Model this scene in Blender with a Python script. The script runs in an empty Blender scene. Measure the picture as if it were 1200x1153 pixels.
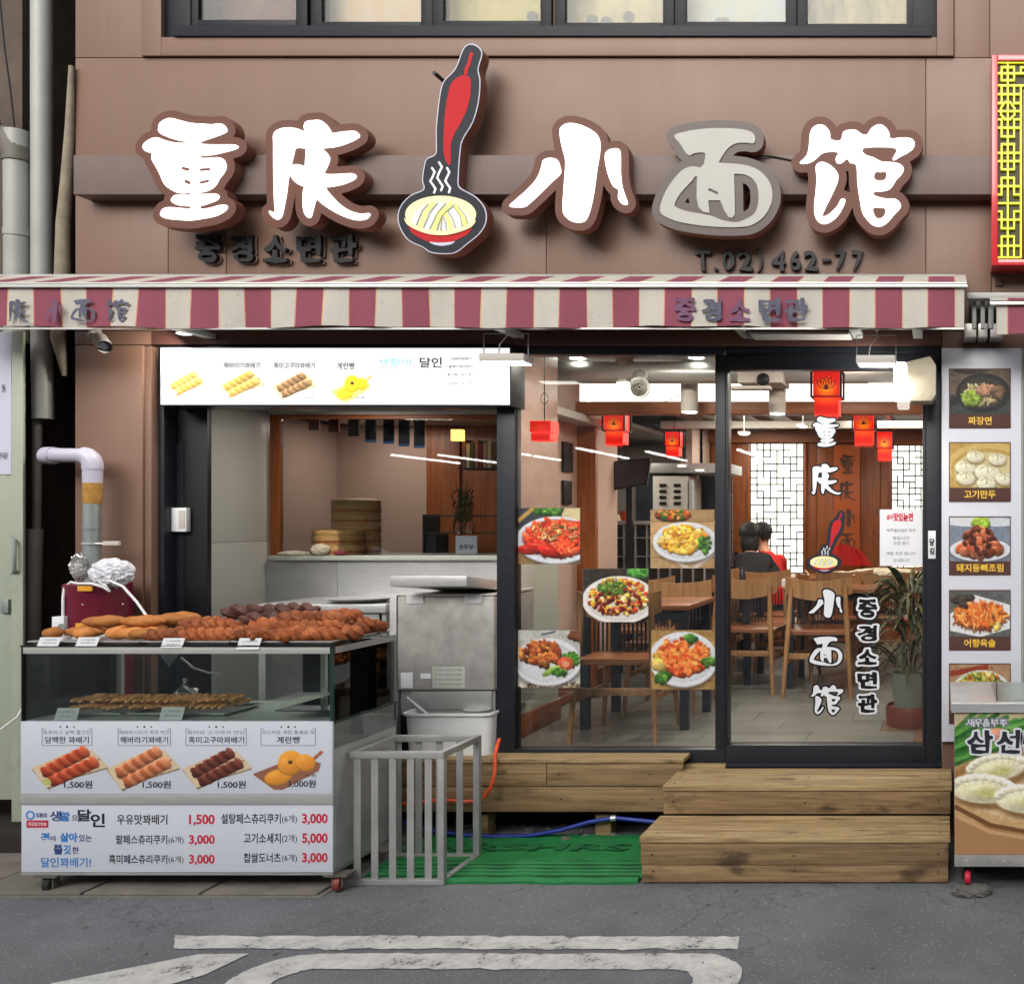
import bpy, bmesh, math, random
import numpy as np
from mathutils import Vector, Matrix
random.seed(7)
SC = bpy.context.scene
COL = SC.collection
R = math.radians
# ---------------------------------------------------------------- camera, world, sun, exposure
CAM_H, CAM_D, FPX, PX0, PY0 = 1.58, 4.936, 1150.0, 1105.0, 612.0
cam_data = bpy.data.cameras.new('camera')
cam = bpy.data.objects.new('camera', cam_data)
COL.objects.link(cam)
cam.location = (0, -CAM_D, CAM_H)
cam.rotation_euler = (R(90), 0, 0)
cam_data.sensor_width = 36
cam_data.lens = 36 * FPX / 1200
cam_data.shift_x = -(PX0 - 600) / 1200
cam_data.shift_y = (PY0 - 576.5) / 1200
cam_data.clip_end = 500
SC.camera = cam
w = bpy.data.worlds.new('World'); SC.world = w; w.use_nodes = True
nt = w.node_tree
bg = nt.nodes['Background']
sky = nt.nodes.new('ShaderNodeTexSky')
sky.sky_type = 'NISHITA'; sky.sun_disc = False
SUN_EL, SUN_AZ = 30, 190
sky.sun_elevation = R(SUN_EL); sky.sun_rotation = R(SUN_AZ)
sky.air_density = 1.0; sky.dust_density = 4.0
hsv = nt.nodes.new('ShaderNodeHueSaturation'); hsv.inputs['Saturation'].default_value = .35
nt.links.new(sky.outputs[0], hsv.inputs['Color'])
nt.links.new(hsv.outputs[0], bg.inputs[0])
bg.inputs[1].default_value = 0.115
sun_d = bpy.data.lights.new('sun', 'SUN'); sun_d.energy = 1.35; sun_d.angle = R(62); sun_d.color = (1, .96, .9)
sun = bpy.data.objects.new('sun', sun_d); COL.objects.link(sun)
_a = R(SUN_AZ); _e = R(SUN_EL)
sdir = Vector((math.sin(_a) * math.cos(_e), math.cos(_a) * math.cos(_e), math.sin(_e)))
sun.rotation_euler = sdir.to_track_quat('Z', 'Y').to_euler()
sun.location = (0, -6, 12)
SC.view_settings.view_transform = 'Standard'; SC.view_settings.look = 'None'
SC.view_settings.gamma = 1; SC.view_settings.use_curve_mapping = False
SC.view_settings.exposure = 0.68
cy = SC.cycles
cy.use_denoising = True
cy.max_bounces = 7; cy.diffuse_bounces = 3; cy.glossy_bounces = 3; cy.transparent_max_bounces = 16
cy.transmission_bounces = 3
cy.caustics_reflective = False; cy.caustics_refractive = False
cy.sample_clamp_indirect = 4

# ---------------------------------------------------------------- measuring: photo pixel + wall depth -> metres
def S(y): return FPX / (y + CAM_D)
def X(px, y=0.0): return (px - PX0) / S(y)
def Z(py, y=0.0): return CAM_H - (py - PY0) / S(y)

# ---------------------------------------------------------------- colour and materials
def lin1(c):
    c = c / 255.0
    return c / 12.92 if c <= .04045 else ((c + .055) / 1.055) ** 2.4
def rgb(r, g, b, k=1.0): return (lin1(r) * k, lin1(g) * k, lin1(b) * k, 1)
MATS = {}
def mat(name, c, rough=.5, metal=0.0, var=.12, vscale=6.0, bump=0.0, bscale=60.0, emis=0.0, stretch=None,
        spots=0.0, spotcol=(.05, .04, .03, 1), spotscale=12.0, rvar=.0, coat=0.0, c2=None, spec=.5, obrand=0.0, streak=0.0):
    m = bpy.data.materials.new(name); m.use_nodes = True
    t = m.node_tree; n = t.nodes; l = t.links
    p = n['Principled BSDF']
    p.inputs['Roughness'].default_value = rough; p.inputs['Metallic'].default_value = metal
    p.inputs['Specular IOR Level'].default_value = spec
    p.inputs['Coat Weight'].default_value = coat
    tc = n.new('ShaderNodeTexCoord'); mp = n.new('ShaderNodeMapping')
    l.new(tc.outputs['Object'], mp.inputs[0])
    if stretch: mp.inputs['Scale'].default_value = stretch
    nz = n.new('ShaderNodeTexNoise'); nz.inputs['Scale'].default_value = vscale; nz.inputs['Detail'].default_value = 6
    nz.inputs['Roughness'].default_value = .62
    l.new(mp.outputs[0], nz.inputs['Vector'])
    base = tuple(c)
    mr = n.new('ShaderNodeMapRange'); mr.inputs[1].default_value = .28; mr.inputs[2].default_value = .72
    l.new(nz.outputs[0], mr.inputs[0])
    mx = n.new('ShaderNodeMix'); mx.data_type = 'RGBA'
    l.new(mr.outputs[0], mx.inputs[0])
    d = c2 if c2 else tuple(v * (1 - var) for v in base[:3]) + (1,)
    e = base if c2 else tuple(min(1, v * (1 + var * .6)) for v in base[:3]) + (1,)
    mx.inputs[6].default_value = d; mx.inputs[7].default_value = e
    out = mx.outputs[2]
    if spots > 0:
        n2 = n.new('ShaderNodeTexNoise'); n2.inputs['Scale'].default_value = spotscale; n2.inputs['Detail'].default_value = 8
        n2.inputs['Roughness'].default_value = .75
        l.new(tc.outputs['Object'], n2.inputs['Vector'])
        r2 = n.new('ShaderNodeMapRange'); r2.inputs[1].default_value = .56; r2.inputs[2].default_value = .75
        r2.inputs[4].default_value = spots
        l.new(n2.outputs[0], r2.inputs[0])
        m2 = n.new('ShaderNodeMix'); m2.data_type = 'RGBA'
        l.new(r2.outputs[0], m2.inputs[0]); l.new(out, m2.inputs[6]); m2.inputs[7].default_value = spotcol
        out = m2.outputs[2]
    if obrand > 0:
        oi = n.new('ShaderNodeObjectInfo'); r3 = n.new('ShaderNodeMapRange')
        r3.inputs[3].default_value = 1 - obrand; r3.inputs[4].default_value = 1 + obrand
        l.new(oi.outputs['Random'], r3.inputs[0])
        vm = n.new('ShaderNodeVectorMath'); vm.operation = 'SCALE'
        l.new(out, vm.inputs[0]); l.new(r3.outputs[0], vm.inputs['Scale'])
        out = vm.outputs[0]
    if streak > 0:
        ms = n.new('ShaderNodeMapping'); ms.inputs['Scale'].default_value = (9, 9, .5); l.new(tc.outputs['Object'], ms.inputs[0])
        ns = n.new('ShaderNodeTexNoise'); ns.inputs['Scale'].default_value = 1.4; ns.inputs['Detail'].default_value = 9; ns.inputs['Roughness'].default_value = .72
        l.new(ms.outputs[0], ns.inputs['Vector'])
        rs = n.new('ShaderNodeMapRange'); rs.inputs[1].default_value = .42; rs.inputs[2].default_value = .72; rs.inputs[3].default_value = 1.03; rs.inputs[4].default_value = 1 - streak
        l.new(ns.outputs[0], rs.inputs[0])
        vs_ = n.new('ShaderNodeVectorMath'); vs_.operation = 'SCALE'; l.new(out, vs_.inputs[0]); l.new(rs.outputs[0], vs_.inputs['Scale']); out = vs_.outputs[0]
    l.new(out, p.inputs['Base Color'])
    if rvar > 0:
        r4 = n.new('ShaderNodeMapRange'); r4.inputs[3].default_value = max(.02, rough - rvar); r4.inputs[4].default_value = min(1, rough + rvar)
        n5 = n.new('ShaderNodeTexNoise'); n5.inputs['Scale'].default_value = vscale * 2.3; n5.inputs['Detail'].default_value = 5
        l.new(mp.outputs[0], n5.inputs['Vector']); l.new(n5.outputs[0], r4.inputs[0]); l.new(r4.outputs[0], p.inputs['Roughness'])
    if bump > 0:
        n3 = n.new('ShaderNodeTexNoise'); n3.inputs['Scale'].default_value = bscale; n3.inputs['Detail'].default_value = 5
        l.new(mp.outputs[0], n3.inputs['Vector'])
        b = n.new('ShaderNodeBump'); b.inputs['Strength'].default_value = bump; b.inputs['Distance'].default_value = .01
        l.new(n3.outputs[0], b.inputs['Height']); l.new(b.outputs[0], p.inputs['Normal'])
    if emis > 0:
        l.new(out, p.inputs['Emission Color']); p.inputs['Emission Strength'].default_value = emis
    MATS[name] = m
    return m
def glass_mat(name, tint=(.93, .97, .96, 1), rough=0.0, ior=1.5, base=.0, haze=0.0):
    m = bpy.data.materials.new(name); m.use_nodes = True
    t = m.node_tree; n = t.nodes; l = t.links
    for q in list(n):
        if q.type == 'BSDF_PRINCIPLED': n.remove(q)
    o = n['Material Output']
    tr = n.new('ShaderNodeBsdfTransparent'); tr.inputs[0].default_value = tint
    gl = n.new('ShaderNodeBsdfGlossy'); gl.inputs['Roughness'].default_value = rough
    fr = n.new('ShaderNodeFresnel'); fr.inputs[0].default_value = ior
    mx = n.new('ShaderNodeMixShader')
    ad = n.new('ShaderNodeMath'); ad.operation = 'ADD'; ad.use_clamp = True; ad.inputs[1].default_value = base
    l.new(fr.outputs[0], ad.inputs[0]); l.new(ad.outputs[0], mx.inputs[0]); l.new(tr.outputs[0], mx.inputs[1]); l.new(gl.outputs[0], mx.inputs[2])
    last = mx
    if haze > 0:
        df = n.new('ShaderNodeBsdfDiffuse'); df.inputs[0].default_value = (.8, .82, .8, 1)
        nz = n.new('ShaderNodeTexNoise'); nz.inputs['Scale'].default_value = 9; nz.inputs['Detail'].default_value = 8
        tc = n.new('ShaderNodeTexCoord'); l.new(tc.outputs['Object'], nz.inputs['Vector'])
        mr = n.new('ShaderNodeMapRange'); mr.inputs[1].default_value = .4; mr.inputs[2].default_value = .8; mr.inputs[4].default_value = haze
        l.new(nz.outputs[0], mr.inputs[0])
        m2 = n.new('ShaderNodeMixShader'); l.new(mr.outputs[0], m2.inputs[0]); l.new(mx.outputs[0], m2.inputs[1]); l.new(df.outputs[0], m2.inputs[2])
        last = m2
    l.new(last.outputs[0], o.inputs[0])
    MATS[name] = m
    return m
def emit_mat(name, c, s):
    m = bpy.data.materials.new(name); m.use_nodes = True
    p = m.node_tree.nodes['Principled BSDF']
    p.inputs['Base Color'].default_value = c; p.inputs['Emission Color'].default_value = c; p.inputs['Emission Strength'].default_value = s
    p.inputs['Roughness'].default_value = .4
    MATS[name] = m
    return m
def print_mat(name, rough=.35, emis=0.0, spec=.4):
    m = bpy.data.materials.new(name); m.use_nodes = True
    t = m.node_tree; p = t.nodes['Principled BSDF']
    a = t.nodes.new('ShaderNodeAttribute'); a.attribute_name = 'ink'
    t.links.new(a.outputs['Color'], p.inputs['Base Color']); p.inputs['Roughness'].default_value = rough
    p.inputs['Specular IOR Level'].default_value = spec
    if emis:
        t.links.new(a.outputs['Color'], p.inputs['Emission Color']); p.inputs['Emission Strength'].default_value = emis
    MATS[name] = m
    return m

def wood_mat(name, c1, c2, rough=.6, axis='x', scale=1.0, knots=True, obrand=.15, bump=.25):
    m = bpy.data.materials.new(name); m.use_nodes = True
    t = m.node_tree; n = t.nodes; l = t.links; p = n['Principled BSDF']
    tc = n.new('ShaderNodeTexCoord'); oi = n.new('ShaderNodeObjectInfo')
    ad = n.new('ShaderNodeVectorMath'); ad.operation = 'ADD'
    sc = n.new('ShaderNodeVectorMath'); sc.operation = 'SCALE'; sc.inputs['Scale'].default_value = 37.0
    cb = n.new('ShaderNodeCombineXYZ')
    for i in range(3): l.new(oi.outputs['Random'], cb.inputs[i])
    l.new(cb.outputs[0], sc.inputs[0]); l.new(tc.outputs['Object'], ad.inputs[0]); l.new(sc.outputs[0], ad.inputs[1])
    mp = n.new('ShaderNodeMapping')
    st = {'x': (1.3, 24, 24), 'z': (22, 22, 1.3), 'y': (24, 1.3, 24)}[axis]
    mp.inputs['Scale'].default_value = tuple(v * scale for v in st)
    l.new(ad.outputs[0], mp.inputs[0])
    nz = n.new('ShaderNodeTexNoise'); nz.inputs['Scale'].default_value = 1.6; nz.inputs['Detail'].default_value = 9; nz.inputs['Roughness'].default_value = .7
    nz.inputs['Distortion'].default_value = .7
    l.new(mp.outputs[0], nz.inputs['Vector'])
    cr = n.new('ShaderNodeValToRGB'); cr.color_ramp.elements[0].position = .33; cr.color_ramp.elements[1].position = .66
    cr.color_ramp.elements[0].color = c2; cr.color_ramp.elements[1].color = c1
    l.new(nz.outputs[0], cr.inputs[0]); out = cr.outputs[0]
    if knots:
        mp2 = n.new('ShaderNodeMapping'); mp2.inputs['Scale'].default_value = {'x': (3.4, 9, 9), 'z': (9, 9, 3.4), 'y': (9, 3.4, 9)}[axis]
        l.new(ad.outputs[0], mp2.inputs[0])
        n2 = n.new('ShaderNodeTexNoise'); n2.inputs['Scale'].default_value = 1.3; n2.inputs['Detail'].default_value = 4
        l.new(mp2.outputs[0], n2.inputs['Vector'])
        r2 = n.new('ShaderNodeMapRange'); r2.inputs[1].default_value = .60; r2.inputs[2].default_value = .70; r2.inputs[4].default_value = .85
        l.new(n2.outputs[0], r2.inputs[0])
        mx = n.new('ShaderNodeMix'); mx.data_type = 'RGBA'; l.new(r2.outputs[0], mx.inputs[0]); l.new(out, mx.inputs[6])
        mx.inputs[7].default_value = tuple(v * .38 for v in c2[:3]) + (1,)
        out = mx.outputs[2]
    r3 = n.new('ShaderNodeMapRange'); r3.inputs[3].default_value = 1 - obrand; r3.inputs[4].default_value = 1 + obrand
    l.new(oi.outputs['Random'], r3.inputs[0])
    vm = n.new('ShaderNodeVectorMath'); vm.operation = 'SCALE'; l.new(out, vm.inputs[0]); l.new(r3.outputs[0], vm.inputs['Scale'])
    l.new(vm.outputs[0], p.inputs['Base Color']); p.inputs['Roughness'].default_value = rough
    b = n.new('ShaderNodeBump'); b.inputs['Strength'].default_value = bump; b.inputs['Distance'].default_value = .004
    l.new(nz.outputs[0], b.inputs['Height']); l.new(b.outputs[0], p.inputs['Normal'])
    MATS[name] = m
    return m

mat('clad', (.178, .105, .075, 1), streak=.07, rough=.42, var=.07, vscale=1.3, rvar=.08, bump=.05, bscale=4, spots=.14, spotcol=rgb(120, 105, 95), spotscale=3.5, spec=.35)
mat('clad_band', (.155, .115, .103, 1), streak=.1, rough=.5, var=.08, vscale=2, spec=.3)
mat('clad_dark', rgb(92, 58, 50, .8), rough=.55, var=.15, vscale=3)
mat('seam', rgb(60, 42, 36), rough=.8)
mat('alu_dark', rgb(34, 38, 46, .8), rough=.38, var=.15, vscale=5, spots=.12, spotcol=rgb(110, 110, 110), spotscale=30, spec=.4)
mat('alu_slate', rgb(44, 50, 62, .32), spec=.18, rough=.4, var=.12)
mat('black', (.006, .007, .008, 1), rough=.45, var=.3, spec=.3)
mat('rubber', (.012, .012, .012, 1), rough=.8)
mat('asphalt_base', (.05, .05, .053, 1))
mat('steel', rgb(206, 208, 208), rough=.36, metal=.6, var=.12, vscale=9, rvar=.1, stretch=(1, 1, 6), bump=.03, bscale=30)
mat('steel_worn', rgb(188, 187, 184), rough=.36, metal=.5, var=.3, vscale=11, rvar=.15, spots=.35, spotcol=rgb(120, 100, 82), spotscale=22)
mat('steel_dull', rgb(176, 177, 176), rough=.42, metal=.45, var=.25, vscale=5, rvar=.15)
mat('white_plastic', rgb(232, 234, 236, .95), rough=.4, var=.05)
mat('white_board', rgb(226, 232, 244, .8), rough=.3, var=.035, vscale=3, spec=.4, spots=.12, spotcol=rgb(170, 170, 165), spotscale=5)
mat('ink_black', rgb(30, 32, 46), rough=.5, var=.1)
mat('ink_grey', rgb(112, 116, 128), rough=.5, var=.1)
mat('ink_red', rgb(196, 30, 62), rough=.5, var=.05)
mat('ink_blue', rgb(62, 128, 200), rough=.5, var=.1)
mat('ink_dblue', rgb(52, 74, 130), rough=.5, var=.1)
mat('ink_yellow', rgb(236, 190, 60), rough=.5, var=.1)
mat('ink_white', rgb(235, 238, 245, .8), rough=.45, var=.02)
mat('sign_side', rgb(124, 80, 66), rough=.45, var=.1)
mat('sign_border', rgb(144, 92, 76, .42), rough=.5, var=.05, spec=.25)
mat('sign_grey_border', rgb(112, 90, 88, .36), rough=.45, var=.06)
mat('sign_grey_face', rgb(204, 204, 196, .6), rough=.45, var=.05, spots=.1)
mat('logo_slate', rgb(78, 84, 98, .26), rough=.55, spec=.2, var=.05)
mat('logo_red', rgb(206, 46, 52, .72), rough=.6, spec=.15, var=.04)
mat('logo_cream', rgb(248, 226, 168, .9), rough=.4, var=.03, emis=.1)
mat('logo_yellow', rgb(236, 232, 120, .9), rough=.4, var=.03, emis=.1)
mat('logo_line', rgb(150, 150, 90), rough=.5)
mat('letter_black', (.008, .008, .011, 1), rough=.4, var=.2, spec=.25)
mat('letter_rim', rgb(110, 92, 84), rough=.4)
mat('red_frame', rgb(196, 40, 50), rough=.25, var=.12, vscale=3, coat=.5)
mat('olive', rgb(62, 58, 28), rough=.6)
mat('pipe_grey', rgb(170, 172, 168, .8), rough=.45, var=.18, vscale=3, spots=.3, spotcol=rgb(110, 104, 92), spotscale=7)
mat('pipe_dark', rgb(96, 92, 86), rough=.6, var=.25, vscale=4, spots=.4, spotcol=rgb(50, 44, 38), spotscale=9)
mat('pipe_pvc', rgb(196, 194, 212, .85), rough=.35, var=.05)
mat('pipe_steel', rgb(160, 170, 168), rough=.4, metal=.6, var=.15, spots=.2)
mat('tape', rgb(176, 132, 66), rough=.3, var=.35, vscale=30)
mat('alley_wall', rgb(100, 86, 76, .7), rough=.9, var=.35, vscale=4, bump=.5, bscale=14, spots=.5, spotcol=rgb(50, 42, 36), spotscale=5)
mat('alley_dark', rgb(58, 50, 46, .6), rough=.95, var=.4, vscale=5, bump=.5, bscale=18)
mat('branch', rgb(150, 140, 122, .8), rough=.85, var=.3, vscale=14, bump=.5, bscale=30)
mat('gate_green', rgb(186, 196, 176, .7), rough=.5, var=.14, vscale=3, spots=.55, spotcol=rgb(128, 122, 96), spotscale=7, stretch=(1, 1, .4))
mat('paper', rgb(232, 234, 238, .85), rough=.7, var=.04)
mat('paper_lilac', rgb(206, 208, 226, .85), rough=.6, var=.05, vscale=2)
mat('maroon', rgb(104, 16, 44, .9), rough=.35, var=.15, vscale=3, rvar=.1)
mat('maroon_cloth', rgb(120, 40, 52), rough=.8)
mat('orange_label', rgb(224, 160, 40), rough=.5)
mat('hose_blue', rgb(36, 52, 140), rough=.35)
mat('hose_orange', rgb(226, 84, 48), rough=.4)
mat('mat_green', rgb(24, 132, 66, .75), rough=.7, var=.2, vscale=9, bump=.4, bscale=120, spots=.5, spotcol=rgb(80, 104, 80), spotscale=7)
mat('mat_ink', rgb(20, 116, 60, .62), rough=.8)
mat('mat_dark', rgb(6, 84, 40, .8), rough=.8, var=.3)
mat('slab', rgb(136, 130, 122, .8), rough=.9, var=.25, vscale=5, bump=.6, bscale=30, spots=.5, spotcol=rgb(84, 76, 66), spotscale=6, obrand=.12)
mat('rock', rgb(120, 118, 112, .7), rough=.9, var=.3, vscale=14, bump=.8, bscale=25)
mat('wall_white', rgb(206, 206, 198, .8), rough=.28, var=.06, vscale=1.5)
mat('wall_pink', rgb(214, 184, 170, .8), rough=.7, var=.05, vscale=1)
mat('marble_pink', rgb(190, 160, 146, .8), rough=.3, c2=rgb(160, 128, 116, .8), vscale=3.5, stretch=(1, 1, 2.6))
mat('ceiling_white', rgb(206, 200, 192, .8), rough=.8, var=.04)
mat('ceiling_grey', rgb(120, 112, 106), rough=.85, var=.1)
mat('cabinet_grey', rgb(192, 198, 188, .8), rough=.45, var=.04)
mat('tile_floor', rgb(142, 142, 136, .8), rough=.35, var=.22, vscale=4, rvar=.1, stretch=(.5, 2.5, 1), obrand=.1)
mat('floor_red', rgb(140, 110, 88, .8), rough=.4, var=.15, obrand=.08)
mat('dark_blue', rgb(30, 40, 58), rough=.5, var=.2)
mat('skin', rgb(206, 150, 120), rough=.5, var=.06)
mat('hair', (.01, .009, .008, 1), rough=.5, var=.4, bump=.6, bscale=90)
mat('cloth_black', (.014, .014, .018, 1), rough=.9, var=.3, bump=.4, bscale=30)
mat('cloth_red', rgb(206, 36, 30), rough=.85, var=.15, bump=.4, bscale=24)
mat('cloth_jean', rgb(36, 42, 64), rough=.9, var=.25, bump=.4, bscale=60)
mat('cloth_white', rgb(216, 206, 180, .8), rough=.9, var=.1, bump=.5, bscale=30)
mat('screen', (.03, .035, .05, 1), rough=.15)
mat('leaf', rgb(72, 88, 40, .55), rough=.45, var=.4, vscale=20)
mat('leaf_dry', rgb(120, 112, 60, .6), rough=.6, var=.3)
mat('pot_grey', rgb(170, 178, 168, .8), rough=.6, var=.1)
mat('pot_red', rgb(140, 66, 52, .8), rough=.5, var=.2)
mat('donut', rgb(200, 116, 62, .72), rough=.62, spec=.3, spots=.35, spotcol=rgb(236, 196, 150), spotscale=60, c2=rgb(120, 52, 24, .75), vscale=14, bump=.6, bscale=60, obrand=.34)
mat('donut_dark', rgb(112, 60, 46, .7), rough=.55, c2=rgb(64, 32, 26, .8), vscale=22, bump=.5, bscale=70, obrand=.2)
mat('bread', rgb(214, 146, 82, .85), rough=.7, spec=.25, spots=.3, spotcol=rgb(232, 196, 140), spotscale=30, c2=rgb(172, 98, 46, .8), vscale=9, bump=.4, bscale=40, obrand=.25)
mat('pastry', rgb(246, 190, 122, 1), rough=.5, c2=rgb(184, 112, 58, .9), vscale=30, bump=.4, bscale=70, obrand=.15)
mat('glass_edge', rgb(40, 60, 54), rough=.2)
mat('alu_light', rgb(206, 208, 202), rough=.35, metal=.5, var=.06)
mat('grey_shelf', rgb(196, 208, 202, .85), rough=.4, metal=.3)
mat('mustard', rgb(176, 128, 50), rough=.7)
mat('bar_black', (.02, .02, .02, 1), rough=.5)
mat('lattice_yellow', rgb(222, 226, 30), rough=.35, emis=.25, var=.03)
mat('duct', rgb(196, 196, 192, .8), rough=.35, metal=.5, var=.08)
mat('dark_shelf', (.02, .022, .024, 1), rough=.4)
mat('opp_wall', rgb(200, 192, 180, .8), rough=.9, var=.15, vscale=.6)
mat('opp_dark', rgb(110, 112, 116, .7), rough=.6, var=.2)
mat('opp_yellow', rgb(214, 190, 120, .8), rough=.8, var=.15, vscale=.8)
wood_mat('wood_deck', rgb(172, 142, 102, .8), rgb(104, 80, 54, .8), rough=.75, obrand=.12, bump=.5)
wood_mat('wood_tread', rgb(196, 170, 124, .85), rgb(124, 98, 62, .8), rough=.7, obrand=.08, bump=.5)
wood_mat('wood_orange', rgb(170, 96, 44, .9), rgb(120, 58, 22, .9), rough=.4, axis='z', knots=False, obrand=.08, bump=.1)
wood_mat('wood_orange_h', rgb(160, 96, 52, .9), rgb(118, 60, 28, .9), rough=.5, axis='x', knots=False, obrand=.08, bump=.1)
wood_mat('wood_chair', rgb(190, 146, 102, .85), rgb(150, 106, 68, .85), rough=.4, axis='z', knots=False, obrand=.1, bump=.1)
wood_mat('wood_table', rgb(172, 116, 82, .9), rgb(132, 80, 54, .9), rough=.25, axis='x', knots=False, obrand=.1, bump=.05)
wood_mat('bamboo', rgb(206, 166, 104, .85), rgb(160, 116, 62, .85), rough=.55, axis='x', scale=2, knots=False, obrand=.1)
glass_mat('glass', (.95, .975, .965, 1), ior=1.45, base=.012, haze=.008)
glass_mat('glass_case', (.94, .988, .968, 1), ior=1.4, base=.03)
glass_mat('glass_up', (.93, .95, .95, 1), ior=1.3)
glass_mat('plastic_film', (.86, .88, .9, 1), rough=.15, ior=1.6, base=.12, haze=.55)
emit_mat('lit_letter', (1, .97, .95, 1), 1.1)
emit_mat('lit_tube', (1, .98, .94, 1), 9)
emit_mat('lit_panel', (1, .96, .9, 1), 1.3)
emit_mat('lit_shoji', (1, .98, .9, 1), 1.0)
emit_mat('lantern_red', (1, .022, .010, 1), .62)
emit_mat('lantern_glow', (1, .14, .008, 1), .85)
emit_mat('lamp_amber', (1, .5, .1, 1), 2.2)
emit_mat('lit_down', (1, .96, .9, 1), 6)
print_mat('print', .4)
print_mat('print_matte', .6)
print_mat('print_lit', .4, emis=.62)
print_mat('lantern_glow_paint', .6, emis=.95)
M = MATS

# ---------------------------------------------------------------- mesh building
class MB:
    def __init__(s): s.v = []; s.f = []; s.sm = False
    def add(s, vs, fs):
        o = len(s.v); s.v += [tuple(a) for a in vs]; s.f += [tuple(i + o for i in f) for f in fs]; return s
    def box(s, x0, x1, y0, y1, z0, z1):
        if x0 > x1: x0, x1 = x1, x0
        if y0 > y1: y0, y1 = y1, y0
        if z0 > z1: z0, z1 = z1, z0
        return s.add([(x0, y0, z0), (x1, y0, z0), (x1, y1, z0), (x0, y1, z0), (x0, y0, z1), (x1, y0, z1), (x1, y1, z1), (x0, y1, z1)],
                     [(0, 3, 2, 1), (4, 5, 6, 7), (0, 1, 5, 4), (1, 2, 6, 5), (2, 3, 7, 6), (3, 0, 4, 7)])
    def bar(s, a, b, w, t, up=(0, 0, 1)):
        a = Vector(a); b = Vector(b); d = (b - a).normalized(); u = Vector(up)
        if abs(d.dot(u)) > .95: u = Vector((0, 1, 0))
        sx = d.cross(u).normalized() * w / 2; sy = sx.cross(d).normalized() * t / 2
        vs = [p + q for p in (a, b) for q in (-sx - sy, sx - sy, sx + sy, -sx + sy)]
        return s.add(vs, [(0, 1, 2, 3), (7, 6, 5, 4), (0, 4, 5, 1), (1, 5, 6, 2), (2, 6, 7, 3), (3, 7, 4, 0)])
    def tube(s, pts, r, n=8, cap=True):
        pts = [Vector(p) for p in pts]; rs = r if isinstance(r, (list, tuple)) else [r] * len(pts)
        rings = []; prev = None
        for i, p in enumerate(pts):
            d = (pts[min(i + 1, len(pts) - 1)] - pts[max(i - 1, 0)]).normalized()
            if prev is None:
                u = Vector((0, 0, 1)) if abs(d.z) < .9 else Vector((1, 0, 0))
                a = d.cross(u).normalized()
            else:
                a = (prev - d * prev.dot(d)).normalized()
            prev = a; b = d.cross(a)
            rings.append([p + (a * math.cos(k * 2 * math.pi / n) + b * math.sin(k * 2 * math.pi / n)) * rs[i] for k in range(n)])
        vs = [q for ring in rings for q in ring]; fs = []
        for i in range(len(pts) - 1):
            for k in range(n):
                fs.append((i * n + k, i * n + (k + 1) % n, (i + 1) * n + (k + 1) % n, (i + 1) * n + k))
        if cap: fs.append(tuple(reversed(range(n)))); fs.append(tuple((len(pts) - 1) * n + k for k in range(n)))
        s.sm = True
        return s.add(vs, fs)
    def lathe(s, prof, c=(0, 0, 0), n=20, axis='z', cap=True):
        vs = []; fs = []
        for r, h in prof:
            for k in range(n):
                a = k * 2 * math.pi / n; x, y = r * math.cos(a), r * math.sin(a)
                q = {'z': (x, y, h), 'y': (x, h, y), 'x': (h, x, y)}[axis]
                vs.append((q[0] + c[0], q[1] + c[1], q[2] + c[2]))
        for i in range(len(prof) - 1):
            for k in range(n): fs.append((i * n + k, i * n + (k + 1) % n, (i + 1) * n + (k + 1) % n, (i + 1) * n + k))
        if cap: fs.append(tuple(reversed(range(n)))); fs.append(tuple((len(prof) - 1) * n + k for k in range(n)))
        s.sm = True
        return s.add(vs, fs)
    def ball(s, c, rx, ry, rz, n=12, m=8):
        prof = []; vs = []; fs = []
        for i in range(m + 1):
            t = math.pi * i / m
            for k in range(n):
                a = 2 * math.pi * k / n
                vs.append((c[0] + rx * math.sin(t) * math.cos(a), c[1] + ry * math.sin(t) * math.sin(a), c[2] + rz * math.cos(t)))
        for i in range(m):
            for k in range(n): fs.append((i * n + k, (i + 1) * n + k, (i + 1) * n + (k + 1) % n, i * n + (k + 1) % n))
        s.sm = True
        return s.add(vs, fs)
    def prism(s, poly, y0, y1):   # poly in (x, z)
        n = len(poly)
        vs = [(x, y0, z) for x, z in poly] + [(x, y1, z) for x, z in poly]
        fs = [tuple(range(n)), tuple(reversed(range(n, 2 * n)))] + [(i, n + i, n + (i + 1) % n, (i + 1) % n) for i in range(n)]
        return s.add(vs, fs)

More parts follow.
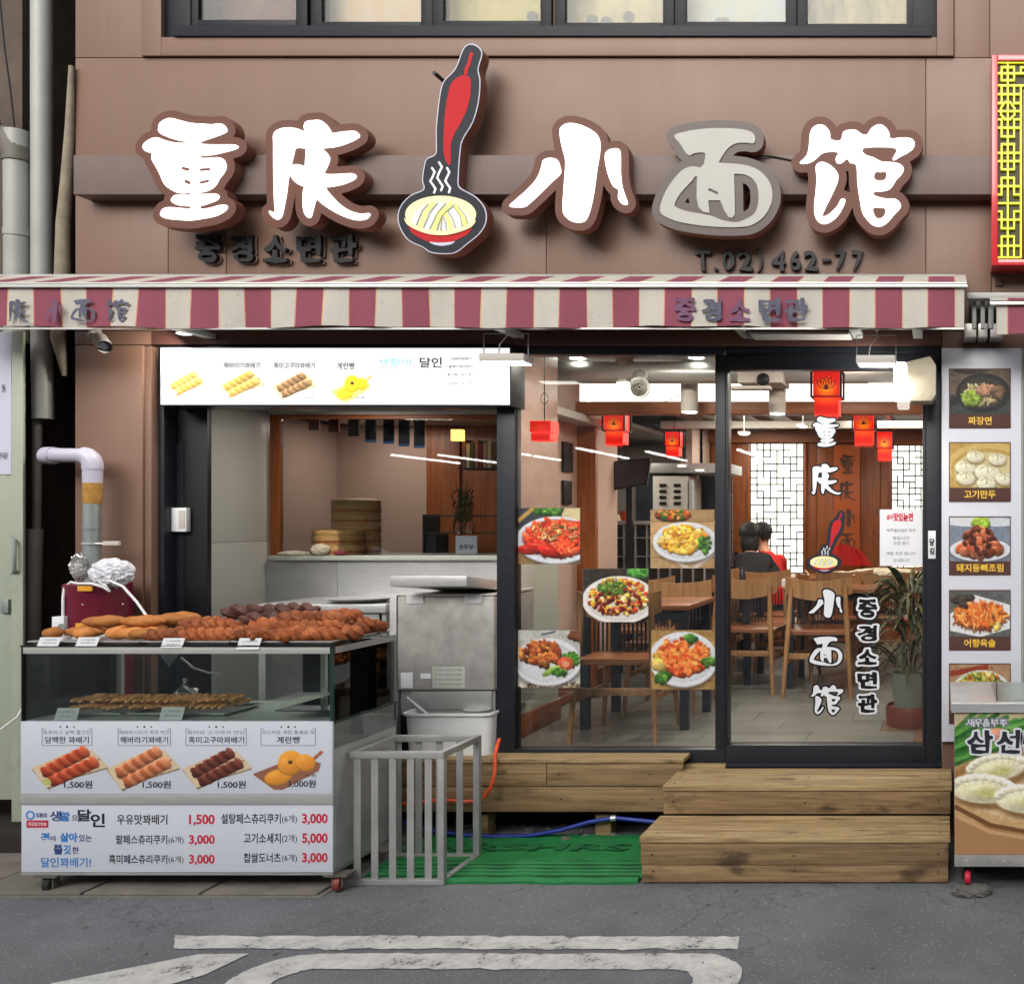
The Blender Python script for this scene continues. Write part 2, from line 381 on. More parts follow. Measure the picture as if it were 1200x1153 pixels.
def setp(o, label=None, cat=None, group=None, kind=None):
    if label: o['label'] = label
    if cat: o['category'] = cat
    if group: o['group'] = group
    if kind: o['kind'] = kind
    return o
def wloc(o):
    v = Vector((0, 0, 0))
    while o: v += o.location; o = o.parent
    return v
def build(name, mb, m, parent=None, smooth=None, bevel=0.0, loc=None):
    off = wloc(parent) if parent else Vector((0, 0, 0))
    if loc is not None: off = Vector(loc)
    me = bpy.data.meshes.new(name)
    me.from_pydata([(v[0] - off.x, v[1] - off.y, v[2] - off.z) for v in mb.v], [], mb.f)
    bm = bmesh.new(); bm.from_mesh(me)
    bmesh.ops.recalc_face_normals(bm, faces=bm.faces)
    if bevel > 0:
        es = [e for e in bm.edges if len(e.link_faces) == 2 and e.calc_face_angle(0) > .6]
        bmesh.ops.bevel(bm, geom=es, offset=bevel, segments=2, profile=.6, affect='EDGES', clamp_overlap=True)
    bm.to_mesh(me); bm.free()
    sm = mb.sm if smooth is None else smooth
    if sm or bevel > 0:
        me.shade_smooth()
        me.set_sharp_from_angle(angle=R(38))
    me.materials.append(M[m] if isinstance(m, str) else m)
    o = bpy.data.objects.new(name, me); COL.objects.link(o)
    if parent: o.parent = parent
    if loc is not None: o.location = loc
    return o
def thing(name, label, cat, loc=(0, 0, 0), group=None, rz=0):
    o = bpy.data.objects.new(name, None); COL.objects.link(o)
    o.empty_display_size = .1
    o.location = loc; o.rotation_euler = (0, 0, rz)
    return setp(o, label, cat, group)
def kids(o): return [c for c in o.children]
def copy_tree(o, parent=None, loc=None, rz=None, label=None):
    c = o.copy(); COL.objects.link(c)
    if parent: c.parent = parent
    if loc is not None: c.location = loc
    if rz is not None: c.rotation_euler = (0, 0, rz)
    if label: c['label'] = label
    for k in kids(o): copy_tree(k, c)
    return c
def bx(name, m, parent, x0, x1, y0, y1, z0, z1, bevel=0.0):
    return build(name, MB().box(x0, x1, y0, y1, z0, z1), m, parent, bevel=bevel)
def struct(o): o['kind'] = 'structure'; return o

# ---------------------------------------------------------------- flat shapes from signed distances
def cr(poly, k=4):
    p = np.array(poly, float); n = len(p); out = []
    for i in range(n):
        p0, p1, p2, p3 = p[i - 1], p[i], p[(i + 1) % n], p[(i + 2) % n]
        for j in range(k):
            t = j / k
            out.append(.5 * ((2 * p1) + (-p0 + p2) * t + (2 * p0 - 5 * p1 + 4 * p2 - p3) * t * t + (-p0 + 3 * p1 - 3 * p2 + p3) * t ** 3))
    return np.array(out)
def sd_segs(P, A, B):
    d = np.full(len(P), 1e9); inside = np.zeros(len(P), bool)
    for a, b in zip(A, B):
        e = b - a; w_ = P - a; L = e @ e + 1e-12
        t = np.clip((w_ @ e) / L, 0, 1)
        q = w_ - t[:, None] * e
        d = np.minimum(d, (q * q).sum(1))
        c = ((a[1] > P[:, 1]) != (b[1] > P[:, 1]))
        if c.any():
            xi = a[0] + (P[:, 1] - a[1]) / (b[1] - a[1] + 1e-15) * e[0]
            inside ^= c & (P[:, 0] < xi)
    d = np.sqrt(d)
    return np.where(inside, -d, d)
def sd_poly(P, poly): return sd_segs(P, poly, np.roll(poly, -1, 0))
def sd_cap(P, a, b, r):
    a = np.array(a, float); b = np.array(b, float); e = b - a; w_ = P - a
    t = np.clip((w_ @ e) / (e @ e + 1e-9), 0, 1); q = w_ - t[:, None] * e
    return np.sqrt((q * q).sum(1)) - r
class Field:
    def __init__(s, ops, x0, x1, y0, y1, n=110):
        s.h = max(x1 - x0, y1 - y0) / n
        s.xs = np.arange(x0, x1 + s.h, s.h); s.ys = np.arange(y0, y1 + s.h, s.h)
        gx, gy = np.meshgrid(s.xs, s.ys); P = np.stack([gx.ravel(), gy.ravel()], 1)
        D = np.full(len(P), 1e9)
        for op in ops:
            if op[0] == '+': D = np.minimum(D, sd_poly(P, cr(op[1], 3)))
            elif op[0] == 'p': D = np.minimum(D, sd_poly(P, np.array(op[1], float)))
            elif op[0] == '-': D = np.maximum(D, -sd_poly(P, cr(op[1], 3)))
            elif op[0] == 'c': D = np.minimum(D, sd_cap(P, *op[1:]))
            elif op[0] == 'x': D = np.maximum(D, -sd_cap(P, *op[1:]))
            elif op[0] == 's': D = np.minimum(D, sd_segs(P, op[1], op[2]))
        s.D = D.reshape(gx.shape)
    def fill(s, level):
        """2D polygons (verts, faces) of {D < level} plus the list of boundary edges"""
        D = s.D - level; ny, nx = D.shape
        I = D < 0
        V = []; idx = {}
        def node(i, j):
            k = (i, j)
            if k not in idx: idx[k] = len(V); V.append((s.xs[j], s.ys[i]))
            return idx[k]
        def cross(i, j, i2, j2):
            k = (i, j, i2, j2) if (i, j) < (i2, j2) else (i2, j2, i, j)
            if k not in idx:
                a, b = D[k[0], k[1]], D[k[2], k[3]]; t = a / (a - b)
                idx[k] = len(V)
                V.append((s.xs[k[1]] + (s.xs[k[3]] - s.xs[k[1]]) * t, s.ys[k[0]] + (s.ys[k[2]] - s.ys[k[0]]) * t))
            return idx[k]
        F = []; E = []
        cnt = I[:-1, :-1].astype(int) + I[1:, :-1] + I[:-1, 1:] + I[1:, 1:]
        for i in range(ny - 1):
            j = 0
            while j < nx - 1:
                c = cnt[i, j]
                if c == 4:
                    j0 = j
                    while j < nx - 1 and cnt[i, j] == 4: j += 1
                    F.append((node(i, j0), node(i, j), node(i + 1, j), node(i + 1, j0)))
                    continue
                if c > 0:
                    cs = [(i, j), (i, j + 1), (i + 1, j + 1), (i + 1, j)]
                    poly = []; xs_ = []
                    for k in range(4):
                        a, b = cs[k], cs[(k + 1) % 4]
                        if I[a]: poly.append(node(*a))
                        if I[a] != I[b]:
                            q = cross(*a, *b); poly.append(q); xs_.append((q, I[a]))
                    F.append(tuple(poly))
                    m_ = len(xs_)
                    for k in range(m_):
                        if xs_[k][1]: E.append((xs_[k][0], xs_[(k + 1) % m_][0]))
                j += 1
        return V, F, E
def slab_from(fill, fx, yf, yb, mb=None, back=False):
    """extrude 2D fill: fx maps (u, v) -> (x, z); front at yf, sides to yb"""
    V, F, E = fill; mb = mb or MB(); n = len(V)
    P = [fx(u, v) for u, v in V]
    vs = [(x, yf, z) for x, z in P]; fs = [tuple(f) for f in F]
    if yb is not None:
        vs += [(x, yb, z) for x, z in P]
        fs += [(a, b, b + n, a + n) for a, b in E]
        if back: fs += [tuple(i + n for i in reversed(f)) for f in F]
    return mb.add(vs, fs)
def raw(name, mb, m, parent, loc=None):
    """like build but keeps the face winding and uses several materials by list"""
    off = wloc(parent) if parent else Vector(loc or (0, 0, 0))
    me = bpy.data.meshes.new(name)
    me.from_pydata([(v[0] - off.x, v[1] - off.y, v[2] - off.z) for v in mb.v], [], mb.f)
    me.materials.append(M[m]); o = bpy.data.objects.new(name, me); COL.objects.link(o)
    if parent: o.parent = parent
    elif loc is not None: o.location = loc
    return o

# ---------------------------------------------------------------- lettering with the built-in typeface
_fc = bpy.data.curves.new('font_probe', 'FONT'); _fo = bpy.data.objects.new('font_probe', _fc); COL.objects.link(_fo)
_fc.resolution_u = 3
_cache = {}
def glyphs(body, bold=0.0):
    k = (body, bold)
    if k not in _cache:
        _fc.body = body; _fc.size = 1; _fc.offset = bold
        bpy.context.view_layer.update()
        dg = bpy.context.evaluated_depsgraph_get()
        me = bpy.data.meshes.new_from_object(_fo.evaluated_get(dg))
        v = [(a.co.x, a.co.y) for a in me.vertices]; f = [tuple(p.vertices) for p in me.polygons]
        cnt = {}
        for p in me.polygons:
            for e in p.edge_keys: cnt[e] = cnt.get(e, 0) + 1
        ed = [e for e, c in cnt.items() if c == 1]
        bpy.data.meshes.remove(me)
        if not v: v = [(0, 0)]; f = []
        xs_ = [a[0] for a in v]; ys_ = [a[1] for a in v]
        _cache[k] = (v, f, ed, (min(xs_), max(xs_), min(ys_), max(ys_)))
    return _cache[k]
def lettering(body, x0, x1, z0, z1, y, m, parent, bold=.02, name='lettering', keep=False):
    """text filling the box x0..x1, z0..z1 on the plane y, facing the street"""
    v, f, ed, (a, b, c, d) = glyphs(body, bold)
    if not f: return None
    sx = (x1 - x0) / (b - a); sz = (z1 - z0) / (d - c)
    mb = MB().add([(x0 + (p[0] - a) * sx, y, z0 + (p[1] - c) * sz) for p in v], f)
    return raw(name, mb, m, parent)
def glyph_field(ch, n=90, pad=.14):
    v, f, ed, (a, b, c, d) = glyphs(ch, .012)
    A = np.array([v[i] for i, j in ed], float); B = np.array([v[j] for i, j in ed], float)
    F_ = Field([('s', A, B)], a - pad, b + pad, c - pad, d + pad, n)
    gx, gy = np.meshgrid(F_.xs, F_.ys)
    # uneven brush pressure
    F_.D = F_.D + .018 * np.sin(gx * 9 + gy * 5 + len(ed)) - .004
    return F_, (a, b, c, d)
# ================================================================ SETTING
FL = .37   # shop floor height
# asphalt
m = bpy.data.materials.new('asphalt'); m.use_nodes = True
t = m.node_tree; n = t.nodes; l = t.links; p = n['Principled BSDF']
tc = n.new('ShaderNodeTexCoord')
n1 = n.new('ShaderNodeTexNoise'); n1.inputs['Scale'].default_value = 1.1; n1.inputs['Detail'].default_value = 8; n1.inputs['Roughness'].default_value = .6
n2 = n.new('ShaderNodeTexNoise'); n2.inputs['Scale'].default_value = 150; n2.inputs['Detail'].default_value = 6; n2.inputs['Roughness'].default_value = .8
vo = n.new('ShaderNodeTexVoronoi'); vo.inputs['Scale'].default_value = 95
for q in (n1, n2, vo): l.new(tc.outputs['Object'], q.inputs['Vector'])
c1 = n.new('ShaderNodeValToRGB'); c1.color_ramp.elements[0].position = .35; c1.color_ramp.elements[1].position = .68
c1.color_ramp.elements[0].color = (.118, .123, .134, 1); c1.color_ramp.elements[1].color = (.196, .204, .218, 1)
l.new(n1.outputs[0], c1.inputs[0])
m2 = n.new('ShaderNodeMix'); m2.data_type = 'RGBA'; m2.blend_type = 'MULTIPLY'; m2.inputs[0].default_value = .8
r1 = n.new('ShaderNodeMapRange'); r1.inputs[1].default_value = .3; r1.inputs[2].default_value = .7; r1.inputs[3].default_value = .35; r1.inputs[4].default_value = 1.6
l.new(n2.outputs[0], r1.inputs[0]); l.new(c1.outputs[0], m2.inputs[6]); l.new(r1.outputs[0], m2.inputs[7])
# pale stone chips
wn = n.new('ShaderNodeMapRange'); wn.inputs[1].default_value = .80; wn.inputs[2].default_value = .92; wn.inputs[4].default_value = .75
sp = n.new('ShaderNodeSeparateColor'); l.new(vo.outputs['Color'], sp.inputs[0]); l.new(sp.outputs[0], wn.inputs[0])
d1 = n.new('ShaderNodeMath'); d1.operation = 'LESS_THAN'; d1.inputs[1].default_value = .35; l.new(vo.outputs['Distance'], d1.inputs[0])
mm = n.new('ShaderNodeMath'); mm.operation = 'MULTIPLY'; l.new(wn.outputs[0], mm.inputs[0]); l.new(d1.outputs[0], mm.inputs[1])
m3 = n.new('ShaderNodeMix'); m3.data_type = 'RGBA'; l.new(mm.outputs[0], m3.inputs[0]); l.new(m2.outputs[2], m3.inputs[6]); m3.inputs[7].default_value = (.34, .34, .34, 1)
# cracks, patches and dark stains
nd_ = n.new('ShaderNodeTexNoise'); nd_.inputs['Scale'].default_value = 3.0; nd_.inputs['Detail'].default_value = 6; l.new(tc.outputs['Object'], nd_.inputs['Vector'])
va = n.new('ShaderNodeVectorMath'); va.operation = 'MULTIPLY_ADD'; va.inputs[1].default_value = (.9, .9, .9); l.new(nd_.outputs['Color'], va.inputs[0]); l.new(tc.outputs['Object'], va.inputs[2])
vc = n.new('ShaderNodeTexVoronoi'); vc.feature = 'DISTANCE_TO_EDGE'; vc.inputs['Scale'].default_value = .75; l.new(va.outputs[0], vc.inputs['Vector'])
ck = n.new('ShaderNodeMapRange'); ck.inputs[1].default_value = 0; ck.inputs[2].default_value = .007; ck.inputs[3].default_value = .45; ck.inputs[4].default_value = 0; l.new(vc.outputs['Distance'], ck.inputs[0])
m4 = n.new('ShaderNodeMix'); m4.data_type = 'RGBA'; l.new(ck.outputs[0], m4.inputs[0]); l.new(m3.outputs[2], m4.inputs[6]); m4.inputs[7].default_value = (.025, .025, .025, 1)
st_ = n.new('ShaderNodeTexNoise'); st_.inputs['Scale'].default_value = 2.1; st_.inputs['Detail'].default_value = 7; l.new(tc.outputs['Object'], st_.inputs['Vector'])
s2 = n.new('ShaderNodeMapRange'); s2.inputs[1].default_value = .56; s2.inputs[2].default_value = .72; s2.inputs[4].default_value = .4; l.new(st_.outputs[0], s2.inputs[0])
m5 = n.new('ShaderNodeMix'); m5.data_type = 'RGBA'; l.new(s2.outputs[0], m5.inputs[0]); l.new(m4.outputs[2], m5.inputs[6]); m5.inputs[7].default_value = (.075, .077, .082, 1)
l.new(m5.outputs[2], p.inputs['Base Color']); p.inputs['Roughness'].default_value = .82
b = n.new('ShaderNodeBump'); b.inputs['Strength'].default_value = .7; b.inputs['Distance'].default_value = .004
l.new(n2.outputs[0], b.inputs['Height']); l.new(b.outputs[0], p.inputs['Normal'])
M['asphalt'] = m
# worn road paint: holes let the asphalt through
m = bpy.data.materials.new('road_paint'); m.use_nodes = True
t = m.node_tree; n = t.nodes; l = t.links; p = n['Principled BSDF']
tc = n.new('ShaderNodeTexCoord')
n1 = n.new('ShaderNodeTexNoise'); n1.inputs['Scale'].default_value = 8; n1.inputs['Detail'].default_value = 12; n1.inputs['Roughness'].default_value = .8
n2 = n.new('ShaderNodeTexNoise'); n2.inputs['Scale'].default_value = 110
l.new(tc.outputs['Object'], n1.inputs['Vector']); l.new(tc.outputs['Object'], n2.inputs['Vector'])
ad = n.new('ShaderNodeMath'); ad.operation = 'MULTIPLY_ADD'; ad.inputs[1].default_value = .35
l.new(n2.outputs[0], ad.inputs[0]); l.new(n1.outputs[0], ad.inputs[2])
mr = n.new('ShaderNodeMapRange'); mr.inputs[1].default_value = .52; mr.inputs[2].default_value = .6
l.new(ad.outputs[0], mr.inputs[0])
p.inputs['Base Color'].default_value = rgb(190, 190, 186, .8); p.inputs['Roughness'].default_value = .75
rr = n.new('ShaderNodeValToRGB'); rr.color_ramp.elements[0].color = rgb(186, 186, 184, .85); rr.color_ramp.elements[1].color = rgb(226, 226, 222, .85)
rr.color_ramp.elements[0].position = .4; rr.color_ramp.elements[1].position = .62
l.new(n1.outputs[0], rr.inputs[0]); l.new(rr.outputs[0], p.inputs['Base Color'])
l.new(mr.outputs[0], p.inputs['Alpha'])
M['road_paint'] = m

g = struct(build('ground', MB().add([(-60, -60, 0), (60, -60, 0), (60, 60, 0), (-60, 60, 0)], [(0, 1, 2, 3)]), 'asphalt'))
mb = MB()
def gp(px, py):
    s = (py - PY0) / CAM_H; return ((px - PX0) / s, FPX / s - CAM_D)
def sheet(name, polys, z, m):
    mb = MB()
    for pl in polys: mb.add([(x, y, z) for x, y in pl], [tuple(range(len(pl)))])
    return struct(build(name, mb, m))
q = [gp(205, 1097), gp(867, 1098), gp(864, 1113), gp(202, 1112)]
def rough_edge(pl, step=.03, amp=.007, seed=0):
    rs = random.Random(seed); o = []
    for i in range(len(pl)):
        a, b_ = pl[i], pl[(i + 1) % len(pl)]; L = math.hypot(b_[0] - a[0], b_[1] - a[1]); k = max(1, int(L / step))
        for j in range(k):
            t_ = j / k; d_ = rs.gauss(0, amp * .5) - (amp * 2 if rs.random() < .08 else 0)
            o.append((a[0] + (b_[0] - a[0]) * t_ + rs.gauss(0, amp * .3), a[1] + (b_[1] - a[1]) * t_ + d_))
    return o
sheet('road_marking', [rough_edge(q)], .004, 'road_paint')
ring = []
def stad(x0, x1, y0, y1, r):
    o = []
    for cx, cy_, a0 in ((x1 - r, y1 - r, 0), (x0 + r, y1 - r, 90), (x0 + r, y0 + r, 180), (x1 - r, y0 + r, 270)):
        for k in range(9): a = R(a0 + k * 11.25); o.append((cx + r * math.cos(a), cy_ + r * math.sin(a)))
    return o
def dens(p_, k=6):
    o = []
    for i in range(len(p_)):
        a, b_ = p_[i], p_[(i + 1) % len(p_)]; kk = 40 if i % 9 == 8 else 2
        for j in range(kk): o.append((a[0] + (b_[0] - a[0]) * j / kk + random.gauss(0, .0018), a[1] + (b_[1] - a[1]) * j / kk + random.gauss(0, .0035)))
    return o
oo = dens(stad(-2.46, -.70, -2.15, -1.345, .19)); ii = dens(stad(-2.30, -.86, -2.03, -1.47, .10))
mb = MB(); N = min(len(oo), len(ii))
mb.add([(x, y, .004) for x, y in oo + ii], [(i, (i + 1) % N, N + (i + 1) % N, N + i) for i in range(N)])
struct(build('road_marking', mb, 'road_paint'))
sheet('road_marking', [[gp(60, 1153), gp(232, 1119), gp(292, 1118), gp(240, 1143), gp(160, 1165), gp(20, 1190)]], .004, 'road_paint')
# paving slabs along the foot of the left wall
pv = struct(bx('pavement', 'slab', None, -6.2, -2.62, -.80, .0, -.05, .004))
proto = None; k = 0
random.seed(3)
for i in range(7):
    for j in range(2):
        x = -2.64 - i * .5 - .49; y = -.79 + j * .39
        mbs = MB().box(x, x + .485, y, y + .378, .0045, .016 + random.uniform(-.002, .004))
        build('slab', mbs, 'slab', pv, bevel=.004)
# dark concrete ramp and drain at the far left
struct(bx('drain_cover', 'alley_dark', None, -5.6, -4.10, -.30, .15, .0, .10))

# ---------------------------------------------------------------- shop building
bd = thing('shop_building', 'brown metal clad shop building with upstairs window band and noodle restaurant below', 'building', (X(88), 0, 0))
TOP = 5.6; XR = 3.2
WZ0, WZ1 = Z(46), Z(-135)
seams = MB().box(X(88) + .003, XR - .01, .012, .05, Z(388), Z(50)).box(X(88) + .003, X(180), .012, .05, Z(50), TOP - .01).box(X(1105), XR - .01, .012, .05, Z(50), TOP - .01)
build('seam_backing', seams, 'seam', bd)
bx('core_wall', 'clad', bd, X(88) + .002, XR, .3, .34, 2.75, TOP)
bx('roof', 'clad_dark', bd, X(88), XR, -.05, 6.5, TOP, TOP + .15)  # unseen slab added on top to block the sky
bx('side_wall', 'alley_wall', bd, X(88), X(88) + .12, .06, 6.2, 0, TOP)
bx('rear_wall', 'alley_wall', bd, X(88), XR, 6.2, 6.35, 0, TOP)
bx('side_wall', 'alley_wall', bd, XR - .12, XR, .05, 6.2, 0, TOP)
def clad(px0, px1, py0, py1, y=0.0, name='cladding_panel'):
    x0 = X(px0) if px0 < 1250 else XR
    x1 = X(px1) if px1 < 1250 else XR
    return bx(name, 'clad', bd, x0 + .0018, x1 - .0018, y, y + .03, Z(py1) + .0018, Z(py0) - .0018, bevel=.0015)
UP = PY0 - (TOP - CAM_H) * S(0)
for a in [(88, 168, UP, 68), (1118, 1160, UP, 68), (1160, 1300, UP, 68)]: clad(*a)
# window surround, raised
WZ0, WZ1 = Z(46), Z(-135)
bx('window_surround', 'clad', bd, X(168) + .002, X(192), -.018, .03, Z(68) + .002, TOP, bevel=.002)
bx('window_surround', 'clad', bd, X(1098), X(1118) - .002, -.018, .03, Z(68) + .002, TOP, bevel=.002)
bx('window_surround', 'clad', bd, X(192) + .001, X(1098) - .001, -.018, .03, Z(68) + .002, WZ0, bevel=.002)
bx('window_surround', 'clad', bd, X(192) + .001, X(1098) - .001, -.018, .03, WZ1, TOP, bevel=.002)
for a in [(88, 1085, 68, 228), (1085, 1300, 68, 228), (88, 197, 228, 388), (197, 265, 228, 388), (265, 640, 228, 388), (640, 1085, 228, 388), (1085, 1162, 228, 388), (1162, 1300, 228, 388)]: clad(*a)
bx('fascia_beam', 'clad_band', bd, X(86, -.1), XR, -.10, -.001, Z(228, -.1), Z(182, -.1), bevel=.003)
# header over the storefront and pilaster on the left
bx('header', 'clad_dark', bd, X(178), X(1103), -.004, .05, Z(404), Z(388) - .002, bevel=.002)  # awning shade put into the colour; same brown wall as the left piece
bx('header', 'clad', bd, X(88), X(178) - .001, -.002, .05, Z(404), Z(388) - .002, bevel=.002)
bx('pilaster', 'clad', bd, X(88), X(167), 0, .2, 0, Z(404) - .003, bevel=.003)
bx('pilaster', 'clad', bd, X(167) + .001, X(167) + .035, .012, .2, 0, Z(404) - .003, bevel=.003)
bx('right_wall', 'clad', bd, X(1104), XR, .0, .05, 0, Z(388) - .003)
# ceiling slabs over the shop so no daylight leaks in
bx('floor_slab', 'ceiling_grey', bd, X(88) + .13, XR - .13, .2, 6.2, 2.78, 2.92)
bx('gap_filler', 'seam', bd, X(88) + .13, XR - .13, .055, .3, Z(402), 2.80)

# upstairs window
uw = thing('upstairs_window', 'long dark framed upstairs window of six sashes over the sign', 'window', (X(640), 0, Z(40)))
bx('frame', 'alu_slate', uw, X(208), X(1092), .0, .05, Z(42), Z(30), bevel=.002)
bx('frame', 'alu_slate', uw, X(208), X(1092), .0, .05, WZ1 - .06, WZ1)
bx('frame', 'alu_slate', uw, X(192), X(222), .006, .06, WZ0, WZ1, bevel=.002)
bx('frame', 'alu_slate', uw, X(1070), X(1098), .006, .06, WZ0, WZ1, bevel=.002)
bx('sill', 'alu_slate', uw, X(208), X(1092), -.03, .02, Z(46), Z(41.5), bevel=.002)
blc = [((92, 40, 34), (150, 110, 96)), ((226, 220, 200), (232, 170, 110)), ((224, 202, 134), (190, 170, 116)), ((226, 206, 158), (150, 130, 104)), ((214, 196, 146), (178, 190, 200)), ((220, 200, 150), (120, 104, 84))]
pns = [(230, 345), (373, 490), (518, 632), (660, 775), (803, 920), (945, 1062)]
for i, (a, b_) in enumerate(pns):
    yo = .012 + .014 * (i % 2)
    sa = build('sash', MB().box(X(a - 13), X(a), yo, yo + .03, Z(30) + .001, WZ1 - .061).box(X(b_), X(b_ + 13), yo, yo + .03, Z(30) + .001, WZ1 - .061)
               .box(X(a), X(b_), yo, yo + .03, Z(30) + .001, Z(29.0 + i * .6) + .03).box(X(a), X(b_), yo, yo + .03, WZ1 - .12, WZ1 - .061), 'alu_slate', uw, bevel=.002)
    build('pane', MB().box(X(a), X(b_), yo + .012, yo + .018, Z(30), WZ1 - .07), 'glass_up', sa)
    c_a, c_b = blc[i]
    mA = mat('reflection_sheet_%d' % i, rgb(*c_a, .66), rough=.8, c2=rgb(*c_b, .66), vscale=2.2 + i * .4, stretch=(2.4, 1, .8), bump=.1, emis=.06)  # reflected yellow building put into the sheet colour, with a faint glow
    bl = build('reflection_sheet', MB().box(X(a - 10), X(b_ + 10), .16, .165, Z(44), WZ1), mA, uw)
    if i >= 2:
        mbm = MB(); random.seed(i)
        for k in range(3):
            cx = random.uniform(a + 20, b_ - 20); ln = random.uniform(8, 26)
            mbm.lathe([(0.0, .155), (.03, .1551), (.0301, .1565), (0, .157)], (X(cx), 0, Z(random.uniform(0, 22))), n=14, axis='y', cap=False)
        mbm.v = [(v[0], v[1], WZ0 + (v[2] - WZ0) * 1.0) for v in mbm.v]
        build('reflected_shape', mbm, 'pipe_dark', bl, smooth=False)  # dark shapes of the reflection, painted onto the sheet
# reflection sheets glow faintly themselves; no lamp stands behind them


# ---------------------------------------------------------------- neighbour on the left, alley and pipes
nb = thing('neighbour_building', 'weathered brown rendered neighbour wall beyond the pipes at far left', 'building', (-5.5, .1, 0))
bx('wall', 'alley_wall', nb, -9, X(26, .1), .1, 5, 0, 6.5)
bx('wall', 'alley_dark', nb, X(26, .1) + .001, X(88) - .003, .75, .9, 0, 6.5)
gt = thing('metal_gate', 'pale green painted metal gate with a handle at the left edge', 'gate', (-4.9, -.12, 0))
bx('leaf', 'gate_green', gt, -5.9, X(15, -.12), -.12, -.09, .22, Z(389, -.12), bevel=.003)
bx('frame', 'gate_green', gt, X(15.5, -.14), X(29, -.14), -.15, -.135, .12, Z(389, -.14), bevel=.004)
build('handle', MB().tube([(X(9, -.15), -.125, Z(628, -.15)), (X(10, -.2), -.17, Z(634, -.15)), (X(11, -.2), -.175, Z(655, -.15)), (X(10, -.2), -.17, Z(668, -.15)), (X(9, -.15), -.125, Z(674, -.15))], .008), 'pipe_steel', gt)
bx('lock', 'pipe_steel', gt, X(4, -.12), X(13, -.12), -.135, -.119, Z(718, -.12), Z(702, -.12), bevel=.002)
nt_ = thing('wall_notice', 'pale lilac paper notice pasted on the green gate', 'notice', (X(5, -.13), -.13, Z(470, -.12)))
bx('sheet', 'paper_lilac', nt_, -5.4, X(13, -.125), -.125, -.1215, Z(556, -.12), Z(390, -.12))
lettering('안내', X(2, -.127), X(6, -.127), Z(460, -.127), Z(450, -.127), -.127, 'ink_black', nt_)
lettering('안내문', X(-2, -.127), X(9, -.127), Z(538, -.127), Z(530, -.127), -.127, 'ink_grey', nt_)
def px_tube(pts, y, r): return [(X(a, y), y, Z(b_, y)) for a, b_ in pts]
o = build('drain_pipe', MB().tube([(X(15, 0), .02, Z(152)), (X(15.5), .02, Z(200)), (X(16), .02, Z(360)), (X(16), .02, Z(400))], .053, 16), 'pipe_grey', None, loc=(X(15), .02, Z(400)))
setp(o, 'thick grey drain pipe with dark elbow, leftmost of the pipes', 'pipe')
build('elbow', MB().tube([(X(-14), .02, Z(152)), (X(-2), .02, Z(157)), (X(9), .02, Z(164)), (X(15.5), .02, Z(178)), (X(16), .02, Z(188))], .06, 16), 'pipe_dark', o)
build('joint', MB().tube([(X(16), .02, Z(268)), (X(16), .02, Z(276))], .057, 16), 'pipe_grey', o)
o = build('drain_pipe', MB().tube([(X(39), .045, Z(-220)), (X(39.5), .045, Z(388)), (X(41), .045, Z(490))], .044, 16), 'pipe_grey', None, loc=(X(39), .045, Z(388)))
setp(o, 'tall straight grey downpipe, second of the pipes in the alley', 'pipe')
o = build('conduit', MB().tube([(X(88), -.02, Z(80)), (X(84), -.01, Z(150)), (X(78), .0, Z(215)), (X(72), .01, Z(262)), (X(71), .01, Z(330)), (X(66), .01, Z(395)), (X(72), .02, Z(440))], [.012, .02, .026, .03, .034, .032, .012], 10), 'branch', None, loc=(X(78), 0, Z(215)))
setp(o, 'pale taped conduit leaning against the corner of the brown wall', 'conduit')
o = build('drain_pipe', MB().tube([(X(44, .05), .05, Z(395, .05)), (X(43, .05), .05, Z(640, .05)), (X(42, .05), .05, Z(690, .05))], .02, 12).tube([(X(40, .02), .02, Z(620)), (X(38, .02), .02, Z(700)), (X(38, .02), .02, Z(800))], .036, 12), 'pipe_dark', None, loc=(X(42), .05, Z(690)))
setp(o, 'dark dirty pipe low in the alley beside the green gate', 'pipe')
o = build('cable', MB().tube([(X(-2), -.02, Z(-100)), (X(3), -.02, Z(-10)), (X(12), -.03, Z(60)), (X(19), -.03, Z(110)), (X(20), -.01, Z(158))], .004, 6), 'rubber', None, loc=(X(12), -.03, Z(60)))
setp(o, 'thin black cable hanging down to the dark pipe elbow', 'cable')
o = build('cable', MB().tube([(X(-3), -.02, Z(110)), (X(2), -.03, Z(125)), (X(4), -.01, Z(160))], .005, 6), 'rubber', None, loc=(X(2), -.03, Z(125)))
setp(o, 'short black cable end at the picture edge above the elbow', 'cable')

# ---------------------------------------------------------------- storefront
FY0, FY1 = .055, .135
YG = .095
def fr(name, parent, px0, px1, py0, py1, y0=FY0, y1=FY1, m='alu_dark', bevel=.003):
    return bx(name, m, parent, X(px0, y0), X(px1, y0), y0, y1, Z(py1, y0), Z(py0, y0), bevel=bevel)
kf = thing('kitchen_opening_frame', 'dark metal frame round the kitchen opening behind the pastry cart', 'frame', (X(190), .1, FL))
fr('jamb', kf, 176, 192, 404, 900); fr('head', kf, 192.2, 582, 404, 416); 
fr('mullion', kf, 582, 603, 404, 893.5)
sl = thing('sliding_panel', 'black sliding panel with small white box at the left of the kitchen opening', 'door', (X(218, .14), .14, FL))
bx('leaf', 'black', sl, X(192.5, .14), X(243, .14), .14, .17, FL, Z(474, .14), bevel=.003)
bx('stile', 'alu_dark', sl, X(205, .13), X(214, .13), .136, .1395, FL, Z(520, .14))
bx('pull', 'steel', sl, X(188, .1), X(190, .1), .045, .0545, Z(716, .08), Z(694, .08))
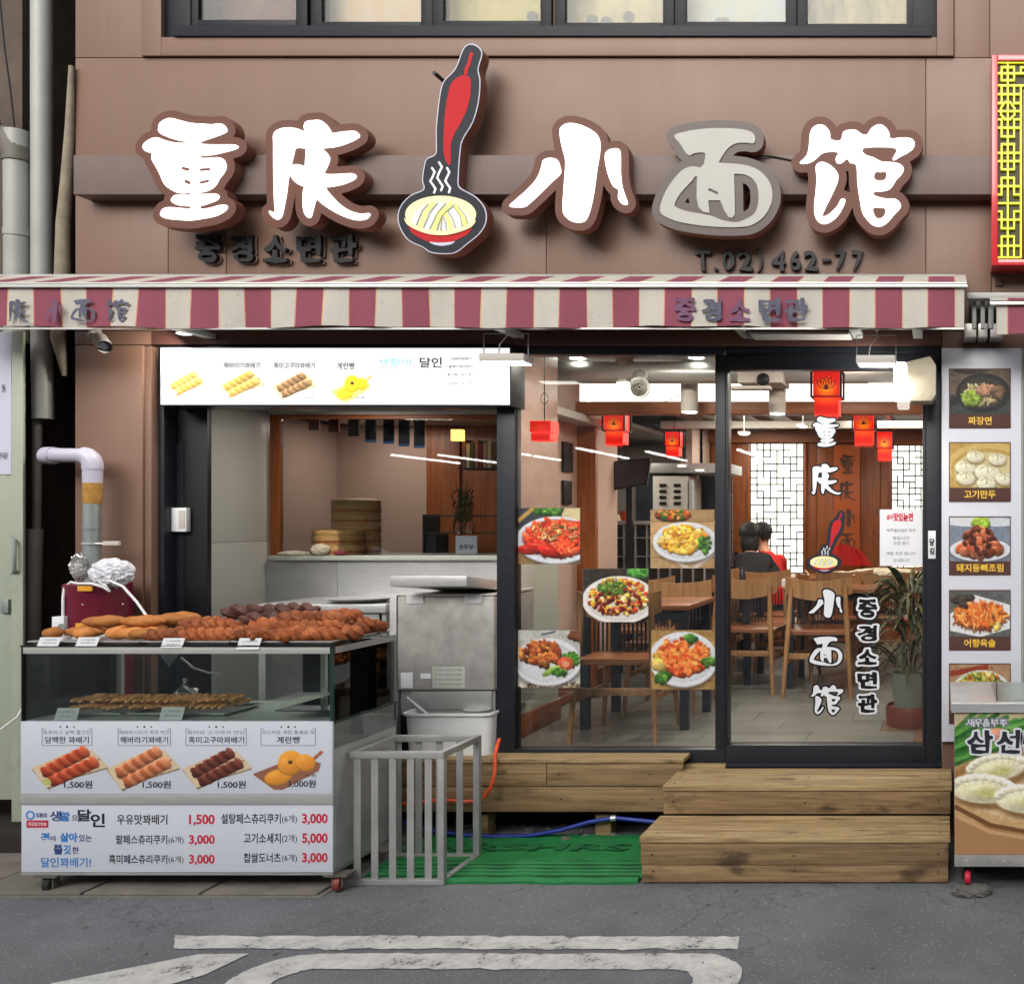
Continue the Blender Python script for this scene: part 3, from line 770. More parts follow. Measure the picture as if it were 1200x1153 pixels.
wb = thing('bell_box', 'small white switch box on the black sliding panel', 'switch', (X(206, .13), .12, Z(608, .13)))
bx('body', 'white_plastic', wb, X(195, .11), X(219, .11), .105, .1355, Z(623, .11), Z(595, .11), bevel=.004)
bx('button', 'ceiling_white', wb, X(209, .1), X(216, .1), .102, .1045, Z(619, .1), Z(598, .1), bevel=.001)

fw = thing('storefront_window', 'large fixed shop window with five food photos on it', 'window', (X(720), .1, FL))
fr('head', fw, 603.2, 847, 404, 415.5); fr('bottom_rail', fw, 603.2, 850, 878, 893.5); fr('side_post', fw, 838, 850, 415.6, 877.8)
build('pane', MB().box(X(603.3, YG), X(838, YG), YG, YG + .006, Z(878, YG), Z(416, YG)), 'glass', fw)
bx('gasket', 'black', fw, X(603.3, .08), X(606, .08), .075, .094, Z(877.5, .08), Z(416, .08))
dr = thing('sliding_door', 'glass sliding entrance door with vertical white lettering', 'door', (X(965), .1, FL))
fr('head', dr, 850.3, 1103, 404, 414)
fr('top_rail', dr, 850.3, 1085, 414.2, 433); fr('stile', dr, 850.3, 853, 433.2, 872.5)
fr('bottom_rail', dr, 850.3, 1085, 873, 896); fr('stile', dr, 1081, 1085, 433.2, 872.5)
fr('jamb', dr, 1085.3, 1103.5, 414.2, 903)
build('pane', MB().box(X(852, YG), X(1083, YG), YG - .006, YG, Z(873, YG), Z(433, YG)), 'glass', dr)
h = bx('handle_plate', 'white_plastic', dr, X(1087.5), X(1096.5), .044, .054, Z(655), Z(622), bevel=.002)
lettering('당', X(1089), X(1095), Z(640), Z(631), .0425, 'ink_black', h, bold=.05)
lettering('김', X(1089), X(1095), Z(650), Z(642), .0425, 'ink_black', h, bold=.05)
bx('threshold', 'alu_dark', dr, X(850, 0), X(1103.5, 0), .0, .054, Z(899, 0), Z(893, .05), bevel=.002)

# ---------------------------------------------------------------- wooden platform and steps
pf = thing('wooden_platform', 'brown wooden platform edge under the shop window', 'platform', (X(650), -.05, 0))
yb = -.08
for (a, b_, p0, p1) in [(446, 640, 894.5, 921), (640.6, 800, 894.5, 921), (446, 560, 922, 951), (560.6, 800, 922, 951)]:
    bx('board', 'wood_deck', pf, X(a, yb), X(b_, yb), yb, yb + .03, Z(p1, yb), Z(p0, yb), bevel=.003)
bx('deck_board', 'wood_tread', pf, X(446, yb), X(801, yb), yb - .006, .052, Z(894, yb) + .001, Z(889, yb), bevel=.002)
bx('end_board', 'wood_tread', pf, X(801.5, 0), X(850, 0), -.003, .053, .30, Z(897, 0), bevel=.002)
bx('joist', 'alley_dark', pf, X(448), X(800), .2, .26, .02, .12)  # dark material puts the shade of the cavity into the joist colour
bx('post', 'wood_deck', pf, X(700), X(718), -.03, .06, .0, Z(952), bevel=.003)
bx('post', 'wood_deck', pf, X(560), X(575), -.03, .06, .0, Z(952), bevel=.003)
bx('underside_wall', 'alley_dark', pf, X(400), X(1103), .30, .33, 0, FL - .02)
st = thing('wooden_steps', 'two weathered wooden steps in front of the sliding door', 'steps', (-.65, -.4, 0))
ya, ybk = -.645, -.33
zl = .207; zu = .347
def step(x0, x1, y0, y1, zt, zb, splits):
    n_ = 3; dy = (y1 - y0) / n_
    for i in range(n_):
        bx('tread_board', 'wood_tread', st, x0 - .006 + random.uniform(0, .004), x1 + .006, y0 - .008 + i * dy + .0025, y0 - .008 + (i + 1) * dy - .0025, zt - .026, zt + random.uniform(-.0012, .0012), bevel=.003)
    zs = [zt - .028] + splits + [zb]
    for i in range(len(zs) - 1):
        bx('riser_board', 'wood_deck', st, x0 + random.uniform(0, .005), x1 - random.uniform(0, .004), y0, y0 + .03, zs[i + 1] + .001, zs[i] - .001, bevel=.003)
    bx('side_board', 'wood_deck', st, x0 + .004, x0 + .03, y0 + .031, y1, zb + .01, zt - .028, bevel=.002)
    bx('side_board', 'wood_deck', st, x1 - .03, x1 - .004, y0 + .031, y1, zb + .01, zt - .028, bevel=.002)
random.seed(5)
step(-1.322, .026, ya, ybk, zl, .006, [.082])
step(-1.312, .036, ybk, -.004, zu, zl + .004, [])
mbs_ = MB().lathe([(.0045, 0), (.0045, .0012), (.002, .0014)], (0, 0, 0), 8)
scr = build('screw', mbs_, 'rubber', None); sme = scr.data; bpy.data.objects.remove(scr)
random.seed(2)
def screw(par, x, y, z, front):
    o_ = bpy.data.objects.new('screw', sme); COL.objects.link(o_); o_.parent = par; o_.location = Vector((x, y, z)) - wloc(par)
    if front: o_.rotation_euler = (R(90), 0, 0)
for x in (-1.27, -.65, -.02):
    for (y, z) in ((-.60, zl), (-.50, zl), (-.39, zl), (-.29, zu), (-.19, zu), (-.09, zu)): screw(st, x + random.uniform(-.006, .006), y + random.uniform(-.01, .01), z, False)
    for (y, z) in ((ya, .13), (ya, .045), (ybk, .27)): screw(st, x + random.uniform(-.006, .006), y, z + random.uniform(-.01, .01), True)
for x in (-2.2, -1.9, -1.45): screw(pf, x, yb, .335, True); screw(pf, x + .01, yb, .21, True)
# rubble under the platform
rb = MB(); random.seed(11)
for i in range(50):
    x = random.uniform(-2.7, -1.4); y = random.uniform(-.12, .22); r = random.uniform(.008, .03)
    rb.ball((x, y, r * .4), r, r * .8, r * .6, 7, 4)
o = build('rubble', rb, 'rock', None, smooth=False); setp(o, 'bits of broken stone and grit under the platform', 'rubble', kind='stuff')

# ---------------------------------------------------------------- green mat
gm = thing('green_doormat', 'bright green ridged rubber mat beside the wooden steps', 'doormat', (-1.95, -.35, 0))
x0, x1 = -2.56, -1.335
def wav(x): return .004 * math.sin(x * 9) + .003 * math.sin(x * 23)
mb = MB(); nx = 40; rows = [-.64, -.63, -.41, -.40, -.02]
ys = [-.650 + i * .012 for i in range(53)]
vs = []; zs = []
for j, y in enumerate(ys):
    for i in range(nx + 1):
        x = x0 + (x1 - x0) * i / nx
        z = .018
        if y < -.40:
            z += .007 * (1 if (int((y + .65) / .012) % 4) in (1, 2) else -1)
        vs.append((x, y + wav(x) * 1.2, z + .002 * math.sin(x * 31 + y * 17)))
fs = [(j * (nx + 1) + i, j * (nx + 1) + i + 1, (j + 1) * (nx + 1) + i + 1, (j + 1) * (nx + 1) + i) for j in range(len(ys) - 1) for i in range(nx)]
mb.add(vs, fs); mb.sm = True
for j, y in enumerate([ys[0]]):
    a = [(v[0], v[1], 0) for v in vs[:nx + 1]]
    mb.add(list(vs[:nx + 1]) + a, [(i, i + 1, nx + 2 + i, nx + 1 + i) for i in range(nx)])
a = [v for v in vs if abs(v[0] - x1) < 1e-6]
mb.add(a + [(v[0], v[1], 0) for v in a], [(i, i + 1, len(a) + i + 1, len(a) + i) for i in range(len(a) - 1)])
mt = build('mat_sheet', mb, 'mat_green', gm)
for y in (-.603, -.555, -.507, -.459, -.412):
    build('groove', MB().box(x0 + .01, x1 - .006, y - .009, y + .006, .004, .0215), 'mat_dark', gm)
v, f, ed, (a, b_, c_, d_) = glyphs('SHRSHRS', .03)
mb = MB().add([(X(745, -.15) + (p_[0] - b_) * (1.12 / (b_ - a)), -.275 + (p_[1] - c_) * .10 / (d_ - c_), .0240) for p_ in v], f)
raw('lettering', mb, 'mat_ink', gm)
lt_ = MB(); random.seed(19)
for k in range(46):
    x = random.uniform(-3.6, .4); y = random.choice([random.uniform(-.98, -.68), random.uniform(-1.6, -.68)])
    if -4.1 < x < -2.6 and y > -.85: continue
    a = random.uniform(0, 3); r = random.uniform(.003, .011)
    lt_.bar((x, y, .007), (x + r * math.cos(a) * 1.6, y + r * math.sin(a) * 1.6, .008), r * .8, .003)
setp(build('litter', lt_, 'slab', None), 'scattered crumbs, grit and tiny litter on the road', 'litter', kind='stuff')

# ---------------------------------------------------------------- buildings across the street (seen only as reflections)
ob = thing('building_across_street', 'plain facing building across the narrow street with an open lit shop front', 'building', (-3, -9.5, 0))
bx('wall', 'opp_wall', ob, -16, 10, -9.8, -9.5, 3.1, 5.4)
bx('wall', 'opp_yellow', ob, -12, 3, -9.495, -9.47, 4.0, 5.2)
bx('pier', 'opp_wall', ob, -18, -13, -9.8, -9.5, 0, 3.1); bx('pier', 'opp_wall', ob, 4, 10, -9.8, -9.5, 0, 3.1)
bx('back_wall', 'opp_dark', ob, -13, 4, -14.2, -14, 0, 3.1); bx('ceiling', 'opp_dark', ob, -13, 4, -14, -9.8, 3.1, 3.2)
for (xa, ya_) in [(-5.6, -9.9), (-5.6, -11.2), (-4.75, -10.6), (-4.75, -11.9), (-3.2, -10.2), (-3.2, -11.5), (-7.0, -10.4), (-7.0, -11.7), (-9.3, -9.9), (-9.3, -11.1), (-8.5, -9.9), (-8.5, -11.1)]:
    tb = bx('tube_light', 'lit_tube', ob, xa - .03, xa + .03, ya_ - 1.1, ya_, 2.70, 2.73)
for i in range(6):
    bx('window', 'screen', ob, -11 + i * 2.3, -9.7 + i * 2.3, -9.465, -9.44, 4.1, 5.1)
# ================================================================ SIGN CHARACTERS (outlines traced in their own local pixels)
CH = {
 'zhong': (150, 120, 7.206, [('+', [(262,230),(275,180),(330,145),(380,140),(450,158),(540,180),(640,187),(720,192),(770,185),(815,195),(840,235),(825,262),(740,295),(660,322),(620,338),(600,352),(510,350),(500,338),(400,318),(300,280),(268,255)]),
   ('+', [(130,385),(150,345),(200,312),(255,303),(320,325),(400,345),(510,350),(600,350),(640,358),(760,362),(890,362),(932,372),(930,390),(880,410),(780,435),(700,450),(618,456),(612,465),(618,475),(700,475),(770,470),(815,490),(835,545),(815,600),(775,650),(745,705),(690,745),(615,765),(525,768),(430,768),(360,735),(310,690),(270,600),(225,520),(205,480),(208,435),(160,420)]),
   ('p', [(512,300),(608,300),(612,960),(540,960)]),
   ('+', [(370,825),(400,790),(450,783),(530,788),(610,783),(690,775),(755,778),(775,800),(755,830),(680,860),(610,878),(530,880),(430,872),(385,850)]),
   ('+', [(278,945),(300,905),(350,890),(430,895),(540,905),(620,905),(700,895),(770,875),(830,870),(845,890),(820,925),(740,965),(640,985),(540,1000),(420,995),(330,985),(290,968)]),
   ('x', (465,560),(515,572),14), ('x', (618,573),(690,570),14), ('x', (490,668),(525,686),15), ('x', (618,682),(680,668),14)], 68, (50, 1010, 60, 1080)),
 'qing': (300, 120, 7.206, [('+', [(150,290),(170,250),(220,225),(290,218),(350,228),(425,250),(530,262),(640,268),(720,255),(800,248),(850,252),(880,285),(860,310),(790,345),(700,375),(620,388),(530,392),(440,395),(345,390),(325,440),(305,520),(300,600),(280,640),(265,760),(245,870),(225,960),(195,992),(160,985),(130,955),(115,930),(125,920),(165,932),(160,850),(155,700),(152,500),(152,350)]),
   ('+', [(425,250),(410,210),(425,170),(480,158),(550,158),(600,195),(632,240),(635,275),(500,300)]),
   ('+', [(440,385),(425,450),(420,540),(425,700),(405,740),(400,850),(410,930),(440,975),(470,970),(490,900),(515,825),(560,860),(650,920),(750,970),(850,998),(930,992),(965,960),(960,940),(890,945),(800,920),(720,870),(650,800),(590,720),(580,605),(600,560),(625,500),(622,460),(590,420),(540,388)]),
   ('+', [(285,570),(310,540),(350,528),(420,545),(580,605),(660,612),(740,608),(820,605),(852,625),(835,655),(760,690),(680,710),(590,720),(425,715),(370,700),(320,660),(290,610)])], 68, (30, 1050, 70, 1080)),
 'xiao': (580, 125, 6.667, [('+', [(375,430),(410,408),(470,410),(500,435),(518,500),(510,535),(450,590),(370,670),(290,745),(240,785),(180,790),(115,782),(160,735),(240,665),(320,580),(355,510),(372,450)]),
   ('+', [(508,200),(520,165),(560,138),(620,136),(690,155),(760,190),(805,230),(825,290),(820,380),(800,500),(780,650),(755,780),(725,870),(690,905),(620,905),(560,870),(532,810),(540,650),(552,480),(550,410),(520,290)]),
   ('+', [(862,390),(880,350),(930,332),(975,340),(985,400),(985,520),(1000,640),(1040,760),(1000,765),(965,720),(968,655),(930,630),(895,560),(870,470)])], 62, (40, 1120, 60, 980)),
 'mian': (755, 130, 7.059, [
   ('+', [(490,480),(430,465),(370,470),(310,500),(230,590),(170,690),(135,790),(140,850),(200,890),(300,925),(450,950),(620,965),(800,965),(900,945),(990,880),(1040,800),(1062,720),(1050,620),(1000,540),(920,480),(820,450),(720,440),(610,435),(505,450)]),
   ('-', [(450,540),(400,580),(300,690),(258,765),(265,800),(360,835),(550,870),(640,905),(760,925),(850,895),(915,850),(945,760),(940,640),(900,570),(840,535),(745,525)]),
   ('+', [(250,210),(330,180),(450,158),(600,148),(750,152),(860,168),(910,200),(920,240),(905,275),(840,268),(760,275),(700,310),(660,360),(620,430),(605,500),(500,500),(498,430),(505,355),(420,355),(365,372),(300,280)]),
   ('p', [(440,500),(500,440),(640,440),(745,510),(750,700),(752,860),(730,890),(700,885),(665,830),(630,745),(530,745),(545,850),(490,840),(450,800),(435,720)]),
   ('x', (540,655), (605,685), 10)], 68, (50, 1150, 60, 1060)),
 'guan': (920, 125, 7.059, [('+', [(120,470),(180,410),(200,320),(205,240),(230,180),(280,155),(330,165),(370,215),(380,275),(460,285),(480,220),(520,200),(585,198),(640,235),(680,235),(720,180),(785,152),(835,180),(862,225),(875,270),(960,262),(1040,268),(1070,300),(1060,350),(1010,390),(950,420),(905,448),(892,430),(915,348),(655,345),(660,400),(730,425),(800,460),(880,465),(950,480),(982,520),(960,570),(920,610),(890,660),(860,690),(800,705),(735,710),(740,740),(830,765),(910,768),(950,800),(955,840),(900,900),(850,960),(790,995),(730,985),(680,940),(640,880),(620,780),(600,640),(590,490),(540,470),(515,435),(470,470),(430,470),(420,430),(440,382),(320,385),(240,450),(180,475)]),
   ('-', [(745,548),(790,545),(838,548),(825,612),(742,608)]), ('-', [(728,842),(780,840),(830,848),(825,900),(790,930),(755,925),(735,890)]),
   ('+', [(255,500),(290,465),(340,470),(400,510),(440,570),(430,640),(390,730),(340,830),(310,900),(325,912),(370,890),(430,830),(465,770),(495,770),(495,800),(450,890),(390,950),(330,975),(280,960),(250,910),(242,830),(255,700),(262,600)])], 70, (30, 1160, 70, 1080)),
}
FIELDS = {}
for k, (ox, oy, sc, ops, off, bb) in CH.items():
    FIELDS[k] = Field(ops, bb[0] - 10, bb[1] + 10, bb[2] - 10, bb[3] + 10, 150)
YS, YB = -.168, -.104
lab = {'zhong': 'glowing white first character of the shop sign with brown border, leftmost', 'qing': 'glowing white second character of the shop sign, left of the chilli bowl emblem',
       'xiao': 'glowing white three stroke character right of the chilli bowl emblem', 'mian': 'unlit grey character of the shop sign, the only one not glowing',
       'guan': 'glowing white last character of the shop sign, rightmost above the phone number'}
for k in ('zhong', 'qing', 'xiao', 'mian', 'guan'):
    ox, oy, sc, ops, off, bb = CH[k]; F_ = FIELDS[k]
    fx = lambda u, v: (X(ox + u / sc, YS), Z(oy + v / sc, YS))
    cxx, czz = fx((bb[0] + bb[1]) / 2, (bb[2] + bb[3]) / 2)
    lit = k != 'mian'
    t_ = thing('sign_character', lab[k], 'sign letter', (cxx, YB, czz), 'large characters of the shop sign')
    fl_b = F_.fill(off)
    raw('casing', slab_from(fl_b, fx, YS + .004, YB, MB()), 'sign_side', t_)
    raw('border', slab_from(fl_b, fx, YS, YS + .004), 'sign_border' if lit else 'sign_grey_border', t_)
    raw('face', slab_from(F_.fill(0), fx, YS - .006, YS), 'lit_letter' if lit else 'sign_grey_face', t_)
    mb = MB()
    for (u, v) in ((.3, .35), (.7, .35), (.5, .8)):
        px_, pz_ = fx(bb[0] + (bb[1] - bb[0]) * u, bb[2] + (bb[3] - bb[2]) * v)
        mb.tube([(px_, YB - .03, pz_), (px_, .0, pz_)], .008, 6)
    build('mounting_stud', mb, 'black', t_)
# emblem: chilli and noodle bowl
PANEL = [(541,60.6),(545.9,53.4),(553.2,51.5),(561.7,55.8),(565.1,64.3),(560.5,81.3),(562.9,94.6),(561,119),(554.4,143.2),(542.3,163.8),(539.2,179.6),(537.4,206.4),(538,218.6),(547,224.6),(559.3,232),(569,245.3),(569.6,261),(561.7,274.4),(547,286.6),(535,295.7),(522.9,298),(504.6,296.3),(495,290),(478,281.7),(468.2,267),(465.8,252.6),(470.6,239.2),(481.6,228.3),(496,222),(494.3,211.3),(496.7,194.3),(499.8,185.8),(509.5,181),(510.7,170),(510.7,149),(514.4,115),(519.2,95.9),(532.6,81.3)]
z6 = lambda a: [(450 + u / 8.236, 40 + v / 8.236) for u, v in a]
z7 = lambda a: [(450 + u / 8.236, 170 + v / 8.236) for u, v in a]
CHILI = z6([(700,430),(760,402),(820,415),(840,470),(830,620),(790,760),(730,880),(680,970),(650,1060),(645,1150)]) + z7([(648,100),(640,190),(615,185),(585,120),(575,20)]) + z6([(578,950),(590,760),(620,580),(650,480)])
STEM = z6([(790,385),(795,345),(820,290),(845,195)])
STEAM = [z7(a) for a in ([(465,225),(490,262),(470,310),(448,350),(475,390),(498,425),(485,462)], [(532,170),(560,215),(530,275),(515,320),(545,365),(568,400),(552,440)], [(610,225),(632,265),(610,310),(592,350),(620,390),(640,420),(628,460)])]
def ell(cx, cy_, rx, ry, n=28, a0=0, a1=360): return [(cx + rx * math.cos(R(a0 + (a1 - a0) * k / n)), cy_ + ry * math.sin(R(a0 + (a1 - a0) * k / n))) for k in range(n)]
RIM = z7(ell(548, 672, 342, 180))
NOOD = z7([(265,735),(300,660),(380,590),(480,560),(600,560),(700,580),(780,640),(830,730),(780,780),(680,815),(550,830),(420,815),(320,785)])
LIP = z7([(205,705),(240,745),(330,795),(450,828),(560,838),(680,825),(790,790),(880,730),(888,745),(850,795),(760,835),(640,868),(540,875),(430,862),(320,825),(240,780),(208,735)])
BODY = z7([(245,790),(330,835),(450,866),(560,878),(680,862),(790,825),(850,792),(820,850),(750,895),(650,938),(540,945),(430,935),(330,890),(270,845)])
FOOT = z7([(440,935),(520,945),(650,938),(690,930),(650,960),(560,975),(480,962)])
STRIPE = [z7(a) for a in ([(430,575),(370,640),(318,775)], [(520,565),(450,650),(385,800)], [(600,565),(520,660),(445,815)], [(690,575),(560,690),(515,825)], [(575,700),(600,760),(605,820)], [(620,640),(670,720),(690,800)], [(680,600),(740,690),(760,785)], [(720,600),(790,690),(810,760)], [(560,690),(560,740),(552,828)])]
def chain(pts, r): return [('c', pts[i], pts[i + 1], r) for i in range(len(pts) - 1)]
def emblem(place, ys, yb, parent_label, small, loc):
    """place maps emblem pixels to (x, z); flat layers one above another"""
    def layer(name, ops, m, lev, y, par, deep=None, n=150):
        A = np.array([p_ for o_ in ops for p_ in (o_[1] if o_[0] in '+p' else [o_[1], o_[2]])])
        F_ = Field(ops, A[:, 0].min() - 4, A[:, 0].max() + 4, A[:, 1].min() - 4, A[:, 1].max() + 4, n)
        return raw(name, slab_from(F_.fill(lev), place, y, deep), m, par)
    t_ = thing('chilli_bowl_emblem', parent_label, 'emblem', loc)
    if not small:
        layer('casing', [('+', PANEL)], 'sign_side', 0, ys + .003, t_, yb, 170)
        layer('rim_line', [('+', PANEL)], 'paper_lilac', 0, ys + .0015, t_, None, 170)
    e = .0006 if small else .0012
    layer('backing', [('+', PANEL)], 'logo_slate', -1.2 if not small else .5, ys - e * 0, t_, None, 170)
    layer('chilli', [('+', CHILI)], 'logo_red', 0, ys - e, t_)
    layer('stem', chain(STEM, 2.0), 'logo_red', 0, ys - e, t_, None, 80)
    layer('steam', [q_ for s_ in STEAM for q_ in chain(s_, 1.3)], 'ink_white', 0, ys - e, t_, None, 130)
    b1 = layer('bowl_rim', [('+', RIM)], 'logo_cream', 0, ys - e, t_)
    layer('bowl_body', [('+', BODY)], 'logo_red', 0, ys - e, t_)
    layer('bowl_foot', [('+', FOOT)], 'paper_lilac', 0, ys - e * 2, t_, None, 60)
    nd = layer('noodles', [('+', NOOD)], 'ink_white', 0, ys - e * 2, t_)
    for i in (0, 2, 4, 6):
        a = STRIPE[i]; b_ = STRIPE[i + 1] if i + 1 < len(STRIPE) else STRIPE[i]
        layer('noodle_band', chain([((a[j][0] * .5 + b_[j][0] * .5), (a[j][1] + b_[j][1]) / 2) for j in range(3)], 2.4), 'logo_yellow', 0, ys - e * 3, t_, None, 60)
    layer('noodle_line', [q_ for s_ in STRIPE for q_ in chain(s_, .55)], 'logo_line', 0, ys - e * 4, t_, None, 200)
    layer('bowl_lip', [('+', LIP)], 'logo_cream', 0, ys - e * 5, t_)
    return t_
eb = emblem(lambda u, v: (X(u, YS - .01), Z(v, YS - .01)), YS - .01, YB, 'chilli pepper over a steaming noodle bowl emblem in the shop sign', False, (X(518), YB, Z(180)))
build('mounting_stud', MB().tube([(X(525), YB - .03, Z(100)), (X(525), 0, Z(100))], .01, 6).tube([(X(518), YB - .03, Z(200)), (X(518), -.09, Z(200))], .01, 6), 'black', eb)
o = build('loose_wire', MB().tube([(X(862, -.1), -.105, Z(183, -.1)), (X(880, -.12), -.13, Z(180, -.12)), (X(893, -.12), -.12, Z(183, -.12)), (X(905, -.1), -.105, Z(184, -.1)), (X(930, -.1), -.104, Z(189, -.1))], .004, 6), 'rubber', None, loc=(X(893), -.1, Z(183)))
setp(o, 'thin loose black wire between the grey character and the last character', 'wire')

# small black Korean letters and the phone number
def glyph_letters(text, cells, z0, z1, yf, yb_, m, parent, rim=None, name='letter', lev=0.004, rimlev=.06, n=70):
    for ch, (a, b_) in zip(text, cells):
        F_, (ga, gb, gc, gd) = glyph_field(ch, n)
        sx = (b_ - a) / (gb - ga); sz = (z1 - z0) / (gd - gc)
        fx = lambda u, v: (a + (u - ga) * sx, z0 + (v - gc) * sz)
        c_ = raw(name, slab_from(F_.fill(lev), fx, yf, yb_ if rim is None else yf + .0006), m, parent)
        # orientation: this field has v upwards, flip the winding of side walls is harmless
        if rim: raw('outline', slab_from(F_.fill(rimlev), fx, yf + .0006, yb_), rim, c_ if False else parent)
t_ = thing('korean_name_sign', 'row of five black raised Korean letters under the left of the sign', 'sign', (X(325), -.005, Z(293)))
cells = [(X(229, -.03), X(258, -.03)), (X(270, -.03), X(296, -.03)), (X(309, -.03), X(337, -.03)), (X(349, -.03), X(376, -.03)), (X(387, -.03), X(417, -.03))]
glyph_letters('중경소면관', cells, Z(307, -.03), Z(276, -.03), -.035, -.004, 'letter_black', t_, lev=.018)
glyph_letters('중경소면관', [(a + .006, b_ + .006) for a, b_ in cells], Z(309, -.02), Z(277, -.02), -.012, -.003, 'letter_rim', t_, lev=.03, name='back_plate')
t_ = thing('phone_number_sign', 'row of black raised digits of the phone number under the right of the sign', 'sign', (X(915), -.005, Z(305)))
for ch, (a, b_, z0, z1) in zip('T.02)462-77', [(815,832,294,317),(836,841,313,317),(846,860,294,317),(865,881,294,317),(887,893,292,320),(904,921,294,317),(925,938,294,317),(942,958,294,317),(964,974,303,306),(978,992,294,317),(998,1012,294,317)]):
    F_, (ga, gb, gc, gd) = glyph_field(ch, 60, .1)
    a_, b2 = X(a, -.03), X(b_, -.03); y0z, y1z = Z(z1, -.03), Z(z0, -.03)
    fx = lambda u, v: (a_ + (u - ga) * (b2 - a_) / (gb - ga), y0z + (v - gc) * (y1z - y0z) / (gd - gc))
    raw('digit' if ch.isdigit() else 'mark', slab_from(F_.fill(.004), fx, -.03, -.003), 'letter_black', t_)

# ---------------------------------------------------------------- red lattice sign on the right
ls = thing('lattice_sign', 'red framed box sign with yellow lattice pattern at the right edge', 'sign', (X(1200), -.05, Z(190)))
LX0, LX1 = X(1162, -.16), X(1162, -.16) + 1.3
LZ0, LZ1 = Z(312, -.16), Z(66, -.16)
bx('box', 'red_frame', ls, LX0, LX1, -.145, -.001, LZ0, LZ1, bevel=.006)
bx('backboard', 'olive', ls, LX0 + .03, LX1, -.150, -.1455, LZ0 + .03, LZ1 - .03)
for a in ((LX0, LX0 + .03, LZ0, LZ1), (LX0 + .03, LX1, LZ0, LZ0 + .03), (LX0 + .03, LX1, LZ1 - .03, LZ1)): bx('rim', 'red_frame', ls, a[0], a[1], -.175, -.1455, a[2], a[3], bevel=.005)
YL = -.158
def LP(u, v): return (X(1150 + u / 4.44, YL), Z(60 + v / 4.44, YL))
segs = [((70,62),(70,1075)),((70,62),(222,62)),((70,1075),(205,1075)),((205,185),(205,1075)),((137,62),(137,1075)),
 ((70,120),(222,120)),((105,88),(170,88)),((105,88),(105,155)),((170,88),(170,155)),((105,155),(170,155)),((70,182),(222,182)),((205,120),(205,88)),((205,88),(222,88)),
 ((70,228),(205,228)),((105,182),(105,275)),((170,182),(170,275)),((70,275),(105,275)),((170,275),(205,275)),((70,315),(205,315)),((122,270),(150,270)),((150,270),(172,300)),((172,300),(172,335)),((172,335),(150,358)),((150,358),(122,358)),((122,358),(102,335)),((102,335),(102,300)),((102,300),(122,270)),
 ((70,358),(102,358)),((172,358),(205,358)),((70,402),(205,402)),((105,358),(105,448)),((170,358),(170,448)),((105,448),(170,448)),
 ((105,488),(170,488)),((105,488),(105,618)),((170,488),(170,618)),((70,532),(205,532)),((70,575),(205,575)),((105,618),(170,618)),
 ((105,662),(170,662)),((105,662),(105,750)),((170,662),(170,750)),((70,706),(205,706)),((70,750),(105,750)),((170,750),(205,750)),((70,793),(205,793)),
 ((70,836),(105,836)),((170,836),(205,836)),((105,836),(105,925)),((170,836),(170,925)),((70,880),(205,880)),((105,925),(170,925)),((105,967),(170,967)),((105,967),(105,1075)),((170,967),(170,1075)),((70,1015),(205,1015))]
mb = MB(); wv = .0085
for i, (a, b_) in enumerate(segs):
    (xa, za), (xb, zb) = LP(*a), LP(*b_)
    t__ = .010 + (i % 9) * .0007
    d = Vector((xb - xa, 0, zb - za)); d.normalize()
    mb.bar(Vector((xa, YL + .004 - t__ / 2, za)) - d * wv * .45, Vector((xb, YL + .004 - t__ / 2, zb)) + d * wv * .45, wv, t__, up=(0, -1, 0))
build('lattice', mb, 'lattice_yellow', ls)
x_in = LP(215, 0)[0]
bx('inner_panel', 'maroon', ls, x_in, LX1, -.158, -.1505, LZ0 + .03, LP(0, 200)[1], bevel=.002)

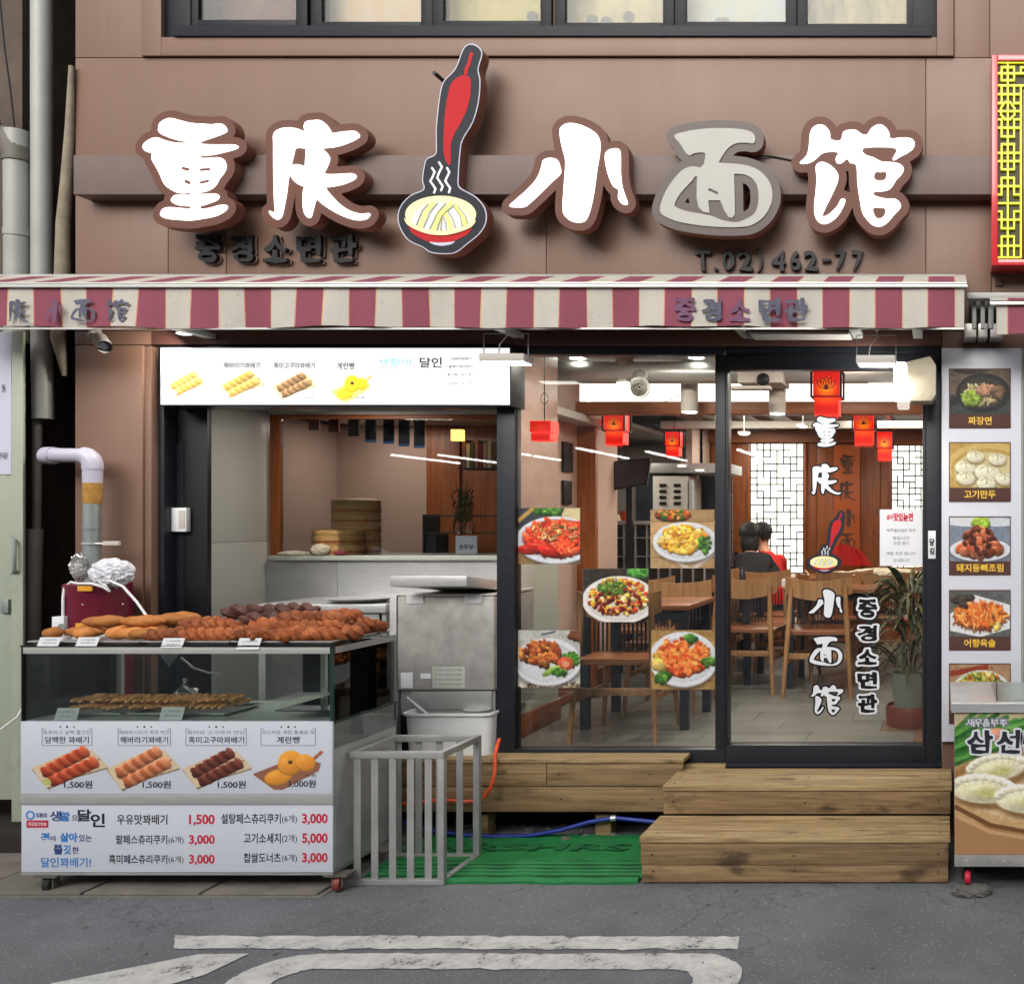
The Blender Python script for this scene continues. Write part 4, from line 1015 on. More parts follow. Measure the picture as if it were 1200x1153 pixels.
# ---------------------------------------------------------------- awnings
def stripes_mat(name, x_start, period, duty):
    m = bpy.data.materials.new(name); m.use_nodes = True
    t = m.node_tree; n = t.nodes; l = t.links; p = n['Principled BSDF']
    tc = n.new('ShaderNodeTexCoord'); sx = n.new('ShaderNodeSeparateXYZ'); l.new(tc.outputs['Object'], sx.inputs[0])
    ds = n.new('ShaderNodeTexNoise'); ds.inputs['Scale'].default_value = 5; l.new(tc.outputs['Object'], ds.inputs['Vector'])
    dm = n.new('ShaderNodeMath'); dm.operation = 'MULTIPLY_ADD'; dm.inputs[1].default_value = .004; l.new(ds.outputs[0], dm.inputs[0]); l.new(sx.outputs[0], dm.inputs[2])
    a = n.new('ShaderNodeMath'); a.operation = 'SUBTRACT'; a.inputs[1].default_value = x_start; l.new(dm.outputs[0], a.inputs[0])
    d = n.new('ShaderNodeMath'); d.operation = 'DIVIDE'; d.inputs[1].default_value = period; l.new(a.outputs[0], d.inputs[0])
    f = n.new('ShaderNodeMath'); f.operation = 'FRACT'; l.new(d.outputs[0], f.inputs[0])
    cr_ = n.new('ShaderNodeValToRGB'); e = cr_.color_ramp; e.interpolation = 'CONSTANT'
    e.elements[0].position = 0; e.elements[0].color = rgb(146, 74, 92, .85)
    e.elements[1].position = duty; e.elements[1].color = rgb(214, 170, 130, .9)
    q = e.elements.new(duty + .022); q.color = rgb(220, 214, 202, .70)
    q = e.elements.new(.978); q.color = rgb(206, 140, 110, .9)
    l.new(f.outputs[0], cr_.inputs[0])
    nz = n.new('ShaderNodeTexNoise'); nz.inputs['Scale'].default_value = 3; nz.inputs['Detail'].default_value = 9; nz.inputs['Roughness'].default_value = .7
    mp = n.new('ShaderNodeMapping'); mp.inputs['Scale'].default_value = (2, 1, 1.2); l.new(tc.outputs['Object'], mp.inputs[0]); l.new(mp.outputs[0], nz.inputs['Vector'])
    mr = n.new('ShaderNodeMapRange'); mr.inputs[1].default_value = .3; mr.inputs[2].default_value = .75; mr.inputs[3].default_value = 1.0; mr.inputs[4].default_value = .82
    l.new(nz.outputs[0], mr.inputs[0])
    vm = n.new('ShaderNodeVectorMath'); vm.operation = 'SCALE'; l.new(cr_.outputs[0], vm.inputs[0]); l.new(mr.outputs[0], vm.inputs['Scale'])
    # grime and small holes
    n4 = n.new('ShaderNodeTexNoise'); n4.inputs['Scale'].default_value = 34; n4.inputs['Detail'].default_value = 6
    l.new(tc.outputs['Object'], n4.inputs['Vector'])
    m4 = n.new('ShaderNodeMapRange'); m4.inputs[1].default_value = .68; m4.inputs[2].default_value = .74; m4.inputs[4].default_value = .35; l.new(n4.outputs[0], m4.inputs[0])
    mx = n.new('ShaderNodeMix'); mx.data_type = 'RGBA'; l.new(m4.outputs[0], mx.inputs[0]); l.new(vm.outputs[0], mx.inputs[6]); mx.inputs[7].default_value = rgb(90, 80, 74)
    l.new(mx.outputs[2], p.inputs['Base Color']); p.inputs['Roughness'].default_value = .85
    wv_ = n.new('ShaderNodeTexNoise'); wv_.inputs['Scale'].default_value = 260; l.new(tc.outputs['Object'], wv_.inputs['Vector'])
    b = n.new('ShaderNodeBump'); b.inputs['Strength'].default_value = .25; b.inputs['Distance'].default_value = .003; l.new(wv_.outputs[0], b.inputs['Height']); l.new(b.outputs[0], p.inputs['Normal'])
    M[name] = m
ya = -.36
per = 61.7 / S(ya)
aw = thing('striped_awning', 'long maroon and cream striped awning with faded lettering across the shop front', 'awning', (X(600, ya), ya, Z(335, ya)))
stripes_mat('stripe_cloth', X(39.5, ya) - aw.location.x, per, .5)
ax0 = X(-70, ya); ax1 = X(1133, ya)
def cloth(x0, x1, zt, zb, y, name, parent, m, amp=.011, foot=0.0):
    nx = 220; nz_ = 9; mb = MB(); vs = []
    for j in range(nz_ + 1):
        for i in range(nx + 1):
            x = x0 + (x1 - x0) * i / nx; v = j / nz_
            zz = zt + (zb - zt) * v + v * (.005 * math.sin(x * 4.1) + .003 * math.sin(x * 13 + 1))
            yy = y - foot * v + amp * v * (math.sin(x * 7.3 + .6) + .6 * math.sin(x * 15.1) + .4 * math.sin(x * 29))
            vs.append((x, yy, zz))
    fs = [(j * (nx + 1) + i, (j + 1) * (nx + 1) + i, (j + 1) * (nx + 1) + i + 1, j * (nx + 1) + i + 1) for j in range(nz_) for i in range(nx)]
    mb.add(vs, fs); mb.add([(a, b_ + .002, c_) for a, b_, c_ in vs], [tuple(reversed(f)) for f in fs])
    mb.sm = True
    me = build(name, mb, m, parent)
    return me
cloth(ax0, X(1130, ya), Z(337, ya), Z(383.5, ya), ya + .004, 'valance', aw, 'stripe_cloth', foot=.004)
bx('hem_bar', 'alu_light', aw, ax0, X(1130, ya), ya + .009, ya + .015, Z(385.6, ya), Z(383.6, ya))
build('front_bar', MB().box(ax0, ax1 + .004, ya - .012, ya + .03, Z(337.5, ya), Z(334.2, ya)), 'alu_light', aw, bevel=.002)
build('front_bar', MB().box(ax0, ax1, ya - .004, ya + .035, Z(333.4, ya), Z(331.0, ya)), 'alu_light', aw, bevel=.002)
mb = MB()
zt0, zt1 = Z(331.0, ya), 2.816
mb.add([(ax0, ya - .002, zt0), (ax1, ya - .002, zt0), (ax1, -.03, zt1), (ax0, -.03, zt1), (ax0, ya - .002, zt0 - .003), (ax1, ya - .002, zt0 - .003), (ax1, -.03, zt1 - .003), (ax0, -.03, zt1 - .003)],
       [(0, 1, 2, 3), (4, 7, 6, 5), (0, 4, 5, 1), (1, 5, 6, 2), (2, 6, 7, 3), (3, 7, 4, 0)])
build('canopy', mb, 'stripe_cloth', aw)
build('roller_case', MB().lathe([(.04, ax0), (.04, ax1 - .05)], (0, -.065, 2.77), 14, 'x'), 'alu_light', aw)
build('underside_tray', MB().box(X(878, -.2), X(995, -.2), -.20, -.05, Z(392, -.2), Z(389, -.2)), 'ceiling_white', aw, bevel=.002)
for px_ in (868, 1002, 1075, 590, 215):
    build('arm_joint', MB().box(X(px_ - 6, -.2), X(px_ + 6, -.2), -.3, -.02, Z(389, -.2), Z(383, -.2)), 'pipe_grey', aw, bevel=.003)
def valance_letter(F_fill, bbx, px0, px1, py0, py1, flip, m='ink_vale'):
    a, b_, c_, d_ = bbx; yv = ya - .016
    def fx(u, v):
        vv = (v - c_) / (d_ - c_); vv = vv if flip else 1 - vv
        return (X(px0 + (u - a) / (b_ - a) * (px1 - px0), yv), Z(py0 + vv * (py1 - py0), yv))
    return raw('lettering', slab_from(F_fill, fx, yv, None), m, aw)
mat('ink_vale', rgb(86, 88, 104), rough=.9, var=.3, vscale=18)
mat('ink_vale2', rgb(112, 78, 104), rough=.9, var=.3, vscale=18)
for k, (a, b_), mm_ in (('qing', (9, 34), 'ink_vale'), ('xiao', (50, 73), 'ink_vale2'), ('mian', (82, 112), 'ink_vale'), ('guan', (122, 152), 'ink_vale')):
    bb = CH[k][5]
    valance_letter(FIELDS[k].fill(-4), (bb[0] + 68, bb[1] - 68, bb[2] + 68, bb[3] - 68), a, b_, 350, 378, True, mm_)
for ch, (a, b_) in zip('중경소면관', [(790, 815), (823, 845), (855, 879), (890, 914), (920, 946)]):
    F_, bbx = glyph_field(ch, 60)
    valance_letter(F_.fill(.02), bbx, a, b_, 350, 376, False, 'ink_vale2' if ch in '중소' else 'ink_vale')
# awning arm mechanism beside the right end
am = thing('awning_bracket', 'grimy metal awning bracket with grey bars between the two awnings', 'bracket', (X(1145, -.1), -.1, Z(370)))
for (a, b_) in ((1139, 1144), (1149, 1154), (1158, 1164)):
    bx('arm_bar', 'pipe_grey', am, X(a, -.15), X(b_, -.15), -.17, -.13, Z(386, -.15), Z(352, -.15), bevel=.003)
for (a, b_) in ((1130, 1144), (1146, 1157), (1160, 1175)):
    bx('bracket_plate', 'steel_worn', am, X(a, -.12), X(b_, -.12), -.16, -.001, Z(397, -.12), Z(381, -.12), bevel=.004)
bx('dark_box', 'black', am, X(1136, -.1), X(1170, -.1), -.10, -.001, Z(388, -.1), Z(350, -.1), bevel=.003)
bx('support_bar', 'pipe_grey', am, X(1133, -.2), 1.2, -.24, -.18, Z(352, -.2), Z(345, -.2), bevel=.004)
a2 = thing('striped_awning', 'end of the next maroon and cream awning at the right edge', 'awning', (X(1170, ya), ya, Z(350, ya)))
stripes_mat('stripe_cloth_b', X(1182, ya) - a2.location.x, per, .5)
cloth(X(1168, ya), 1.5, Z(358, ya), Z(392, ya), ya + .004, 'valance', a2, 'stripe_cloth_b')
build('front_bar', MB().box(X(1160, ya), 1.5, ya - .012, ya + .03, Z(358, ya), Z(354, ya)), 'alu_light', a2, bevel=.002)
build('front_bar', MB().box(X(1160, ya), 1.5, ya - .004, ya + .035, Z(352.5, ya), Z(349.5, ya)), 'stripe_cloth_b', a2, bevel=.002)
mb = MB(); x0, x1 = X(1162, ya), 1.5; z0 = Z(352, ya)
mb.add([(x0, ya, z0), (x1, ya, z0), (x1, -.25, z0 + .03), (x0, -.25, z0 + .03), (x0, ya, z0 - .003), (x1, ya, z0 - .003), (x1, -.25, z0 + .027), (x0, -.25, z0 + .027)], [(0, 1, 2, 3), (4, 7, 6, 5), (0, 4, 5, 1), (1, 5, 6, 2), (2, 6, 7, 3), (3, 7, 4, 0)])
build('canopy', mb, 'stripe_cloth_b', a2)
o = build('wall_socket', MB().box(X(1166), X(1176), -.012, -.001, Z(336), Z(329)), 'clad_dark', None, bevel=.002, loc=(X(1171), 0, Z(333)))
setp(o, 'tiny brown fitting on the wall under the red lattice sign', 'fitting')

# ---------------------------------------------------------------- security camera, floodlights, wall lamp
cc = thing('security_camera', 'grey bullet security camera on the left pilaster under the awning', 'camera', (X(115), -.0, Z(393)))
build('mount', MB().lathe([(.028, 0), (.026, -.02), (.012, -.03)], (X(114), -.002, Z(391)), 14, 'y').tube([(X(114), -.03, Z(391)), (X(115), -.06, Z(396))], .012, 8), 'pipe_grey', cc)
p0 = Vector((X(113, -.06), -.05, Z(394, -.06))); p1 = Vector((X(129, -.12), -.15, Z(408, -.12)))
build('body', MB().tube([p0, p0.lerp(p1, .1), p0.lerp(p1, .75)], [.02, .027, .027], 16), 'ceiling_white', cc)
build('hood', MB().tube([p0.lerp(p1, .2), p1], [.031, .031], 16, cap=False), 'pipe_grey', cc)
build('lens', MB().tube([p0.lerp(p1, .7), p0.lerp(p1, .9)], [.022, .02], 14), 'screen', cc)
def flood(px0, px1, py, name_lab, lit, cab):
    f_ = thing('floodlight', name_lab, 'lamp', (X((px0 + px1) / 2, -.22), -.22, Z(py, -.22)))
    y = -.24; a, b_ = X(px0, y), X(px1, y); z1, z0 = Z(py, y), Z(py + 9, y)
    bx('housing', 'ceiling_white', f_, a, b_, y - .05, y + .07, z0, z1, bevel=.006)
    bx('lens', 'lit_down', f_, a + .01, b_ - .01, y - .04, y + .06, z0 - .004, z0 - .0005)
    zt = Z(py - 25, y)
    build('wire_frame', MB().tube([(a, y, z1 - .01), (a, y, zt), (b_, y, zt), (b_, y, z1 - .01)], .0025, 6), 'pipe_grey', f_)
    build('bracket', MB().lathe([(.028, zt + .05), (.016, zt + .035), (.006, zt + .02)], (X((px0 + px1) / 2, y), y, 0), 10), 'ceiling_white', f_)
    mxm = X((px0 + px1) / 2, y)
    build('cord', MB().tube([(mxm, y, zt + .03), (mxm + .004, y, zt - .01), (mxm - .03, y, zt - .05), (mxm - .035, y, z1)], .003, 6), 'ceiling_white', f_)
    ld = bpy.data.lights.new('floodlight_glow', 'AREA'); ld.shape = 'RECTANGLE'; ld.size = b_ - a; ld.size_y = .1; ld.energy = lit; ld.color = (1, .93, .84)
    lo = bpy.data.objects.new('floodlight_glow', ld); COL.objects.link(lo); lo.parent = f_
    lo.location = Vector(((a + b_) / 2, y, z0 - .012)) - f_.location
    lo.rotation_euler = (R(-18), 0, 0)
    return f_
flood(567, 619, 416, 'hanging floodlight on a wire frame at the right end of the menu lightbox', 3.5, 0)
flood(1004, 1050, 418, 'hanging floodlight on a wire frame over the sliding door', 3.5, 0)
wl = thing('wall_lamp', 'beige box lamp glowing at the upper right corner of the door', 'lamp', (X(1080), -.05, Z(440)))
yb = -.16
build('housing', MB().prism([(X(1066, yb), Z(470, yb)), (X(1062, yb), Z(424, yb)), (X(1090, yb), Z(417, yb)), (X(1097, yb), Z(428, yb)), (X(1097, yb), Z(462, yb)), (X(1092, yb), Z(470, yb))], yb, -.001), 'cloth_white', wl, bevel=.008)
xs0 = X(1059, yb)
build('diffuser', MB().box(xs0 - .05, xs0 + .012, yb + .004, -.02, Z(467, yb), Z(424, yb)), 'lit_down', wl, bevel=.01)
ld = bpy.data.lights.new('wall_lamp_glow', 'AREA'); ld.size = .15; ld.energy = 2.0; ld.color = (1, .96, .9)
lo = bpy.data.objects.new('wall_lamp_glow', ld); COL.objects.link(lo); lo.parent = wl
lo.location = Vector((xs0 - .065, yb + .07, Z(445, yb))) - wl.location; lo.rotation_euler = (0, R(80), 0)

# light that falls on the left pilaster comes from a strip hidden on the awning underside
sl_ = thing('strip_light', 'short strip light under the awning over the menu lightbox', 'lamp', (X(222, -.2), -.2, Z(388, -.2)))
bx('tube', 'lit_down', sl_, X(212, -.1), X(236, -.1), -.13, -.09, Z(392.4, -.1), Z(391.2, -.1))
bx('holder', 'black', sl_, X(210, -.1), X(238, -.1), -.135, -.085, Z(391, -.1), Z(388, -.1), bevel=.002)
ld = bpy.data.lights.new('strip_glow', 'AREA'); ld.size = .12; ld.energy = 3.0; ld.color = (1, .9, .8)
lo = bpy.data.objects.new('strip_glow', ld); COL.objects.link(lo); lo.parent = sl_
lo.location = Vector((X(205, -.1), -.14, Z(394, -.1))) - sl_.location; lo.rotation_euler = (R(-10), R(40), 0)
# ================================================================ PRINTED PICTURES (painted as arrays of ink, one vertex per dot)
class Art:
    def __init__(s, w_, h_, bg, seed=0):
        s.w, s.h = w_, h_; s.a = np.zeros((h_, w_, 3)); s.a[:] = np.array(bg, float)
        s.m = np.ones((h_, w_), bool); s.rs = np.random.RandomState(seed)
        s.yy, s.xx = np.mgrid[0:h_, 0:w_].astype(float)
    def noise(s, amp, cell):
        for c_ in (cell, max(2, cell // 2), 2):
            g_ = s.rs.randn(s.h // c_ + 2, s.w // c_ + 2)
            yi, xi = s.yy / c_, s.xx / c_; y0, x0 = yi.astype(int), xi.astype(int); fy, fx = (yi - y0), (xi - x0)
            v = g_[y0, x0] * (1 - fy) * (1 - fx) + g_[y0 + 1, x0] * fy * (1 - fx) + g_[y0, x0 + 1] * (1 - fy) * fx + g_[y0 + 1, x0 + 1] * fy * fx
            s.a += (v * amp * .5)[..., None]
        return s
    def planks(s, col, n, ang=0.0):
        t_ = s.yy * math.cos(ang) + s.xx * math.sin(ang); k = (t_ / (s.h / n)).astype(int)
        s.a *= (0.9 + .2 * ((k * 7919) % 5) / 5)[..., None]
        s.a[(t_ % (s.h / n)) < 1] *= .6
        return s
    def ell(s, cx, cy_, rx, ry, col, ang=0, soft=1.0, shade=0.0, alpha=1.0):
        R_ = max(rx, ry) + 2
        x0, x1, y0, y1 = int(max(0, cx - R_)), int(min(s.w, cx + R_ + 1)), int(max(0, cy_ - R_)), int(min(s.h, cy_ + R_ + 1))
        if x0 >= x1 or y0 >= y1: return s
        X_, Y_ = s.xx[y0:y1, x0:x1] - cx, s.yy[y0:y1, x0:x1] - cy_
        c_, s_ = math.cos(ang), math.sin(ang)
        u = (X_ * c_ + Y_ * s_) / rx; v = (-X_ * s_ + Y_ * c_) / ry
        r = np.sqrt(u * u + v * v)
        k = np.clip((1 - r) * min(rx, ry) / soft + .5, 0, 1) * alpha
        colr = np.array(col, float)[None, None] * np.ones(X_.shape + (1,))
        if shade:
            n_ = np.clip(-(X_ / rx) * .3 - (Y_ / ry) * .7, -1, 1) * (1 if ry > 0 else 1)
            colr = colr * (1 + shade * n_ * np.clip(r, 0, 1))[..., None] + (np.clip(.45 - np.sqrt((u + .3) ** 2 + (v + .35) ** 2), 0, 1) * 150 * shade)[..., None]
        s.a[y0:y1, x0:x1] = s.a[y0:y1, x0:x1] * (1 - k[..., None]) + colr * k[..., None]
        return s
    def line(s, pts, r, col, alpha=1.0):
        for (xa, ya_), (xb, yb_) in zip(pts[:-1], pts[1:]):
            n_ = int(math.hypot(xb - xa, yb_ - ya_) / max(.5, r * .5)) + 1
            for i in range(n_ + 1): s.ell(xa + (xb - xa) * i / n_, ya_ + (yb_ - ya_) * i / n_, r, r, col, alpha=alpha)
        return s
    def poly(s, pts, col):
        P = np.stack([s.xx.ravel(), s.yy.ravel()], 1); d = sd_poly(P, np.array(pts, float)).reshape(s.h, s.w)
        k = np.clip(.5 - d, 0, 1)[..., None]; s.a = s.a * (1 - k) + np.array(col, float) * k
        return s
    def plate(s, cx, cy_, rx, ry, col=(232, 234, 240)):
        s.ell(cx + 2, cy_ + ry * .14, rx * 1.02, ry * 1.02, (40, 34, 30), alpha=.45, soft=6)
        s.ell(cx, cy_ + ry * .05, rx, ry, tuple(c * .78 for c in col)); s.ell(cx, cy_, rx, ry, col)
        s.ell(cx, cy_ + 1, rx * .86, ry * .82, tuple(c * .86 for c in col), soft=3); s.ell(cx, cy_ + ry * .06, rx * .8, ry * .76, tuple(c * .95 for c in col), soft=3)
        return s
    def pieces(s, cx, cy_, rx, ry, n_, pal, size, aspect=1.5, shade=.45, angr=3.14, ang0=0.0):
        P = []
        if n_ > 20: n_ = int(n_ * 1.9); size *= .78
        for i in range(n_):
            a = s.rs.uniform(0, 6.283); q = math.sqrt(s.rs.uniform(0, 1)); P.append((cx + rx * q * math.cos(a), cy_ + ry * q * math.sin(a)))
        P.sort(key=lambda p_: p_[1])
        for (x, y) in P:
            sz = size * s.rs.uniform(.6, 1.25); c_ = np.array(pal[s.rs.randint(len(pal))], float) * s.rs.uniform(.75, 1.15)
            an = ang0 + s.rs.uniform(-angr, angr) / 2
            s.ell(x + .6, y + 1.2, sz * aspect, sz, tuple(c_ * .38), an, 1.5, alpha=.8)
            s.ell(x, y, sz * aspect, sz, tuple(c_), an, 1.0, shade)
        return s
def put_art(name, art, x0, x1, z0, z1, y, parent, m='print'):
    h_, w_ = art.h, art.w
    gx = np.linspace(x0, x1, w_); gz = np.linspace(z1, z0, h_)
    off = wloc(parent) if parent else Vector((0, 0, 0))
    V = np.zeros((h_ * w_, 3)); V[:, 0] = np.tile(gx, h_) - off.x; V[:, 1] = y - off.y; V[:, 2] = np.repeat(gz, w_) - off.z
    ij = (np.arange(h_ - 1)[:, None] * w_ + np.arange(w_ - 1)[None]).ravel()
    ok = (art.m[:-1, :-1] & art.m[1:, :-1] & art.m[:-1, 1:] & art.m[1:, 1:]).ravel()
    ij = ij[ok]
    Fc = np.stack([ij, ij + w_, ij + w_ + 1, ij + 1], 1)
    me = bpy.data.meshes.new(name); nf = len(Fc)
    me.vertices.add(len(V)); me.vertices.foreach_set('co', V.ravel())
    me.loops.add(nf * 4); me.loops.foreach_set('vertex_index', Fc.ravel().astype(np.int32))
    me.polygons.add(nf); me.polygons.foreach_set('loop_start', (np.arange(nf) * 4).astype(np.int32))
    me.update(calc_edges=True)
    c_ = np.clip(art.a, 0, 250) / 255.0
    c_ = np.where(c_ <= .04045, c_ / 12.92, ((c_ + .055) / 1.055) ** 2.4) * .92
    rgba = np.ones((h_ * w_, 4), np.float32); rgba[:, :3] = c_.reshape(-1, 3)
    at = me.color_attributes.new('ink', 'FLOAT_COLOR', 'POINT'); at.data.foreach_set('color', rgba.ravel())
    me.materials.append(M[m]); o = bpy.data.objects.new(name, me); COL.objects.link(o)
    if parent: o.parent = parent
    return o
RED = [(196, 50, 30), (214, 74, 40), (170, 34, 24), (226, 100, 60)]
ORG = [(214, 120, 50), (196, 92, 40), (232, 150, 70), (170, 70, 34)]
YEL = [(236, 190, 80), (220, 160, 50), (244, 212, 120), (200, 130, 40)]
GRN = [(70, 120, 40), (100, 150, 60), (50, 96, 36)]
def art_dish(kind, w_, h_, seed):
    if kind == 'crayfish':
        A = Art(w_, h_, (150, 118, 78), seed).noise(10, 8); A.poly([(0, 0), (w_, 0), (w_, h_ * .2), (w_ * .2, h_ * .34), (0, h_ * .4)], (60, 66, 72)).noise(6, 10)
        A.line([(4, h_ * .22), (w_ * .25, 2)], 3, (190, 150, 80)); A.pieces(w_ * .5, h_ * .06, w_ * .22, h_ * .05, 26, GRN, 4)
        A.poly([(w_ * .75, 0), (w_, 0), (w_, h_ * .25), (w_ * .7, h_ * .14)], (214, 196, 150))
        A.plate(w_ * .62, h_ * .56, w_ * .62, h_ * .41, (226, 230, 240))
        A.ell(w_ * .66, h_ * .54, w_ * .56, h_ * .33, (130, 26, 18), soft=4)
        A.pieces(w_ * .66, h_ * .53, w_ * .52, h_ * .3, 120, RED, 4.6, 2.3, .5); A.pieces(w_ * .6, h_ * .42, w_ * .4, h_ * .15, 26, [(220, 150, 90), (120, 110, 50), (230, 180, 120)], 2, 3)
        A.pieces(w_ * .35, h_ * .74, w_ * .2, h_ * .06, 8, RED, 7, 2.4, .6, .6, .3)
    elif kind == 'prawn':
        A = Art(w_, h_, (196, 160, 112), seed).noise(8, 9).planks(None, 5); A.ell(w_ * .35, h_ * .1, w_ * .28, h_ * .12, (96, 44, 26)); A.pieces(w_ * .35, h_ * .08, w_ * .24, h_ * .08, 30, ORG + GRN, 4)
        A.line([(w_ * .35, h_ * .82), (w_ * .62, h_ * 1.02), (w_ * .98, h_ * .74)], 3, (214, 200, 190)); A.plate(w_ * .54, h_ * .54, w_ * .5, h_ * .33)
        A.pieces(w_ * .5, h_ * .5, w_ * .36, h_ * .22, 90, YEL, 5, 1.7, .5); A.pieces(w_ * .84, h_ * .58, w_ * .1, h_ * .14, 22, GRN, 3)
    elif kind == 'tofu':
        A = Art(w_, h_, (58, 52, 48), seed).noise(6, 8); A.pieces(w_ * .85, h_ * .08, w_ * .16, h_ * .08, 30, [(60, 130, 50), (90, 160, 70)], 4)
        A.plate(w_ * .55, h_ * .58, w_ * .56, h_ * .44, (240, 236, 232)); A.pieces(w_ * .54, h_ * .52, w_ * .46, h_ * .33, 150, YEL + [(240, 230, 190), (200, 60, 30), (180, 50, 30), (226, 200, 60)], 4, 1.2, .5)
        A.pieces(w_ * .45, h_ * .36, w_ * .24, h_ * .12, 70, GRN + [(150, 150, 70)], 2.2, 1.4); A.pieces(w_ * .5, h_ * .6, w_ * .4, h_ * .24, 24, [(120, 34, 30)], 3, 1.5)
        # poster is cut along the rim of its plate
        A.m = (((A.xx - w_ * .55) / (w_ * .57)) ** 2 + ((A.yy - h_ * .58) / (h_ * .45)) ** 2 < 1) | (A.yy < h_ * .62)
    elif kind == 'ribs':
        A = Art(w_, h_, (196, 196, 190), seed).noise(12, 10); A.pieces(w_ * .5, h_ * .95, w_ * .6, h_ * .06, 60, [(150, 130, 100), (90, 76, 60), (200, 190, 170)], 2.5, 1.5); A.line([(w_ * .4, h_ * .08), (w_ * .6, h_ * .03)], 1, (60, 70, 90))
        A.pieces(w_ * .92, h_ * .08, w_ * .1, h_ * .08, 14, [(110, 60, 40)], 4); A.plate(w_ * .48, h_ * .54, w_ * .52, h_ * .4)
        A.pieces(w_ * .38, h_ * .4, w_ * .32, h_ * .2, 46, [(150, 74, 34), (176, 98, 48), (120, 52, 26), (190, 120, 60)], 4.5, 2.4, .6, 1.6, .8)
        A.pieces(w_ * .85, h_ * .5, w_ * .12, h_ * .12, 30, GRN, 3.5); A.ell(w_ * .76, h_ * .58, 13, 11, (206, 90, 60), shade=.4); A.ell(w_ * .76, h_ * .58, 6, 5, (240, 160, 120))
        A.ell(w_ * .54, h_ * .7, 16, 5, (150, 180, 80), -.5, shade=.4); A.pieces(w_ * .66, h_ * .72, 12, 4, 12, GRN, 3)
    elif kind == 'sweetsour':
        A = Art(w_, h_, (190, 150, 90), seed).noise(10, 6).planks(None, 6); A.plate(w_ * .5, h_ * .48, w_ * .53, h_ * .45)
        A.pieces(w_ * .5, h_ * .45, w_ * .42, h_ * .3, 120, [(214, 96, 44), (226, 116, 60), (190, 70, 34), (232, 140, 70)], 5, 1.5, .5)
        for (u, v) in ((.62, .14), (.9, .52), (.2, .76), (.16, .8)): A.pieces(w_ * u, h_ * v, 9, 5, 14, GRN, 3.5)
        A.pieces(w_ * .1, h_ * .55, 5, 12, 6, YEL, 6)
    elif kind == 'noodle_pan':
        A = Art(w_, h_, (120, 100, 84), seed).noise(10, 9); A.poly([(0, h_ * .55), (w_, h_ * .5), (w_, h_), (0, h_)], (60, 66, 66)); A.ell(w_ * .35, h_ * .0, w_ * .3, h_ * .1, (60, 50, 44))
        A.ell(w_ * .55, h_ * .52, w_ * .45, h_ * .44, (34, 34, 34)); A.ell(w_ * .54, h_ * .5, w_ * .37, h_ * .34, (60, 54, 44)); A.line([(0, h_ * .75), (w_ * .15, h_ * .66)], 5, (34, 34, 34))
        A.pieces(w_ * .52, h_ * .55, w_ * .3, h_ * .24, 80, [(190, 180, 130), (170, 150, 100), (200, 190, 150)], 2, 3); A.pieces(w_ * .36, h_ * .64, w_ * .16, h_ * .14, 40, [(150, 176, 60), (120, 150, 50)], 3.5, 1.6)
        A.pieces(w_ * .6, h_ * .46, w_ * .14, h_ * .1, 24, [(200, 150, 120), (180, 130, 100)], 4, 1.4); A.pieces(w_ * .78, h_ * .5, w_ * .08, h_ * .12, 16, [(110, 84, 60)], 3, 2)
    elif kind == 'steamer':
        A = Art(w_, h_, (196, 160, 84), seed).noise(8, 8); A.ell(w_ * .62, h_ * .5, w_ * .66, h_ * .52, (214, 184, 110)); A.ell(w_ * .62, h_ * .56, w_ * .6, h_ * .44, (190, 156, 84)); A.ell(w_ * .62, h_ * .6, w_ * .56, h_ * .4, (216, 200, 150))
        for (u, v, r) in ((.26, .55, 13), (.42, .3, 11), (.62, .66, 16), (.78, .36, 11), (.26, .78, 12), (.9, .8, 11), (.6, .9, 12)):
            A.ell(w_ * u + 1, h_ * v + 3, r * 1.25, r * .85, (150, 130, 80), soft=3); A.ell(w_ * u, h_ * v, r * 1.2, r * .8, (236, 232, 206), .1, 1.5, .25); A.line([(w_ * u - r * .7, h_ * v - r * .4), (w_ * u, h_ * v - r * .8), (w_ * u + r * .7, h_ * v - r * .3)], 1.3, (214, 206, 170)); A.line([(w_ * u, h_ * v - r * .8), (w_ * u + 1, h_ * v)], 1, (200, 190, 150))
    elif kind == 'porkbone':
        A = Art(w_, h_, (128, 140, 158), seed).noise(6, 8); A.ell(w_ * .3, h_ * .08, w_ * .4, h_ * .12, (226, 228, 232)); A.ell(w_ * .8, h_ * .1, w_ * .3, h_ * .1, (216, 220, 226)); A.pieces(w_ * .5, h_ * .12, 12, 8, 16, [(150, 180, 60)], 4)
        A.plate(w_ * .5, h_ * .72, w_ * .5, h_ * .26); A.pieces(w_ * .5, h_ * .48, w_ * .22, h_ * .22, 24, [(168, 90, 60), (146, 70, 44), (186, 110, 76)], 8, 1.3, .6); A.pieces(w_ * .48, h_ * .7, w_ * .36, h_ * .14, 34, [(168, 88, 56), (140, 66, 40), (190, 112, 76)], 8, 1.3, .6)
        A.pieces(w_ * .5, h_ * .55, w_ * .3, h_ * .28, 20, [(80, 36, 26)], 3)
    elif kind == 'shreds':
        A = Art(w_, h_, (96, 100, 100), seed).noise(10, 8); A.poly([(0, h_ * .5), (w_ * .4, h_ * .08), (w_ * 1.0, h_ * .3), (w_ * 1.02, h_ * .8), (w_ * .5, h_ * 1.0), (0, h_ * .86)], (236, 236, 238))
